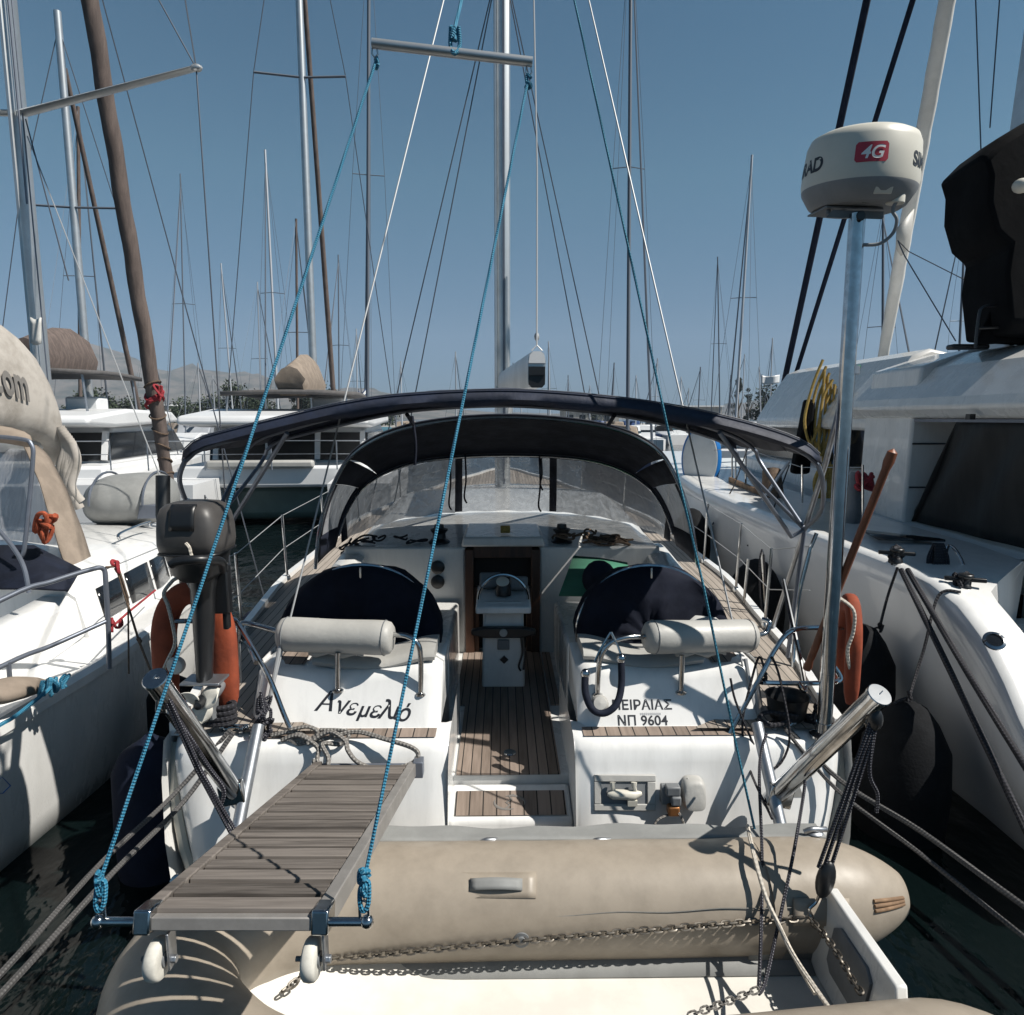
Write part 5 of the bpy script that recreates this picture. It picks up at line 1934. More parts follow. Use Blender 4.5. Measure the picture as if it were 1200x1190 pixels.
# horseshoe lifebuoys
def horseshoe(name, c, w, h, thick, rot, label):
    t = thing(name, label, 'lifebuoy', c - V((0, 0, h / 2)), 0, 'rust orange horseshoe lifebuoys')
    mb = MB()
    pts = []
    n = 22
    aw = w / 2 - thick * 0.72
    for i in range(6):
        pts.append((-aw, -h / 2 + (h / 2 - 0.0) * i / 6))
    for i in range(n + 1):
        a = PI - PI * i / n
        pts.append((aw * math.cos(a), (h / 2 - thick * 0.7) * math.sin(a) ** 0.9 + 0.0))
    for i in range(1, 7):
        pts.append((aw, -h / 2 * i / 6))
    P = [c + Mx.Rotation(rot, 3, 'Z') @ V((x, 0, z)) for x, z in pts]
    # flattened cross-section with rounded ends
    rings = []
    for i, p in enumerate(P):
        tn = (P[min(i + 1, len(P) - 1)] - P[max(0, i - 1)]).normalized()
        yv = Mx.Rotation(rot, 3, 'Z') @ V((0, 1, 0))
        sv = tn.cross(yv)
        e = min(i, len(P) - 1 - i)
        k_ = (0.62, 0.88, 0.98)[e] if e < 3 else 1.0
        rings.append([p + sv * (thick * k_ * math.copysign(abs(math.cos(q)) ** .7, math.cos(q)) * 0.72) + yv * (thick * 0.55 * k_ * math.copysign(abs(math.sin(q)) ** .7, math.sin(q))) for q in [2 * PI * m / 16 for m in range(16)]])
    mb.rings(rings)
    mb.build('buoy_cover', 'rust_cover', t, smooth=50)
    return t, P


t1, P1 = horseshoe('horseshoe_lifebuoy', at(228, 757, 3.62), 0.455, 0.72, 0.088, 0.0, 'rust orange horseshoe lifebuoy hanging behind the outboard motor')
mb = MB()
mb.rope([at(203, 680, 3.52), at(192, 695, 3.50), at(197, 710, 3.50), at(203, 735, 3.50), at(205, 755, 3.50), at(196, 775, 3.50), at(188, 795, 3.50), at(188, 810, 3.52)], 0.010, 7)
mb.rope([at(203, 680, 3.52), at(215, 676, 3.52), at(225, 690, 3.52)], 0.010, 7)
mb.build('grab_line', 'rope_white', t1)
mb = MB()
mb.lathe([(0.032, 0), (0.045, 0.01), (0.048, 0.03), (0.040, 0.045), (0.0, 0.05)], at(209, 778, 3.50), (0, -1, 0), n=18)
mb.build('buoy_light', 'rubber_white', t1)
t2, P2 = horseshoe('horseshoe_lifebuoy', at(994, 754, 3.66), 0.44, 0.56, 0.07, R(72), 'rust orange horseshoe lifebuoy seen edge-on beside the radar pole')
mb = MB()
mb.rope([at(982, 700, 3.50), at(1000, 715, 3.46), at(1000, 740, 3.46), at(993, 765, 3.46), at(1000, 800, 3.48), at(1004, 812, 3.5)], 0.009, 7)
mb.build('grab_line', 'rope_white', t2)
mb = MB()
mb.lathe([(0.0, 0), (0.020, 0.0), (0.024, 0.02), (0.017, 0.06), (0.0195, 0.08), (0.0195, 1.15), (0.026, 1.19), (0.024, 1.24), (0.0, 1.26)], at(945, 785, 3.55), (at(1040, 545, 3.35) - at(945, 785, 3.55)), n=14)
single('wooden_pole', mb, 'wood_oar', 'reddish wooden pole leaning outward across the right stern rail', 'pole')
# black bucket and fittings on the starboard quarter
mb = MB()
q = at(921, 852, 3.64)
q.z = 1.075
mb.lathe([(0.0, 0.0), (0.085, 0.0), (0.10, 0.02), (0.115, 0.13), (0.122, 0.135), (0.118, 0.13), (0.10, 0.05), (0.0, 0.04)], q, n=24)
single('bucket', mb, 'black_plastic', 'black rubber bucket standing on the right stern deck', 'bucket')
mb = MB()
for k in range(3):
    knot(mb, at(950 + 5 * k, 838, 3.6), 0.06, 0.012)
mb.rope([at(928, 845, 3.50), at(905, 850, 3.5), at(890, 842, 3.52), at(900, 835, 3.54), at(935, 840, 3.52)], 0.012, 7)
single('mooring_rope', mb, 'rope_black', 'black mooring rope heaped beside the black bucket on the right quarter', 'rope')
mb = MB()
for k in range(4):
    a = k * 0.7
    mb.rope([at(256, 845, 3.55) + V((0.09 * math.cos(t + a), 0.05 * math.sin(t + a), 0.03 * k)) for t in [2 * PI * i / 8 for i in range(9)]], 0.016, 8)
single('mooring_rope', mb, 'rope_black', 'thick black rope coiled on the left stern deck under the outboard', 'rope')
# rope heap on the coachroof by the right winch
mb = MB()
random.seed(5)
def heap(mb, cx, cy, n, spread, r):
    for k in range(n):
        p0 = at(cx + random.uniform(-spread, spread), cy, 5.93 + random.uniform(-0.10, 0.06))
        a0, el, rr_ = random.uniform(0, 6), random.uniform(0.35, 0.9), random.uniform(0.05, 0.12)
        pts = []
        for i in range(11):
            a = a0 + i * 0.62
            x, y = p0.x + math.cos(a) * rr_, p0.y + math.sin(a) * rr_ * el
            pts.append(V((x, y, roof_z(x - X0, y) + 0.015 + 0.012 * (k % 6) + 0.035 * (0.5 + 0.5 * math.sin(a * 1.5 + k)))))
        mb.rope(pts, r, 7)


heap(mb, 693, 640, 14, 38, 0.0095)
single('sheet_rope', mb, 'brown_rope', 'brown sheet rope heaped on the coachroof beside the right winch', 'rope')
mb = MB()
heap(mb, 440, 640, 7, 50, 0.009)
single('sheet_rope', mb, 'rope_black', 'dark sheet lines strewn on the coachroof left of the companionway', 'rope')

# mooring lines from our stern
cL, cR = V((X0 - 1.5, 3.5, 1.09)), V((X0 + 1.5, 3.5, 1.09))


def moor(pts, m, r, lab):
    mb = MB()
    mb.rope(pts, r, 8)
    return single('mooring_line', mb, m, lab, 'rope', 'mooring lines')


moor([cL, at(205, 930, 3.3), at(120, 1010, 2.8), at(0, 1142, 2.1), at(-160, 1300, 1.6)], 'rope_moor', 0.012, 'grey mooring line over the dark water at bottom left, the farther of two')
moor([cL + V((0.03, -0.03, 0)), at(215, 940, 3.25), at(135, 1020, 2.75), at(0, 1166, 2.05), at(-160, 1330, 1.55)], 'rope_moor', 0.0125, 'grey mooring line over the dark water at bottom left, nearer the gangway')
moor([cR, at(985, 915, 3.35), at(1080, 975, 2.95), at(1200, 1062, 2.45), at(1500, 1270, 1.7)], 'rope_moor', 0.0135, 'dark mooring line right of the tender, the upper of the pair')
moor([cR + V((-0.02, -0.04, 0)), at(980, 925, 3.3), at(1075, 998, 2.9), at(1200, 1098, 2.4), at(1500, 1330, 1.65)], 'rope_moor', 0.011, 'dark mooring line right of the tender, the lower of the pair')

# ------------------------------------------------------------------ neighbour on the left: white sloop with a beige sail bag
lb_ = thing('sailing_yacht', 'white yacht at the left edge with beige sail bag and beige sprayhood', 'yacht', (-5.0, 8.0, 0))


def L_(name, mb, m, **k):
    return mb.build(name, m, k.pop('parent', lb_), **k)


LXC = -5.05


def lhb(Y):
    return interp([(1.5, 2.02), (3.7, 2.10), (5, 2.16), (6.6, 2.06), (8, 1.78), (9.2, 1.15), (10.2, 0.45), (10.8, 0.03)], Y)


def ldz(Y):
    return interp([(1.5, 0.93), (4, 0.95), (7, 1.02), (9, 1.08), (10.8, 1.18)], Y)


mb = MB()
rws = []
for i in range(32):
    Y = 1.6 + 9.2 * i / 31
    row = []
    sc_ = [(1.0, 1.0), (0.995, 0.8), (0.985, 0.5), (0.965, 0.2), (0.94, 0.0), (0.8, -0.2), (0, -0.3)]
    for f, z in sc_:
        row.append((LXC + lhb(Y) * f, Y, z * ldz(Y) if z > 0 else z))
    for f, z in sc_[-2::-1]:
        row.append((LXC - lhb(Y) * f, Y, z * ldz(Y) if z > 0 else z))
    rws.append(row)
mb.grid(rws)
L_('hull', mb, 'gelcoat', smooth=50)
mb = MB()
mb.grid([[(LXC + s_ * (lhb(Y) - 0.02), Y, ldz(Y) - 0.005 + 0.03 * (1 - abs(s_))) for s_ in (-1, -0.5, 0, 0.5, 1)] for Y in [1.6 + 9.2 * i / 31 for i in range(32)]])
L_('deck', mb, 'gelcoat_bright', smooth=50)
mb = MB()
rr = []
for i in range(32):
    Y = 1.6 + 9.1 * i / 31
    x = LXC + lhb(Y) - 0.03
    z = ldz(Y)
    rr.append([(x - 0.03, Y, z - 0.03), (x + 0.04, Y, z - 0.05), (x + 0.04, Y, z + 0.01), (x + 0.01, Y, z + 0.045), (x - 0.03, Y, z + 0.045)])
mb.rings(rr)
L_('toe_rail', mb, 'gelcoat_bright', smooth=30)
# coaming and coachroof with dark windows
mb = MB()
rr = []
for i in range(12):
    Y = 2.6 + 2.85 * i / 11
    z0 = ldz(Y)
    zt = interp([(2.6, 1.10), (4.4, 1.26), (6.6, 1.42)], Y)
    xo = LXC + 1.62
    rr.append([(xo + 0.06, Y, z0 - 0.1), (xo, Y, zt - 0.05), (xo - 0.06, Y, zt), (xo - 0.26, Y, zt), (xo - 0.34, Y, zt - 0.06), (xo - 0.36, Y, 0.5)])
mb.rings(rr)
L_('coaming', mb, 'gelcoat_bright', smooth=40)
mb = MB()
mb.box((LXC, 4.4, 0.55), (2.4, 4.0, 0.1))
L_('cockpit_floor', mb, 'mid_grey')
mb = MB()
rr = []
for Y, wd_, zt in ((5.4, 1.62, 1.40), (5.5, 1.66, 1.45), (6.6, 1.60, 1.49), (7.3, 1.45, 1.48), (8.0, 1.22, 1.44), (8.6, 0.95, 1.38), (9.2, 0.65, 1.27), (9.6, 0.4, 1.14)):
    z0 = 0.95
    rr.append([(LXC + s_ * wd_ * f, Y, z) for s_, f, z in ((-1, 1.06, z0), (-1, 1.0, zt - 0.08), (-1, .94, zt - 0.015), (-1, .5, zt + 0.05), (1, 0.0, zt + 0.07), (1, .5, zt + 0.05), (1, .94, zt - 0.015), (1, 1.0, zt - 0.08), (1, 1.06, z0))])
mb.rings(rr)
roof = L_('coachroof', mb, 'gelcoat_bright', smooth=45)
for Ya, Yb in ((5.6, 6.02), (6.08, 6.52), (6.58, 7.05), (7.12, 7.7)):
    mb = MB()

    def side_x(Y, f):
        wd_ = interp([(5.4, 1.66), (6.6, 1.60), (7.3, 1.45), (8.0, 1.22)], Y)
        zt = interp([(5.4, 1.45), (6.6, 1.49), (7.3, 1.48), (8.0, 1.44)], Y)
        return (LXC + wd_ * lerp(1.06, 1.0, f) + 0.008, Y, lerp(0.95, zt - 0.08, f))
    mb.grid([[side_x(lerp(Ya, Yb, i / 5), f) for i in range(6)] for f in (0.30, 0.92)])
    L_('cabin_window', mb, 'dark_glass', parent=roof, solid=0.01, smooth=60)
for (x0, y0), (x1, y1) in (((140, 628), (176, 613)),):
    mb = MB()
    a, b = atz(x0, y0 + 4, 1.55), atz(x1, y1 + 4, 1.55)
    mb.tube(catmull([a, a + V((0, 0, .05)), a.lerp(b, .5) + V((0, 0, .06)), b + V((0, 0, .05)), b], 5), 0.014, 8)
    L_('grab_rail', mb, 'steel', parent=roof)
# stern rail
mb = MB()
mb.tube(catmull([(-3.40, 2.9, 1.32), at(0, 704, 4.05), at(60, 682, 4.35), at(105, 668, 4.58), at(121, 667, 4.66), at(124, 685, 4.66), at(127, 740, 4.66), at(128, 784, 4.64)], 5), 0.0165, 10)
mb.tube(catmull([(-3.30, 2.9, 1.1), at(0, 782, 4.0), at(60, 757, 4.35), at(125, 728, 4.66)], 5), 0.0150, 10)
mb.tube([at(10, 776, 4.05), at(13, 815, 4.05)], 0.014, 8)
L_('stern_rail', mb, 'alu_dark')
mb = MB()
for Y in (6.4, 8.0, 9.4):
    x = LXC + lhb(Y) - 0.08
    mb.tube([(x, Y, ldz(Y)), (x, Y, ldz(Y) + 0.6)], 0.012, 7)
L_('stanchion', mb, 'steel')
mb = MB()
mb.tube([at(122, 668, 4.66)] + [(LXC + lhb(Y) - 0.08, Y, ldz(Y) + 0.6) for Y in (6.4, 8.0, 9.4)], 0.005, 5)
L_('lifeline', mb, 'wire_bright')
# mast, spreaders, shrouds
mA, mB_ = at(45, 400, 7.8), at(8, 0, 7.8)
mdir = (mB_ - mA) / (mB_.z - mA.z)


def lm(z):
    return mA + mdir * (z - mA.z)


mb = MB()
mb.rings([[lm(z) + V((0.085 * u, 0.13 * v, 0)) for u, v in sec] for z in (1.45, 6, 12, 15)])
lmast = L_('mast', mb, 'alu', smooth=40)
mb = MB()
mb.tube([lm(5.0) + V((0.1, -0.13, 0)), lm(14) + V((0.1, -0.13, 0))], 0.012, 6)
mb.tube([lm(3.0) + V((0.13, -0.1, 0)), lm(14) + V((0.09, -0.1, 0))], 0.008, 6)
L_('mast_track', mb, 'alu_dark', parent=lmast)
sp0, sp1 = at(27, 133, 7.75), at(230, 80, 6.9)
mb = MB()
mb.tube([sp0, sp1], [0.062, 0.042], 10, flat=0.45)
mb.ell(sp1, (0.06, 0.04, 0.035), 8, 6)
L_('spreader', mb, 'alu', parent=lmast)
mb = MB()
mb.tube([at(25, 133, 7.8), at(-260, 128, 7.2)], [0.062, 0.042], 10, flat=0.45)
L_('spreader', mb, 'alu', parent=lmast)
for A, B in ((at(230, 80, 6.9), at(257, 480, 6.75)), (at(30, 140, 7.75), at(62, 260, 7.4)), (at(230, 80, 6.9), at(186, 0, 7.1)), (at(230, 80, 6.9), at(217, 0, 7.05)), (at(120, 0, 8.0), at(250, 480, 7.6))):
    mb = MB()
    mb.tube([A, B, B + (B - A) * (0.55 if B.z < A.z else 0.9)] if A.z > B.z or B.z > 6 else [A, B], 0.0068, 5)
    L_('shroud', mb, 'wire', parent=lmast)
mb = MB()
mb.tube([at(32, 160, 7.7), at(75, 270, 7.4), at(188, 560, 6.6)], 0.0060, 5)
L_('running_line', mb, 'wire_bright', parent=lmast)
mb = MB()
mb.tube([at(187, 565, 11), at(152, 425, 9.7)], 0.008, 5)
# boom with its beige bag and lettering
bgm = MB()
rws = []
for Y, zt, zb, hw in ((2.2, 3.98, 2.52, 0.30), (4.5, 3.92, 2.56, 0.31), (6.2, 3.82, 2.62, 0.31), (6.75, 3.66, 2.60, 0.30), (7.05, 3.46, 2.52, 0.27), (7.22, 3.15, 2.35, 0.22), (7.30, 2.85, 2.15, 0.12)):
    rws.append([(-4.93 + (Y - 5) * 0.08 + x * hw, Y, lerp(zb, zt, t)) for x, t in ((-0.55, 0), (-1, 0.12), (-0.95, 0.55), (-0.4, 0.95), (0, 1), (0.4, 0.95), (0.95, 0.55), (1, 0.12), (0.55, 0), (0, -0.03))])
bgm.rings(rws)
bag = L_('sail_bag', bgm, 'beige_dirty', smooth=60, sub=1)
mb = MB()
mb.tube([(-5.0, 2.2, 2.56), (-4.75, 7.5, 2.50)], 0.09, 10)
L_('boom', mb, 'alu')
vs, fs = text_geo('com', 0.44, extrude=0.0, offset=0.012, spacing=1.08)
vs2, fs2 = text_geo('.', 0.46, extrude=0.003, offset=0.006)
q = V((0, 6.46, 2.95))


def bag_pt(v):
    Y = q.y + v.x * 0.52
    z = q.z + v.y - v.x * 0.12
    hw = interp([(2.2, .30), (6.2, .31), (6.75, .30), (7.05, .27)], Y)
    t = (z - 2.6) / 1.25
    f = interp([(0.1, 1.0), (0.55, 0.95), (0.95, 0.4)], t)
    return V((-4.93 + (Y - 5) * 0.08 + f * hw + 0.022 + 0.02 * t, Y, z))


bpy.context.view_layer.update()
_dg = bpy.context.evaluated_depsgraph_get()
_be = bag.evaluated_get(_dg)
_bm = _be.to_mesh()
_off = V(lb_.location)
_bb = BVHTree.FromPolygons([v.co + _off for v in _bm.vertices], [tuple(p.vertices) for p in _bm.polygons])
_be.to_mesh_clear()


def bag_stick(v):
    p = bag_pt(v)
    h = _bb.ray_cast(p + V((0.8, 0, 0.0)), V((-1, 0, 0)))
    return (h[0] + V((0.022, -0.012, 0.006))) if h[0] is not None else p


mb = MB()
mb.add([bag_stick(v) for v in vs], fs)
L_('bag_lettering', mb, 'ink_grey', parent=bag, smooth=0)
mb = MB()
mb.grid([[at(36 + 4 * i, 372 + 6 * j + (3 * math.sin(i)), 7.4) for i in range(4)] for j in range(6)])
L_('sail_corner', mb, 'white_sail', solid=0.02, smooth=60)
# bunched cloth at the bag's forward end
mb = MB()
random.seed(3)
for k in range(7):
    p = at(70 + 2.2 * k, 500 + 3 * k, 7.1)
    mb.rope([p, p + V((0.03, 0.02, -0.2)), p + V((-0.03 + 0.02 * math.sin(k), 0.0, -0.45)), p + V((0.02, 0.05, -0.62 - 0.05 * (k % 3)))], [0.05] and 0.045, 8)
L_('sail_fold', mb, 'beige_dirty', smooth=70)
# sprayhood: beige canvas with clear panels on a tube frame
mb = MB()
sA = [at(42, 522, 6.5), at(60, 540, 6.5), at(80, 580, 6.4), at(97, 625, 6.3), at(112, 668, 6.2), at(118, 668, 6.2)]
sB = [at(0, 518, 6.2), at(40, 548, 6.0), at(58, 590, 5.95), at(70, 640, 5.9), at(80, 668, 5.85), at(98, 668, 5.9)]
sA_, sB_ = resample(sA, 16), resample([at(28, 524, 6.3), at(44, 560, 6.1), at(58, 605, 6.0), at(72, 650, 5.9), at(82, 672, 5.85)], 16)
mb.grid([[sA_[i].lerp(sB_[i], t / 5) + V((0.02 * math.sin(PI * t / 5), -0.03 * math.sin(PI * t / 5), 0.01 * math.sin(i * 1.3))) for t in range(6)] for i in range(17)])
lh = L_('sprayhood', mb, 'beige_canvas', smooth=70, solid=0.012)
mb = MB()
mb.grid([[at(-120, 488, 5.6), at(-40, 492, 5.7), at(20, 500, 5.8), at(40, 510, 5.9)], [at(-120, 505, 5.5), at(-40, 507, 5.6), at(18, 514, 5.65), at(39, 523, 5.75)], [at(-120, 515, 5.7), at(-40, 516, 5.8), at(12, 520, 5.9), at(36, 526, 6.0)]])
L_('awning', mb, 'beige_canvas', smooth=70, solid=0.02, sub=1)
mb = MB()
cl_ = [at(30, 528, 6.35), at(45, 565, 6.15), at(58, 610, 6.02), at(70, 640, 5.92)]
mb.grid([[p, p.lerp(V((-4.9, p.y + 0.5, p.z)), 0.5), V((-5.6, p.y + 0.6, p.z))] for p in resample(cl_, 8)])
L_('sprayhood_window', mb, 'vinyl_milky', parent=lh, smooth=70)
mb = MB()
mb.tube(catmull([at(-60, 508, 5.6), at(20, 514, 5.62), at(37, 522, 5.62), at(38, 545, 5.60), at(33, 600, 5.55), at(28, 645, 5.5), at(22, 655, 5.5)], 5), 0.017, 9)
mb.tube(catmull([at(-10, 612, 5.2), at(14, 640, 5.1), at(28, 665, 5.0), at(34, 695, 4.95)], 5), 0.016, 9)
L_('sprayhood_frame', mb, 'alu_dark', parent=lh)
mb = MB()
mb.grid([[at(-60, 640, 5.9), at(40, 640, 5.9), at(95, 668, 5.8)], [at(-60, 690, 5.3), at(40, 690, 5.3), at(80, 692, 5.2)]])
L_('cockpit_side', mb, 'navy', solid=0.02)
# furled headsail on the forestay
fs0, fs1 = at(203, 600, 10.3), at(104, -10, 8.9)
mb = MB()
dv_ = fs1 - fs0
P = [fs0 + dv_ * t for t in [i / 40 for i in range(41)]] + [fs1 + dv_ * 0.25, fs1 + dv_ * 0.5]
rad_ = [0.072 + 0.028 * min(1, i / 9) + 0.003 * math.sin(i * 1.9) for i in range(41)] + [0.095, 0.08]
mb.tube([p + V((0.008 * math.sin(i * 0.9), 0, 0)) for i, p in enumerate(P)], rad_, 14)
gen = L_('furled_headsail', mb, 'brown_sail', smooth=70)
mb = MB()
for k in range(9):
    t = 0.02 + 0.034 * k
    c_ = fs0 + dv_ * t
    r_ = 0.080 + 0.028 * min(1, t * 4.4)
    mb.tube([c_ + V((r_ * math.cos(a), r_ * math.sin(a), 0.05 * math.sin(a + k))) for a in [2 * PI * i / 12 for i in range(13)]], 0.012, 5, caps=False)
L_('sail_tie', mb, 'brown_rope', parent=gen)
mb = MB()
c_ = fs0 + dv_ * 0.27
for k in range(3):
    mb.tube([c_ + V((0.115 * math.cos(a), 0.115 * math.sin(a), -0.05 * k + 0.09 * math.sin(a + k))) for a in [2 * PI * i / 12 for i in range(13)]], 0.022, 6, caps=False)
knot(mb, c_ + V((0.11, -0.09, 0.02)), 0.09, 0.016)
L_('red_lashing', mb, 'red_rope', parent=gen)
mb = MB()
mb.lathe([(0.13, 0), (0.13, 0.03), (0.05, 0.05), (0.05, 0.14), (0.13, 0.16), (0.13, 0.19)], fs0 + V((0, 0, -0.2)), dv_, n=16)
L_('furling_drum', mb, 'black_plastic', parent=gen)
# bow rail
mb = MB()
mb.tube(catmull([at(206, 640, 10.0), at(210, 596, 10.1), at(225, 588, 10.2), at(213, 583, 10.6)], 5), 0.016, 7)
L_('bow_rail', mb, 'steel')

# loose things on the left yacht
mb = MB()
rr = []
pts = [at(-60, 810, 3.75), at(-10, 812, 3.82), at(30, 806, 3.98), at(62, 803, 4.12), at(84, 803, 4.2), at(93, 803, 4.25)]
rads = [0.10, 0.105, 0.10, 0.075, 0.06, 0.03]
for p in pts:
    p.x = min(p.x, -2.92)
mb.tube(catmull(pts, 4), [interp([(i * 4, r_) for i, r_ in enumerate(rads)], k) for k in range(21)], 14, flat=0.62)
single('rolled_cushion', mb, 'beige_canvas', 'brown canvas roll lying on the left yacht\'s deck edge under its rail', 'cushion', smooth=60)
mb = MB()
c_ = at(55, 812, 4.02) + V((0.04, -0.03, 0.04))
for k in range(4):
    knot(mb, c_ + V((0.03 * (k - 1.5), 0.02 * k, 0)), 0.045, 0.012)
mb.rope([at(36, 800, 4.1), at(45, 812, 4.05), c_, at(20, 838, 3.8), at(0, 850, 3.72), at(-60, 885, 3.4)], 0.012, 7)
single('blue_rope', mb, 'rope_blue', 'bright blue rope tied round the brown canvas roll at the left edge', 'rope')
mb = MB()
a, b, c_ = at(136, 664, 4.72), at(163, 752, 4.72), at(176, 785, 4.6)
mb.tube([a, b, c_], 0.008, 6)
mb.tube([a + V((.015, 0, 0)), at(150, 700, 4.72), at(151, 790, 4.72)], 0.006, 6)
mb.tube([at(124, 665, 4.66), a], 0.008, 6)
knot(mb, b, 0.035, 0.008)
single('fender_line', mb, 'brown_rope', 'dark brown line hanging from the left yacht\'s stern rail to a fender', 'rope')
mb = MB()
mb.tube([at(128, 738, 4.66), at(150, 718, 5.2), at(182, 692, 6.2)], 0.009, 6)
knot(mb, at(136, 733, 4.72), 0.05, 0.010)
knot(mb, a, 0.04, 0.012)
single('red_line', mb, 'red_rope', 'red line tied along the rail of the left yacht', 'rope')
mb = MB()
random.seed(9)
mb.rope([at(52 + random.uniform(-14, 16), 622 + random.uniform(-18, 16), 5.7 + random.uniform(-.1, .1)) for _ in range(22)], 0.018, 7)
single('rope_coil', mb, 'orange_rope', 'rust coloured rope coil hanging in the left yacht\'s cockpit behind the clear panel', 'rope')
# grey inflatable upturned on the foredeck
mb = MB()
dc = at(156, 580, 8.5) + V((0, 0, -0.07))
DA = Mx.Rotation(R(8), 3, 'Z')
rws = []
for i in range(15):
    t = i / 14
    u = -0.52 + 1.04 * t
    e = math.sqrt(max(0.02, 1 - abs(2 * t - 1) ** 3.2))
    hw_ = 0.55 * e
    hh = 0.34 * e ** 0.8
    row = []
    for k in range(20):
        a = 2 * PI * k / 20
        row.append(dc + DA @ V((u, math.cos(a) * hw_, (math.sin(a) * hh if math.sin(a) > 0 else math.sin(a) * hh * 0.9) + 0.06 * (t - .5))))
    rws.append(row)
mb.rings(rws)
gdn = thing('inflatable_dinghy', 'light grey inflatable dinghy stowed upturned on the left yacht\'s foredeck', 'dinghy', dc - V((0, 0, 0.38)))
mb.build('dinghy_hull', 'hypalon_grey', gdn, smooth=60)
mb = MB()
for t in (-0.28, 0.3):
    mb.tube([dc + DA @ V((t, math.cos(a) * 0.56, math.sin(a) * 0.355)) for a in [PI * i / 14 for i in range(15)]], 0.014, 6)
mb.build('lashing_strap', 'alu_dark', gdn)
mb = MB()
mb.rings([[dc + DA @ V((u, v - 0.42, t)) for u, t in ((-0.12 + .34, -0.16), (0.12 + .34, -0.16), (0.12 + .34, 0.0), (-0.08 + .34, 0.0))] for v in (-0.12, 0.02)])
mb.build('registration_patch', 'alu_dark', gdn, bevel=0.01)

# fenders between the hulls on the left
def fender(c, rad, ln, m, label, group):
    mb = MB()
    mb.lathe([(0.02, ln / 2 + 0.03), (0.05, ln / 2), (rad * 0.75, ln / 2 - rad * 0.35), (rad * 0.97, ln / 2 - rad * 0.8), (rad, 0), (rad * 0.97, -ln / 2 + rad * 0.8), (rad * 0.7, -ln / 2 + rad * 0.3), (0.05, -ln / 2), (0, -ln / 2)], c, n=24)
    return single('fender', mb, m, label, 'fender', group, smooth=50)


fender(V((-2.14, 3.95, 0.30)), 0.22, 1.05, 'fender_navy', 'navy covered fender hanging on the middle yacht\'s left quarter by the gangway', 'fenders between the boats')
fender(V((-2.38, 6.3, 0.48)), 0.19, 0.85, 'fender_navy', 'navy fender on the middle yacht\'s left side beyond the outboard, farthest of the navy ones', 'fenders between the boats')
fender(V((-2.58, 5.15, 0.35)), 0.19, 0.8, 'fender_black', 'black fender hanging on the left yacht\'s hull side', 'fenders between the boats')

# ------------------------------------------------------------------ neighbour on the right: big catamaran
ct = thing('catamaran', 'large white catamaran at the right edge with black mesh cockpit screens', 'catamaran', (5.6, 9.0, 0))


def R_(name, mb, m, **k):
    return mb.build(name, m, k.pop('parent', ct), **k)


def cz(Y):
    return interp([(3.2, 0.50), (3.5, 0.66), (3.75, 0.86), (4.0, 1.12), (4.25, 1.34), (4.5, 1.475), (4.8, 1.555), (5.2, 1.59), (6, 1.60), (9, 1.70), (12, 1.82), (17, 1.95)], Y)


def cx_(Y):          # outer edge of the near hull
    return interp([(3.2, 3.06), (4.4, 3.10), (6, 3.06), (8, 2.92), (10, 2.86), (13, 3.05), (16.4, 3.62)], Y)


mb = MB()
rws = []
Ys = [3.25, 3.45, 3.65, 3.85, 4.0, 4.12, 4.25, 4.38, 4.5, 4.65, 4.8, 5.0, 5.3, 6, 7, 8, 9, 10, 11, 12, 13, 14, 15, 15.8, 16.4]
for Y in Ys:
    z = cz(Y)
    x = cx_(Y)
    row = [(x + 0.02, Y, z), (x - 0.0, Y, z - 0.03), (x - 0.015, Y, z * 0.88), (x - 0.02, Y, z * 0.7), (x + 0.02, Y, z * 0.5), (x + 0.12, Y, z * 0.28), (x + 0.22, Y, 0.08), (x + 0.32, Y, -0.12), (x + 0.7, Y, -0.4)]
    rws.append(row)
mb.grid(rws)
R_('hull', mb, 'gelcoat_grey', smooth=60)
# rounded gunwale and side deck, stepping down aft
mb = MB()
rws = []
for Y in Ys:
    z = cz(Y)
    x = cx_(Y)
    w2 = 0.30 if Y < 4.6 else lerp(0.30, 1.2, min(1, (Y - 4.6) / 0.8))
    rws.append([(x + 0.018, Y, z - 0.002), (x + 0.045, Y, z + 0.022), (x + 0.09, Y, z + 0.028), (x + 0.16, Y, z + 0.02), (x + w2, Y, z + 0.018), (x + w2 + 0.02, Y, z - 0.1 if Y < 5.2 else z + 0.018), (x + w2 + 0.03, Y, 0.45 if Y < 5.2 else z)])
mb.grid(rws)
R_('side_deck', mb, 'gelcoat_bright', smooth=50)
mb = MB()
mb.grid([[(cx_(Y) + 0.9, Y, cz(Y) + 0.012), (5.0, Y, cz(Y) + 0.02), (8.4, Y, cz(Y) + 0.02)] for Y in (5.4, 6, 7, 8, 9, 10, 11, 12, 13, 14.5)])
R_('deck', mb, 'antislip', smooth=60)
# transom steps between the near gunwale and the bridge deck
mb = MB()
for z, ya, yb in ((0.45, 3.25, 4.3), (0.80, 3.9, 4.7), (1.15, 4.3, 5.3)):
    mb.box((4.0, (ya + yb) / 2, z - 0.2), (1.2, yb - ya, 0.4))
R_('stern_steps', mb, 'gelcoat', bevel=0.03)
mb = MB()
mb.box((6.6, 8.4, 1.2), (4.0, 6.0, 0.8))
R_('bridge_deck', mb, 'gelcoat', bevel=0.05)
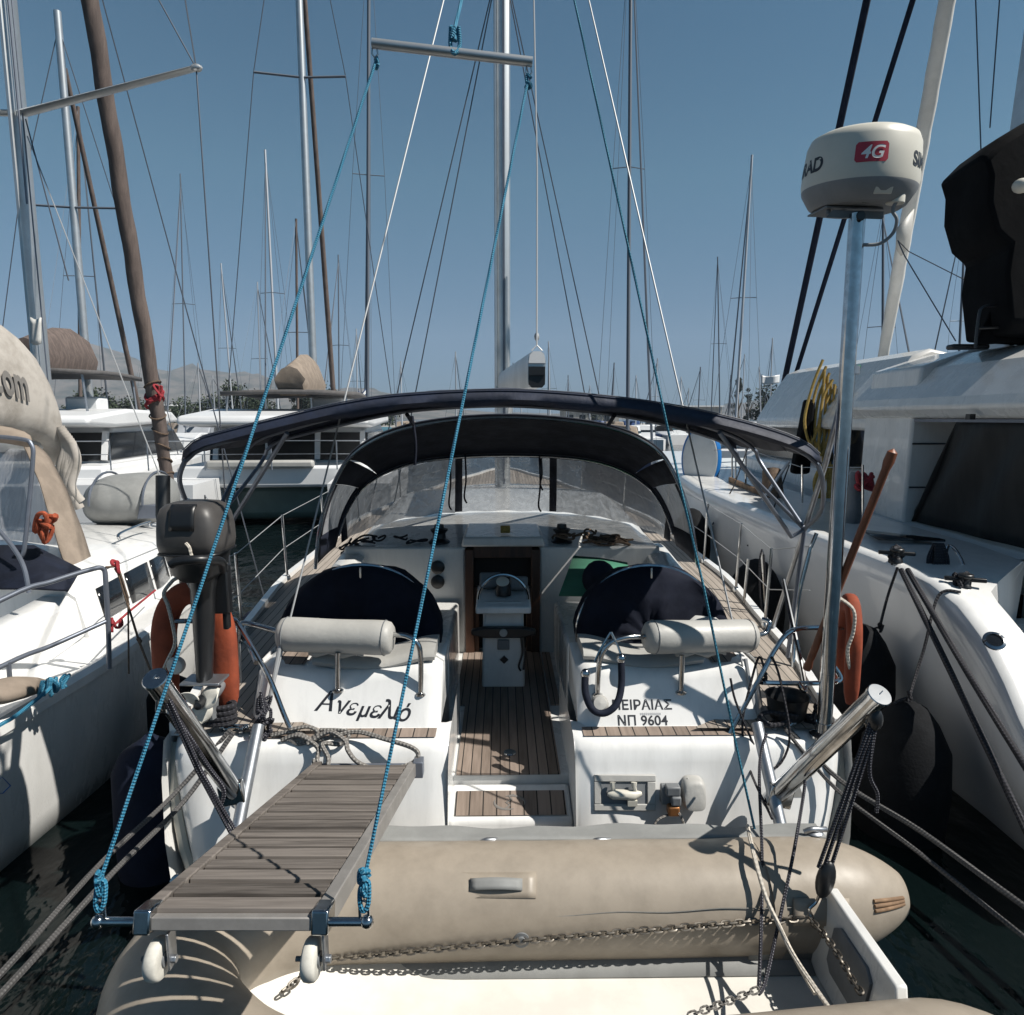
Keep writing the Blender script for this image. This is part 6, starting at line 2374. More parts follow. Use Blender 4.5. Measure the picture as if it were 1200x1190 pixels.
# bulwark capping line, portlight, handrail
mb = MB()
q = atx(1165, 753, 3.30)
q = V((cx_(4.42) + 0.19, 4.43, cz(4.43) + 0.022))
q = atz(1165, 752, cz(4.35) + 0.02)
mb.lathe([(0.062, 0), (0.062, 0.012), (0.045, 0.018), (0.04, 0.004)], q, (-0.25, -0.62, 0.75), n=24)
pl_ = R_('stern_light', mb, 'steel')
mb = MB()
mb.lathe([(0.0, 0.012), (0.042, 0.010), (0.042, 0.0)], q, (-0.25, -0.62, 0.75), n=20)
R_('lens', mb, 'dark_glass', parent=pl_)
mb = MB()
h0 = [at(1172, 790, 4.15), at(1178, 800, 4.05), at(1192, 850, 3.95), at(1205, 900, 3.85), at(1200, 930, 3.78)]
mb.tube(catmull(h0, 5), 0.014, 8)
R_('handrail', mb, 'steel')
mb = MB()
mb.tube(catmull([at(1108, 650, 5.3), at(1112, 640, 5.4), at(1122, 648, 5.3), at(1130, 668, 5.2), at(1126, 690, 5.1)], 5), 0.013, 8)
R_('deck_hoop', mb, 'steel')

# superstructure, as solids extruded along the boat: u = x, v = z
def cat_solid(poly, ya, yb, name, m, bevel=0.06, par=None, ins=0.0, **k):
    mb = MB()
    mb.prism(poly, lambda u, v, t: V((u, t, v)), ya, yb)
    return R_(name, mb, m, parent=par or ct, bevel=bevel * 0.6, seg=2, smooth=18, **k)


house = cat_solid([(4.40, 1.55), (4.42, 2.05), (4.60, 2.16), (8.6, 2.16), (8.6, 1.55)], 8.2, 12.4, 'saloon', 'gelcoat')
cat_solid([(4.46, 2.12), (4.46, 2.62), (8.5, 2.62), (8.5, 2.12)], 8.3, 12.0, 'saloon_window', 'dark_glass', 0.02, house)
cat_solid([(4.32, 2.60), (4.30, 2.72), (4.52, 3.10), (4.78, 3.47), (4.98, 3.55), (5.35, 3.47), (8.4, 3.6), (8.4, 2.60)], 8.0, 11.6, 'flybridge', 'gelcoat', 0.07, house)
cat_solid([(4.28, 1.58), (4.30, 2.7), (4.36, 3.28), (4.9, 3.46), (8.0, 3.5), (8.0, 1.58)], 7.15, 8.1, 'cabin_end', 'gelcoat', 0.05, house)
mb = MB()
for z in (2.02, 2.48, 2.9):
    mb.box((4.62, 7.143, z), (0.60, 0.012, 0.016))
R_('panel_seam', mb, 'ink', parent=house)
top_ = cat_solid([(4.18, 2.85), (4.22, 2.95), (4.50, 3.27), (4.80, 3.41), (5.2, 3.48), (8.0, 3.55), (8.0, 3.05), (5.3, 3.0), (4.38, 2.74), (4.28, 2.75)], 4.5, 8.4, 'hardtop', 'gelcoat', 0.05)
mb = MB()
mb.bar((4.34, 4.5, 2.725), (4.34, 7.9, 2.725), 0.03, 0.03)
R_('screen_track', mb, 'alu_dark', parent=top_)
mb = MB()
mb.box((4.16, 6.05, 2.76), (0.05, 0.06, 0.05))
R_('hardtop_fitting', mb, 'black_plastic', parent=top_)
# black mesh screens hung under the hardtop
mb = MB()
rows = []
for j in range(11):
    t = j / 10
    row = []
    for i in range(25):
        s_ = i / 24
        Y = lerp(lerp(6.5, 7.22, t), 4.5, s_)
        row.append((4.36 + 0.035 * math.sin(i * 0.9 + 0.2 * j) * (0.3 + 0.7 * math.sin(PI * t)) + 0.03 * t, Y, lerp(2.76, 1.66, t)))
    rows.append(row)
# the forward panel of the screen, turning inboard
rows2 = [[(lerp(4.36, 5.6, i / 8), lerp(6.5, 7.12, j / 10) + 0.02 * math.sin(i + j * .3), lerp(2.76, 1.66, j / 10)) for i in range(9)] for j in range(11)]
mb.grid(rows)
mb.grid(rows2)
R_('mesh_screen', mb, 'mesh_black', smooth=70, solid=0.01)
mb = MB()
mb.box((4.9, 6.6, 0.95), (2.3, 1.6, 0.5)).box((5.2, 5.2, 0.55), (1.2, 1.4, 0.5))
R_('cockpit_shade_block', mb, 'black_canvas')  # solid black blocks added to stand for the shade inside the cockpit
mb = MB()
mb.bar(at(1122, 655, 5.6), at(1200, 668, 5.4), 0.02, 0.3)
# mast, stacked boom cover and black sail bag above the hardtop
mb = MB()
mb.rings([[V((lerp(5.28, 5.62, (z - 3) / 6) + 0.16 * u, 7.4 + 0.22 * v, z)) for u, v in sec] for z in (3.3, 5, 7, 9, 16)])
R_('mast', mb, 'alu', smooth=40)
mb = MB()
rws = []
pg = [at(x, y, 6.2) for x, y in ((1146, 184), (1170, 160), (1200, 142), (1300, 120), (1330, 400), (1178, 392), (1172, 330), (1178, 292), (1160, 276), (1150, 240), (1152, 205))]
cg = sum((p for p in pg), V((0, 0, 0))) / len(pg)
for Y, s_ in ((6.12, 0.90), (6.2, 0.985), (6.5, 1.0), (6.9, 1.0)):
    rws.append([V((cg.x + (p.x - cg.x) * s_ + 0.16 * (Y - 6.2), Y, cg.z + (p.z - cg.z) * s_)) for p in pg])
mb.rings(rws)
R_('sail_bag', mb, 'black_canvas', smooth=35, bevel=0.03)
mb = MB()
mb.ell(at(1197, 218, 6.0), (0.07, 0.07, 0.06), 14, 8)
R_('deck_lamp', mb, 'radome')
mb = MB()
rws = []
for k in range(9):
    z = 3.40 + 0.1 * k
    w_ = 0.20 + 0.012 * math.sin(k * 2.1)
    rws.append([V((5.34 + 0.03 * k + w_ * u + 0.02 * math.sin(k), 6.5 + 0.3 * v, z)) for u, v in sec])
mb.rings(rws)
R_('mast_base_cover', mb, 'alu', smooth=30)
mb = MB()
mb.rings([[at(1142, 405, 6.4), at(1200, 270, 6.4), at(1290, 250, 6.4), at(1290, 395, 6.4)], [at(1142, 405, 7.2), at(1200, 270, 7.2), at(1290, 250, 7.2), at(1290, 395, 7.2)]])
R_('bimini_curtain', mb, 'black_canvas', bevel=0.02)
mb = MB()
mb.tube(catmull([at(1143, 408, 6.3), at(1147, 372, 6.3), at(1152, 360, 6.3), at(1170, 358, 6.3)], 5), 0.014, 7)
mb.tube([at(1147, 385, 6.3), at(1170, 384, 6.3)], 0.012, 7)
R_('flybridge_rail', mb, 'black_plastic')
mb = MB()
mb.box(at(1134, 407, 6.6), (0.36, 0.12, 0.05))
R_('winch_base', mb, 'black_plastic', bevel=0.02)
mb = MB()
mb.tube([at(1120, 400, 6.6), at(1060, 300, 6.9), at(1052, 282, 7.0)], 0.006, 5)
mb.tube([at(1150, 338, 7.2), at(1065, 295, 7.2), at(1052, 282, 7.2)], 0.005, 5)
R_('topping_line', mb, 'wire')
# headsails and stays that rise from the foredeck
fA, fB = at(1033, 428, 12.5), at(1112, -10, 9.6)
mb = MB()
P = [fA + (fB - fA) * (i / 30) for i in range(31)] + [fB + (fB - fA) * 0.5]
mb.tube([p + V((0.003 * math.sin(i * 1.7), 0, 0)) for i, p in enumerate(P)], [0.085 + 0.02 * min(1, i / 8) + 0.003 * math.sin(i * 2.3) for i in range(31)] + [0.1], 12)
R_('furled_headsail', mb, 'white_sail', smooth=70)
mb = MB()
mb.grid([[at(1051, 268, 10.8), at(1071, 245, 10.8)], [at(1050, 292, 10.85), at(1068, 270, 10.85)], [at(1056, 300, 10.9), at(1063, 292, 10.9)]])
R_('sail_corner', mb, 'vinyl_cushion', solid=0.02)
for a, b, r_ in ((at(908, 498, 13.5), at(1018, -10, 10.5), 0.055), (at(914, 498, 13.5), at(1073, -10, 10.3), 0.040)):
    mb = MB()
    mb.tube([a, b, b + (b - a) * 0.6], r_, 9)
    R_('covered_stay', mb, 'fender_navy')
for a, b in ((at(1150, 190, 7.4), at(1143, -10, 7.5)), (at(1160, 150, 7.4), at(1172, -10, 7.5))):
    mb = MB()
    mb.tube([a, b], 0.007, 5)
    R_('shroud', mb, 'wire')
# guard rail along the near side deck
mb = MB()
for px, py0, py1, Y in ((862, 520, 575, 10.2), (874, 522, 580, 10.0), (858, 522, 570, 10.4), (1011, 545, 640, 6.9), (940, 545, 600, 8.4)):
    mb.tube([at(px, py1, Y), at(px, py0, Y)], 0.013, 7)
R_('stanchion', mb, 'steel')
mb = MB()
mb.tube([at(820, 533, 11.6), at(862, 522, 10.2), at(940, 548, 8.4), at(1011, 548, 6.9)], 0.005, 5)
R_('lifeline', mb, 'wire_bright')
mb = MB()
mb.bar(at(855, 572, 10.4), at(892, 590, 9.0), 0.05, 0.34)
R_('gangplank', mb, 'wood_brown', bevel=0.01)
mb = MB()
mb.box(at(1023, 652, 6.2) + V((0, 0, 0.02)), (0.30, 0.22, 0.06))
mb.bar(at(940, 612, 8.0), at(1040, 648, 6.3), 0.05, 0.04)
R_('deck_track', mb, 'gelcoat_bright', bevel=0.02)
mb = MB()
mb.grid([[atz(1010, 622, 1.66), atz(1100, 632, 1.66)], [atz(1030, 632, 1.66), atz(1108, 634, 1.66)]])
R_('deck_hatch', mb, 'dark_glass', solid=0.02)
for px, py, Y in ((1050, 660, 5.15), (1130, 692, 4.62)):
    mb = MB()
    q = atz(px, py, cz(Y) + 0.02)
    mb.lathe([(0.05, 0), (0.045, 0.03), (0.03, 0.05), (0.03, 0.08), (0.055, 0.10), (0.05, 0.12), (0.0, 0.125)], q, n=14)
    mb.bar(q + V((-0.12, 0.05, 0.08)), q + V((0.12, -0.05, 0.08)), 0.035, 0.03)
    cl = R_('cleat', mb, 'black_plastic', bevel=0.006)
    mb = MB()
    for k in range(4):
        knot(mb, q + V((0.02 * (k - 2), 0.01 * k, 0.05)), 0.07, 0.014)
    single('mooring_rope', mb, 'rope_black', 'black rope made fast round the forward black cleat on the catamaran\'s stern' if px < 1100 else 'black rope made fast round the aft black cleat above the round stern light', 'rope', 'ropes on the catamaran\'s cleats')
# ropes, rolls and boards kept on the catamaran
mb = MB()
q = at(1100, 640, 5.25)
for k in range(6):
    s_ = 0.02 * (k - 2.5)
    mb.rope([q + V((s_ * .6, 0, 0.02)), q + V((s_ + .02, -.02, -0.10)), q + V((s_ * 1.4, -.02, -0.20 - 0.02 * (k % 3))), q + V((s_ - .02, 0.01, -0.10)), q + V((s_ * .6, 0.01, 0.02))], 0.012, 6)
single('rope_hank', mb, 'rope_black', 'black rope hank hanging from the steel hoop on the catamaran\'s side deck', 'rope')
mb = MB()
random.seed(21)
for k in range(12):
    q = at(962 + 4.0 * k, 462 + 5 * k, 9.2 + 0.02 * (k % 3))
    mb.rope([q + V((0, 0, 0.45 - 0.03 * k)), q + V((-0.12, 0, 0.1)), q + V((-0.20 + 0.02 * k, 0, -0.35)), q + V((-0.10, 0, -0.65 - 0.04 * (k % 3))), q + V((0.02, 0.02, -0.3)), q + V((0.03, 0, 0.3))], 0.019, 7)
single('rope_coil', mb, 'yellow_rope', 'thick yellow ropes hung in long loops at the catamaran\'s rail behind the radar pole', 'rope')
mb = MB()
for k in range(6):
    q = at(962 + 2 * k, 565, 8.8)
    mb.rope([q + V((0, 0, 0.22)), q + V((-0.08, 0, 0)), q + V((-0.02, 0, -0.25)), q + V((0.10, 0, -0.28)), q + V((0.12, 0.03, 0.0)), q + V((0.03, 0, 0.22))], 0.028, 7)
single('rope_coil', mb, 'yellow_rope', 'yellow rope coil lying lower down on the catamaran\'s deck', 'rope')
mb = MB()
q = at(960, 478, 9.3)
mb.rings([[q + V((u + 0.16 * t, -0.1 + 0.2 * s_, v + 0.65 * t)) for u, v in ((-0.34, -0.9), (-0.1, -0.9), (-0.08, 0.1), (-0.2, 0.12))] for s_, t in ((0, 0), (1, 0))])
single('dark_cover', mb, 'black_canvas', 'dark folded cover standing beside the yellow ropes', 'cover', bevel=0.05)
mb = MB()
random.seed(4)
mb.rope([at(1012 + random.uniform(-10, 12), 565 + random.uniform(-12, 14), 7.0 + random.uniform(-.05, .05)) for _ in range(20)], 0.02, 7)
single('rope_coil', mb, 'red_rope', 'red rope coil tied to a stanchion just right of the radar pole', 'rope')
mb = MB()
q = at(999, 590, 7.1)
mb.rings([[q + V((0.09 * math.cos(a) * s_, 0.08 * math.sin(a) * s_, h)) for a in [2 * PI * k / 14 for k in range(14)]] for h, s_ in ((-0.36, 0.5), (-0.3, 1), (0, 1.1), (0.25, 0.9), (0.33, 0.4))])
single('canvas_bag', mb, 'mid_grey', 'grey canvas bag hanging on the catamaran\'s rail behind the radar pole', 'bag', smooth=60)
mb = MB()
q = at(1022, 434, 9.2)
random.seed(8)
for k in range(5):
    mb.ell(q + V((-0.18 + 0.09 * k, 0, 0.0 + 0.03 * (k % 2))), (0.09, 0.12, 0.07), 10, 6, Mx.Rotation(0.5 * k, 3, 'Y'))
single('folded_cloth', mb, 'green_cloth', 'green and yellow cloth bundled on top of the catamaran\'s coachroof', 'cloth', smooth=70)
mb = MB()
bc = at(822, 538, 11.2)
bx = Mx.Rotation(R(-28), 3, 'Z')
ringA = [(0.30 * math.cos(2 * PI * k / 32), 0.52 * math.sin(2 * PI * k / 32)) for k in range(32)]
board = thing('paddle_board', 'white board with a blue rim standing on edge on the catamaran\'s foredeck', 'board', bc - V((0, 0, 0.52)))
mb.rings([[bc + bx @ V((u * s_, t, v * s_)) for u, v in ringA] for t, s_ in ((-0.116, 0.6), (-0.118, 0.90), (-0.10, 0.96))])
mb.build('board_face', 'board_white', board, smooth=40)
mb = MB()
mb.rings([[bc + bx @ V((u * s_, t, v * s_)) for u, v in ringA] for t, s_ in ((-0.108, 0.95), (-0.09, 1.03), (0.0, 1.06), (0.09, 1.03), (0.11, 0.9))], caps=False)
mb.build('board_rim', 'board_blue', board, smooth=50)
mb = MB()
q = at(905, 572, 9.0)
mb.tube([q + V((-0.02, -0.1, -0.18)), q + V((0.02, 0.1, 0.22))], [0.15, 0.12], 12)
single('canvas_roll', mb, 'brown_rope', 'brown canvas roll lashed upright to the catamaran\'s guard rail', 'roll', smooth=50)
mb = MB()
q0 = at(895, 600, 8.6)
mb.ell(q0 + V((-0.06, -0.05, -0.02)), (0.05, 0.03, 0.22), 10, 8, Mx.Rotation(R(22), 3, 'Y'))
mb.tube([q0 + V((-0.05, 0, 0.1)), q0 + V((0.25, -0.1, 0.65))], 0.022, 7)
single('anchor', mb, 'steel_dull', 'grey steel anchor lashed outside the catamaran\'s rail', 'anchor', smooth=50)
# mooring lines and fenders of the catamaran
qa = at(1056, 668, 5.0)
moor([qa, at(1120, 800, 4.1), at(1200, 968, 3.35), at(1290, 1160, 2.7)], 'rope_black', 0.020, 'thick black mooring line from the catamaran\'s forward cleat, the lower of two')
moor([qa + V((0.05, 0, 0.0)), at(1130, 782, 4.1), at(1200, 896, 3.5), at(1320, 1090, 2.7)], 'rope_black', 0.020, 'thick black mooring line from the catamaran\'s forward cleat, the upper of two')


def bag_fender(c, rad, ln, label):
    mb = MB()
    prof_ = [(0.03, ln / 2), (0.10, ln / 2 - 0.03), (rad * 0.62, ln / 2 - rad * 0.45), (rad * 0.92, ln / 2 - rad * 1.05), (rad, ln * 0.02), (rad * 0.97, -ln / 2 + rad * 0.7), (rad * 0.72, -ln / 2 + 0.12), (0.06, -ln / 2), (0.0, -ln / 2)]
    mb.lathe(prof_, c, (0.04, 0, 1), n=28)
    return single('fender', mb, 'fender_black', label, 'fender', 'fenders between the boats', smooth=55)


f1 = bag_fender(V((2.74, 5.02, 0.66)), 0.27, 1.05, 'large black fender beside the orange horseshoe buoy, hung from the forward cleat')
f2 = bag_fender(V((2.70, 4.30, 0.30)), 0.29, 1.15, 'largest black fender on the catamaran\'s hull, behind the right davit')
f3 = bag_fender(V((2.58, 9.2, 0.95)), 0.28, 1.15, 'black fender farthest forward on the catamaran\'s hull, near the sprayhood')
f4 = bag_fender(V((2.66, 7.0, 0.68)), 0.32, 1.2, 'black fender on the catamaran\'s hull just forward of the gate posts')
for pts, lab in (([at(1052, 665, 5.05), at(1040, 700, 5.05), at(1031, 735, 5.02)], 'thin black line holding the fender beside the horseshoe buoy'),
                 ([at(1126, 694, 4.6), at(1100, 698, 4.65), at(1083, 760, 4.5), V((2.72, 4.32, 0.90))], 'thin black line holding the largest fender behind the right davit')):
    mb = MB()
    mb.rope(pts, 0.010, 6)
    knot(mb, pts[-1], 0.035, 0.009)
    e = pts[-1]
    mb.rope([e, e + V((-.06, 0, -.02)), e + V((-.10, 0, -.05))], 0.008, 5)
    single('fender_line', mb, 'rope_black', lab, 'rope', 'fender lines')
for (x0, y0), (x1, y1), Y, lab in (((860, 570), (835, 615), 9.4, 'thin black line to the black fender farthest forward'), ((905, 600), (876, 640), 8.2, 'thin black line over the catamaran\'s topsides beside the anchor')):
    mb = MB()
    mb.tube([at(x0 + 20, y0 - 55, Y), at(x0, y0, Y - .2), at(x1, y1, Y - .3)], 0.009, 5)
    single('fender_line', mb, 'rope_black', lab, 'rope', 'fender lines')


# ------------------------------------------------------------------ boats across the fairway
def far_hull(L_, B, f0, f1, n=14, stern=0.75, bow_flat=0.02):
    rws = []
    for i in range(n + 1):
        t = i / n
        hb_ = B / 2 * (stern + (1 - stern) * math.sin(min(1, t / 0.45) * PI / 2)) if t < 0.45 else B / 2 * max(bow_flat, math.cos(((t - 0.45) / 0.55) * PI / 2) ** 0.75)
        z = f0 + (f1 - f0) * t ** 1.5
        y = -L_ / 2 + L_ * t
        row = [(-hb_, y, z), (-hb_ * 0.96, y, z * 0.5), (-hb_ * 0.86, y, 0.05), (-hb_ * 0.4, y, -0.3), (hb_ * 0.4, y, -0.3), (hb_ * 0.86, y, 0.05), (hb_ * 0.96, y, z * 0.5), (hb_, y, z)]
        rws.append(row)
    return rws


def far_cat(loc, rz, label, bag_m, mast_h, hw=3.05, low=0.0, aw=4.05):
    t = thing('catamaran', label, 'catamaran', loc, rz, 'white catamarans across the fairway')

    def F(name, mb, m, **k):
        return mb.build(name, m, k.pop('parent', t), world=False, **k)
    for s_ in (-1, 1):
        mb = MB()
        rws = far_hull(12, 1.7, 1.25, 1.62, stern=0.85)
        mb.rings([[(x + s_ * (hw - 0.85), y, z) for x, y, z in r_] for r_ in rws])
        F('hull', mb, 'far_white', smooth=50)
    mb = MB()
    mb.box((0, 0.4, 1.28), (hw * 2 - 1.2, 9.4, 0.55))
    F('bridge_deck', mb, 'far_white', bevel=0.08)
    mb = MB()
    mb.box((0, 0.0, 0.55), (hw * 2 - 2.6, 7.0, 0.95))
    F('tunnel_shade', mb, 'shade_teal', bevel=0.2)  # solid block between the hulls; its dark teal stands for the tunnel's shade
    mb = MB()
    mb.prism([(-2.9, 1.5), (-2.6, 2.55), (2.0, 2.55), (3.6, 1.5)], lambda u, v, w_: V((w_, u, v)), -hw + 1.0, hw - 1.0)
    cab = F('saloon', mb, 'far_white', bevel=0.08)
    mb = MB()
    for s_ in (-1, 1):
        mb2 = mb
    mb.prism([(-2.97, 1.62), (-2.72, 2.36), (2.30, 2.36), (3.45, 1.62)], lambda u, v, w_: V((w_, u, v)), -hw + 0.97, hw - 0.97)
    F('saloon_window', mb, 'dark_glass', parent=cab, bevel=0.03)
    for x in (-1.9, -0.55, 0.75, 1.95):
        mb = MB()
        mb.box((x, -2.86, 2.0), (0.13, 0.18, 0.78), rx=-0.27)
        F('window_post', mb, 'far_white', parent=cab)
    mb = MB()
    mb.prism([(-4.6, 2.58), (-4.5, 2.80), (-2.0, 3.00), (1.6, 2.95), (2.4, 2.62), (-3.0, 2.50)], lambda u, v, w_: V((w_, u, v)), -hw + 0.75, hw - 0.75)
    F('coachroof', mb, 'far_white', bevel=0.10, seg=3)
    mb = MB()
    mb.box((-0.4, -4.2, 1.60), (hw * 0.85, 0.5, 0.20))
    F('cockpit_seat', mb, 'vinyl_cushion', bevel=0.06)
    mb = MB()
    for x in (-hw + 0.2, -hw + 1.5, 0, hw - 1.5, hw - 0.2):
        mb.tube([(x, -4.9, 1.5), (x, -4.9, 2.2)], 0.018, 6)
    mb.tube([(-hw + 0.2, -4.9, 2.2), (hw - 0.2, -4.9, 2.2)], 0.016, 6)
    mb.tube([(-hw + 0.2, -4.9, 1.88), (hw - 0.2, -4.9, 1.88)], 0.010, 6)
    F('rail', mb, 'steel_dull')
    # canvas top on posts over the flybridge
    mb = MB()
    mb.grid([[(x, y, aw - 0.02 * x * x - 0.015 * (y + 1) ** 2) for x in (-1.7, -0.8, 0, 0.8, 1.7)] for y in (-3.0, -2, -1, 0, 0.8)])
    F('flybridge_top', mb, 'awning_dark', solid=0.12, smooth=50)
    for x in (-1.6, 1.6):
        for y in (-2.9, 0.5):
            mb = MB()
            mb.tube([(x, y, 2.8), (x * 0.95, y, aw - 0.08)], 0.03, 6)
            F('awning_post', mb, 'steel_dull')
    mb = MB()
    mb.box((0.8, -1.0, 3.1), (0.9, 0.7, 0.5))
    F('helm_console', mb, 'far_white', bevel=0.08)
    mb = MB()
    mb.tube([(0, 1.1, 2.9), (0, 1.0, mast_h)], [0.125, 0.105], 10)
    ms = F('mast', mb, 'alu', smooth=50)
    mb = MB()
    z_ = mast_h * 0.62
    mb.tube([(-1.35, 0.7, z_), (0, 1.0, z_ + 0.05), (1.35, 0.7, z_)], 0.035, 6)
    F('spreader', mb, 'far_mast_dark', parent=ms)
    for s_ in (-1, 1):
        mb = MB()
        mb.tube([(s_ * (hw - 0.3), 0.4, 1.6), (s_ * 1.35, 0.7, z_), (0, 1.0, mast_h * 0.97)], 0.014, 5)
        F('shroud', mb, 'wire', parent=ms)
    mb = MB()
    rws = []
    for y, zt, h_ in ((0.9, 5.6, 1.1), (0.2, 5.75, 1.25), (-0.9, 5.65, 1.15), (-2.2, 5.3, 0.9), (-2.5, 5.2, 0.5)):
        rws.append([(x * 0.42, y, zt - low - h_ * (1 - v)) for x, v in ((-0.8, 0), (-1, 0.3), (-0.5, 0.85), (0, 1), (0.5, 0.85), (1, 0.3), (0.8, 0))])
    mb.rings(rws)
    F('sail_bag', mb, bag_m, smooth=60)
    mb = MB()
    mb.tube([(0, 5.6, 1.9), (0, 1.2, mast_h * 0.9)], [0.10, 0.07], 8)
    F('furled_headsail', mb, 'brown_sail', smooth=60)
    return t


far_cat((-12.9, 21.0, 0), R(8), 'white catamaran across the fairway with brown sail bag, behind the grey dinghy', 'brown_sail', 14.6, low=0.35)
far_cat((-6.0, 21.5, 0), R(5), 'white catamaran across the fairway with beige furled sail, behind the outboard', 'beige_canvas', 21.0, low=1.05, aw=3.5)
mb = MB()
mb.prism([(-0.32, -0.12), (0.3, -0.1), (0.32, 0.22), (-0.3, 0.25)], lambda u, v, t: at(672, 500, 30) + V((u, t, v)), 0, 0.02)


def far_yacht(loc, rz, L_, mast_h, hullm, label, stay='far_mast', lean=0.0, group='yachts moored across the harbour', thick=0.075, boomcol='far_blue', sprd=True, detail=True):
    t = thing('moored_yacht', label, 'yacht', loc, rz, group)

    def F(name, mb, m, **k):
        return mb.build(name, m, k.pop('parent', t), world=False, **k)
    mb = MB()
    mb.rings([[(x, y, z) for x, y, z in r_] for r_ in far_hull(L_, L_ * 0.31, 1.0, 1.35)])
    F('hull', mb, hullm, smooth=50)
    mb = MB()
    mb.prism([(-L_ * .22, 1.0), (-L_ * .20, 1.62), (L_ * .05, 1.7), (L_ * .26, 1.2)], lambda u, v, w_: V((w_, u, v)), -L_ * 0.09, L_ * 0.09)
    cab = F('coachroof', mb, 'far_white', bevel=0.08)
    mb = MB()
    mb.prism([(-L_ * .21, 1.28), (-L_ * .20, 1.5), (L_ * .04, 1.52), (L_ * .12, 1.28)], lambda u, v, w_: V((w_, u, v)), -L_ * 0.0925, L_ * 0.0925)
    F('cabin_window', mb, 'dark_glass', parent=cab)
    mb = MB()
    mb.prism([(-L_ * .34, 1.5), (-L_ * .30, 2.35), (-L_ * .19, 2.3), (-L_ * .12, 1.6)], lambda u, v, w_: V((w_, u, v)), -L_ * 0.10, L_ * 0.10)
    F('sprayhood', mb, boomcol, bevel=0.12)
    mb = MB()
    mb.tube([(0, 0.6, 1.3), (lean, 0.3, mast_h)], [thick, thick * 0.8], 8)
    ms = F('mast', mb, stay, smooth=50)
    if sprd:
        mb = MB()
        for q_ in (0.55, ):
            mb.tube([(-0.75 + lean * q_, 0.35, mast_h * q_), (lean * q_, 0.5, mast_h * q_ + .04), (0.75 + lean * q_, 0.35, mast_h * q_)], 0.024, 5)
        F('spreader', mb, 'far_mast_dark', parent=ms)
        for s_ in (-1, 1):
            mb = MB()
            mb.tube([(s_ * L_ * .14, 0.2, 1.1), (s_ * 0.75 + lean * .55, 0.35, mast_h * 0.55), (lean * .97, 0.3, mast_h * 0.97)], 0.011, 4)
            F('shroud', mb, 'far_mast_dark', parent=ms)
        mb = MB()
        mb.tube([(0, L_ * .48, 1.4), (lean, 0.35, mast_h * 0.96)], [0.06, 0.03], 5)
        F('forestay', mb, 'far_mast_dark', parent=ms)
        mb = MB()
        mb.tube([(0, -L_ * .48, 1.1), (lean, 0.25, mast_h * 0.99)], 0.010, 4)
        F('backstay', mb, 'far_mast_dark', parent=ms)
    mb = MB()
    mb.tube([(0, 0.5, 2.2), (0, -L_ * .33, 2.3)], [0.17, 0.12], 8)
    F('boom_cover', mb, boomcol, smooth=60)
    return t


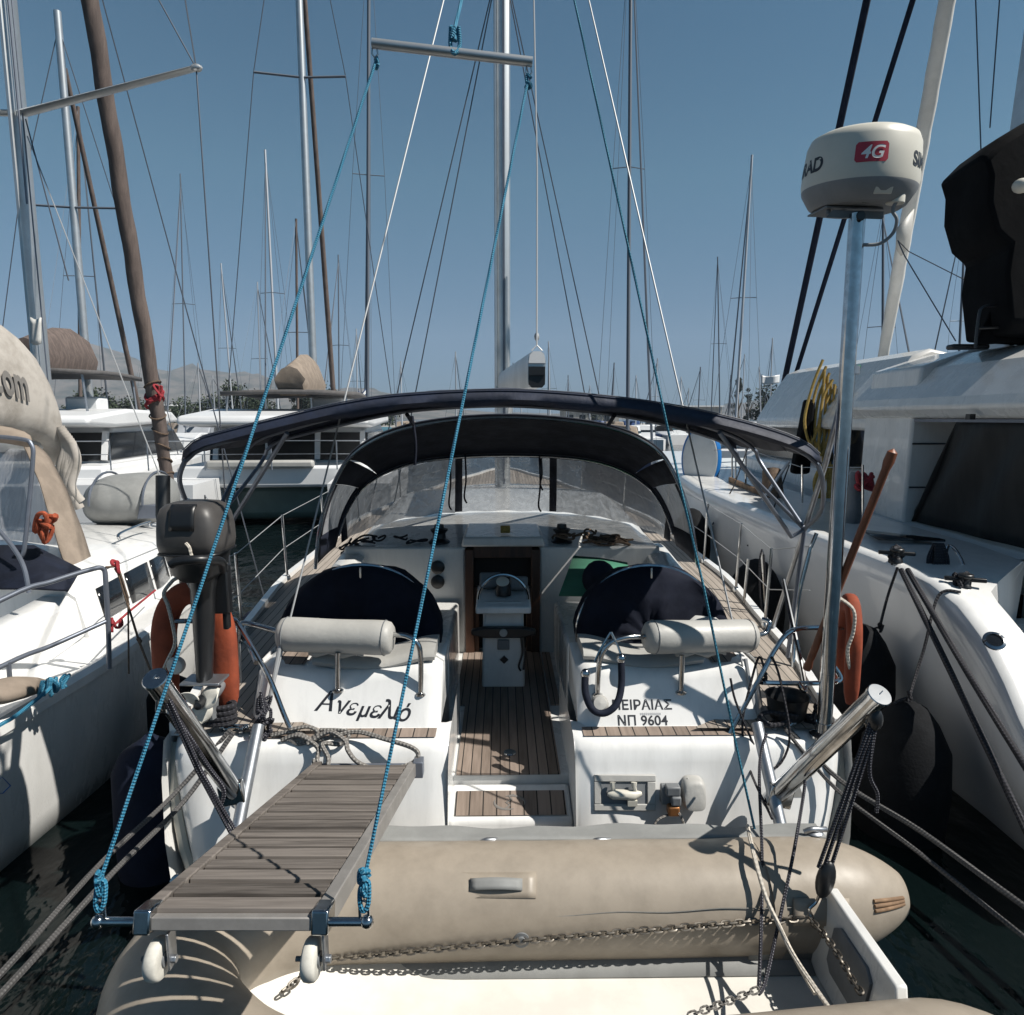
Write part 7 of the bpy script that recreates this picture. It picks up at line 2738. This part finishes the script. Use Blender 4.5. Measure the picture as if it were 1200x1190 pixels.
# (mast-top pixel x, y; mast-foot pixel x at the horizon; distance; hull; mast; description)
YL = [
    (312, 178, 329, 46, 'far_white', 'far_mast', 'white far yacht with pale mast rising just left of the tall catamaran mast', 0.085),
    (258, 308, 272, 62, 'far_white', 'far_mast', 'far yacht with a thin short mast above the dark bushes on the left', 0.07),
    (433, -120, 430, 34, 'far_white', 'far_mast_dark', 'far yacht whose grey mast runs out of the picture left of the spreader bar', 0.095),
    (738, -120, 733, 34, 'far_blue', 'far_mast_dark', 'far dark-hulled yacht whose grey mast runs out of the picture right of the middle mast', 0.095),
    (882, 180, 863, 42, 'far_white', 'far_mast', 'far yacht with a tall mast and spreaders left of the radar pole', 0.085),
    (1136, 235, 1129, 44, 'far_white', 'far_mast_dark', 'far yacht whose mast shows over the right catamaran\'s roof', 0.085),
    (1032, 245, 1030, 38, 'far_white', 'far_mast_dark', 'far yacht whose dark mast shows under the radar dome', 0.08),
    (906, 396, 903, 80, 'far_white', 'far_mast', 'far yacht with a short mast in front of the round grey tree', 0.09),
    (822, 430, 820, 85, 'far_white', 'far_mast_dark', 'small far yacht seen just right of the teal line above the bimini', 0.09),
    (797, 442, 795, 90, 'far_blue', 'far_mast', 'small far blue yacht seen between the teal line and the right backstay', 0.09),
    (772, 420, 770, 75, 'far_white', 'far_mast', 'small far yacht just left of the right backstay above the bimini', 0.085),
    (720, 425, 717, 78, 'far_white', 'far_mast_dark', 'far yacht with a dark mast just left of the tall grey mast', 0.085),
    (745, 440, 744, 95, 'far_white', 'far_mast', 'small far yacht right behind the tall grey mast', 0.09),
    (643, 400, 645, 70, 'far_white', 'far_mast', 'far yacht whose mast stands just right of the boom end', 0.08),
    (533, 412, 533, 72, 'far_white', 'far_mast', 'far yacht with a pale thin mast left of the middle mast', 0.08),
    (470, 424, 472, 76, 'far_white', 'far_mast', 'far yacht with short mast where the left shrouds meet the bimini', 0.08),
    (842, 300, 846, 66, 'far_white', 'far_mast_dark', 'far yacht with leaning dark mast left of the pointed tree', 0.07),
    (874, 415, 872, 88, 'far_white', 'far_mast', 'small far yacht directly before the pointed tree', 0.08),
    (888, 430, 890, 92, 'far_blue', 'far_mast', 'small far blue yacht between the pointed tree and the round tree', 0.08),
    (230, 425, 231, 58, 'far_white', 'far_mast', 'far yacht with a short mast between the brown furled sail and the bimini', 0.07),
    (247, 440, 248, 66, 'far_white', 'far_mast', 'far yacht with the lowest mast left of the bimini', 0.07),
    (212, 205, 219, 50, 'far_white', 'far_mast_dark', 'far yacht with dark mast close right of the brown furled sail', 0.05),
    (86, 120, 86, 36, 'far_white', 'brown_sail', 'far yacht with a brown furled sail standing left of the silver mast', 0.10),
    (300, 330, 302, 60, 'far_white', 'far_mast', 'far yacht with thin mast crossing the left blue line', 0.06),
    (398, 300, 400, 55, 'far_white', 'far_mast_dark', 'far yacht with a dark mast between the tall catamaran mast and the left backstay', 0.06),
    (417, 385, 418, 72, 'far_blue', 'far_mast', 'far yacht with short mast beside the hanging flag', 0.07),
    (610, 445, 611, 90, 'far_white', 'far_mast', 'far yacht whose short mast stands behind the boom', 0.08),
    (666, 440, 667, 88, 'far_white', 'far_mast_dark', 'far yacht with the short mast nearest right of the boom-end mast', 0.08),
    (692, 452, 693, 95, 'far_white', 'far_mast', 'smallest far yacht by the olive tree over the bimini', 0.08),
    (808, 455, 808, 98, 'far_white', 'far_mast', 'smallest far yacht close right of the right backstay', 0.08),
    (856, 440, 855, 90, 'far_white', 'far_mast_dark', 'small far yacht with dark mast left of the pointed trees', 0.07),
    (168, 395, 170, 62, 'far_white', 'far_mast', 'far yacht with thin mast behind the brown furled sail', 0.06),
    (345, 255, 344, 40, 'far_white', 'brown_sail', 'far yacht with a brown mast just left of the tall catamaran mast', 0.085),
]
for i, (tx, ty, fx, D, hm, mm, lab, th) in enumerate(YL):
    foot = at(fx, 492, D)
    tp = at(tx, ty, D)
    rz = R(random.uniform(-14, 14)) + (PI if i % 3 == 0 else 0)
    ln = (tp.x - foot.x) * math.cos(rz)
    far_yacht((foot.x, D, 0), rz, 9.0 + (i * 37 % 30) / 10, max(4.5, tp.z), hm, lab, mm, ln, thick=th, boomcol=('far_blue', 'far_grey', 'teal_cover', 'beige_canvas')[i % 4], sprd=True)

# small motor boats and day boats fill the row at the far quay
random.seed(31)
MBL = ['small white motor boat far off just right of the boom', 'small white motor boat far off below the olive tree', 'small blue hulled motor boat far off over the bimini',
       'small white motor boat far off below the tall grey mast', 'small grey hulled motor boat far off left of the teal line', 'small white motor boat far off behind the teal line',
       'small white motor boat far off behind the right backstay', 'small blue hulled motor boat far off right of the right backstay', 'small white motor boat far off above the paddle board',
       'small grey hulled motor boat far off right of the paddle board', 'small white motor boat far off left of the pointed tree', 'small white motor boat far off below the pointed tree',
       'small blue hulled motor boat far off between the pointed and round trees', 'small white motor boat far off below the round tree',
       'small grey hulled motor boat far off left of the brown furled sail', 'small white motor boat far off behind the left shrouds']
for k in range(16):
    D = 60 + 6 * (k % 5)
    px = 640 + k * 19 if k < 14 else 150 + (k - 14) * 330
    p = at(px, 500, D)
    cl_ = ('white', 'white', 'blue', 'white', 'grey')[k % 5]
    t = thing('motor_boat', MBL[k],
              'motor boat', (p.x, D, 0), R(90 + random.uniform(-25, 25)) * (1 if k % 2 else 0.1), 'small motor boats at the far quay')
    mb = MB(); mb.rings([[v for v in r_] for r_ in far_hull(6.5, 2.4, 0.9, 1.3, n=8)])
    mb.build('hull', {'white': 'far_white', 'blue': 'far_blue', 'grey': 'far_grey'}[cl_], t, world=False)
    mb = MB(); mb.prism([(-1.2, 0.9), (-1.0, 2.1), (0.6, 2.1), (1.5, 1.0)], lambda u, v, w_: V((w_, u, v)), -0.8, 0.8)
    c2 = mb.build('cabin', 'far_white', t, world=False, bevel=0.08)
    mb = MB(); mb.prism([(-1.12, 1.4), (-1.02, 1.95), (0.66, 1.95), (1.2, 1.4)], lambda u, v, w_: V((w_, u, v)), -0.82, 0.82)
    mb.build('cabin_window', 'dark_glass', c2, world=False)
# low white buildings on the shore
for px, w_, h_, D, lab in ((690, 12, 3.4, 150, 'low white shed on the far shore, seen right of the boom'), (800, 16, 4.2, 160, 'long pale building on the far shore right of the sprayhood'), (950, 14, 3.8, 150, 'low pale building on the far shore by the radar pole'), (170, 14, 4.5, 165, 'low pale house on the far shore behind the left catamaran'), (250, 10, 4.0, 165, 'small pale house on the far shore above the outboard')):
    p = at(px, 490, D)
    t = thing('harbour_building', lab, 'building', (p.x, D, 1.05), 0, 'low buildings on the far shore')
    mb = MB(); mb.box((0, 0, h_ / 2), (w_, 7, h_)); mb.build('wall', 'concrete', t, world=False)
    mb = MB(); mb.box((0, 0, h_ + 0.15), (w_ + 0.8, 7.8, 0.3)); mb.build('roof', 'far_white', t, world=False)
    for q_ in range(int(w_ / 2.6)):
        mb = MB(); mb.box((-w_ / 2 + 1.6 + 2.6 * q_, -3.5, 1.6), (1.3, 0.06, 1.5)); mb.build('window', 'dark_glass', t, world=False)


# ------------------------------------------------------------------ trees and bushes on the far shore
def tree(px, D, wd_, ht, label, kind='round', m='leaf', base_z=1.05):
    p = at(px, 490, D)
    t = thing('pine_tree' if kind == 'pine' else 'shore_tree', label, 'tree', (p.x, D, base_z), 0, 'trees on the far shore')
    mb = MB()
    mb.tube([(0, 0, 0), (0.1, 0, ht * 0.4), (0.0, 0.1, ht * 0.8)], [wd_ * 0.04 + 0.1, 0.08], 7)
    for a in range(5):
        an = a * 1.3
        mb.tube([(0, 0, ht * 0.25), (wd_ * 0.3 * math.cos(an), wd_ * 0.3 * math.sin(an), ht * 0.62)], [0.12, 0.04], 5)
    mb.build('trunk', 'bark', t, world=False)
    mb = MB()
    rnd = random.Random(int(px * 13 + D))
    clumps = []
    for _ in range(16):
        a = rnd.uniform(0, 2 * PI)
        h = rnd.uniform(0.12, 0.95)
        rr_ = (wd_ / 2) * (math.sin(PI * (0.18 + 0.75 * h)) if kind != 'pine' else (1.05 - h) * 0.9) * rnd.uniform(0.2, 0.85)
        clumps.append((V((rr_ * math.cos(a), rr_ * math.sin(a), ht * h)), wd_ * rnd.uniform(0.16, 0.28) * (0.6 if kind == 'pine' else 1)))
    for c_, cr_ in clumps:
        for _ in range(190):
            d_ = V((rnd.gauss(0, 1), rnd.gauss(0, 1), rnd.gauss(0, 0.75))).normalized() * cr_ * rnd.uniform(0.4, 1.0)
            q = c_ + d_
            if q.z < 0.15:
                continue
            s_ = wd_ * 0.024 * rnd.uniform(0.6, 1.5)
            n1 = V((rnd.uniform(-1, 1), rnd.uniform(-1, 1), rnd.uniform(-1, 1))).normalized()
            n2 = n1.cross(V((rnd.uniform(-1, 1), rnd.uniform(-1, 1), 1))).normalized()
            mb.add([q + n1 * s_, q + n2 * s_ * 0.7, q - n1 * s_, q - n2 * s_ * 0.7], [(0, 1, 2, 3)])
    mb.build('crown', m, t, world=False, smooth=0)
    return t


for px, D, wd_, ht, lab, kind in (
        (105, 140, 12, 6.5, 'dark bushy tree behind the left catamaran\'s flag', 'round'),
        (150, 145, 10, 5.5, 'low green tree behind the silver mast', 'round'),
        (215, 150, 10, 4.8, 'low dark tree right of the brown furled sail', 'round'),
        (246, 140, 9, 5.2, 'dark tree left of the tallest bush above the bimini\'s left end', 'round'),
        (278, 130, 9, 8.0, 'tallest dark green bush above the bimini\'s left end', 'round'),
        (300, 150, 10, 6.2, 'green bush under the thin pale mast', 'round'),
        (352, 135, 8, 9.0, 'dark upright tree behind the tall catamaran mast', 'pine'),
        (375, 150, 12, 7.0, 'dark tree behind the beige furled sail', 'round'),
        (445, 150, 10, 4.2, 'low tree under the left shrouds', 'round'),
        (697, 150, 8, 4.4, 'olive tree just right of the boom and over the bimini', 'round'),
        (864, 140, 4.5, 10.5, 'pointed dark tree left of the radar pole', 'pine'),
        (876, 145, 4, 8.0, 'shorter pointed tree close to the tallest one', 'pine'),
        (905, 120, 9.5, 6.6, 'round grey green tree near the covered stays', 'round')):
    tree(px, D, wd_, ht, lab, kind, 'leaf_pine' if kind == 'pine' else 'leaf')

# flags
for px, py, Y, w_, h_, m_, lab in ((602, 434, 9.6, 0.22, 0.16, 'flag_blue', 'small blue and white striped flag beside the middle mast'),
                                   (893, 440, 60, 1.6, 0.7, 'far_white', 'small pale flag flying left of the radar pole'),
                                   (420, 458, 33, 0.35, 0.9, 'far_blue', 'small blue and white flag hanging left of the middle')):
    p = at(px, py, Y)
    t = thing('flag', lab, 'flag', p - V((0, 0, h_)), 0, 'small flags')
    mb = MB()
    mb.grid([[p + V((w_ * i / 8, 0.1 * w_ * math.sin(i * 0.9), -h_ * j / 6 - 0.12 * h_ * math.sin(i * 0.5))) for i in range(9)] for j in range(7)])
    mb.build('cloth', m_, t, smooth=60, solid=0.004)
    if m_ != 'far_white':
        mb = MB()
        for j in (1, 3, 5):
            mb.grid([[p + V((w_ * i / 8, -0.01 * Y / 9 - 0.004 + 0.1 * w_ * math.sin(i * 0.9), -h_ * (jj) / 6 - 0.12 * h_ * math.sin(i * 0.5))) for i in range(9)] for jj in (j - 0.5, j + 0.5)])
        mb.build('stripe', 'white_mark', t, smooth=60)
    mb = MB()
    mb.tube([p + V((-0.01, 0, 0.1)), p + V((-0.01, 0, -h_ * 2.2))], 0.006 * Y / 10, 5)
    mb.build('flag_line', 'wire', t)

# ------------------------------------------------------------------ hazy air over the harbour
mb = MB()
mb.box((0, 1240, 150), (7000, 2700, 302))
hz_ = mb.build('haze', 'water', smooth=0)
hm = bpy.data.materials.new('haze_air')
hm.use_nodes = True
hm.node_tree.nodes.clear()
ho_ = hm.node_tree.nodes.new('ShaderNodeOutputMaterial')
hv = hm.node_tree.nodes.new('ShaderNodeVolumePrincipled')
hv.inputs['Color'].default_value = (0.62, 0.76, 0.95, 1)
hv.inputs['Density'].default_value = 0.00022
hm.node_tree.links.new(hv.outputs[0], ho_.inputs['Volume'])
hz_.data.materials[0] = hm
hz_['kind'] = 'stuff'

mb = MB()
ex = LXC + lhb(3.75) * 0.985 + 0.012
for (x0, y0), (x1, y1) in (((-14, 922), (2, 911)), ((2, 911), (12, 921)), ((12, 921), (3, 930)), ((3, 930), (-14, 930))):
    mb.tube([atx(x0, y0, ex), atx(x1, y1, ex)], 0.006, 6, flat=0.4)
L_('hull_emblem', mb, 'board_blue')
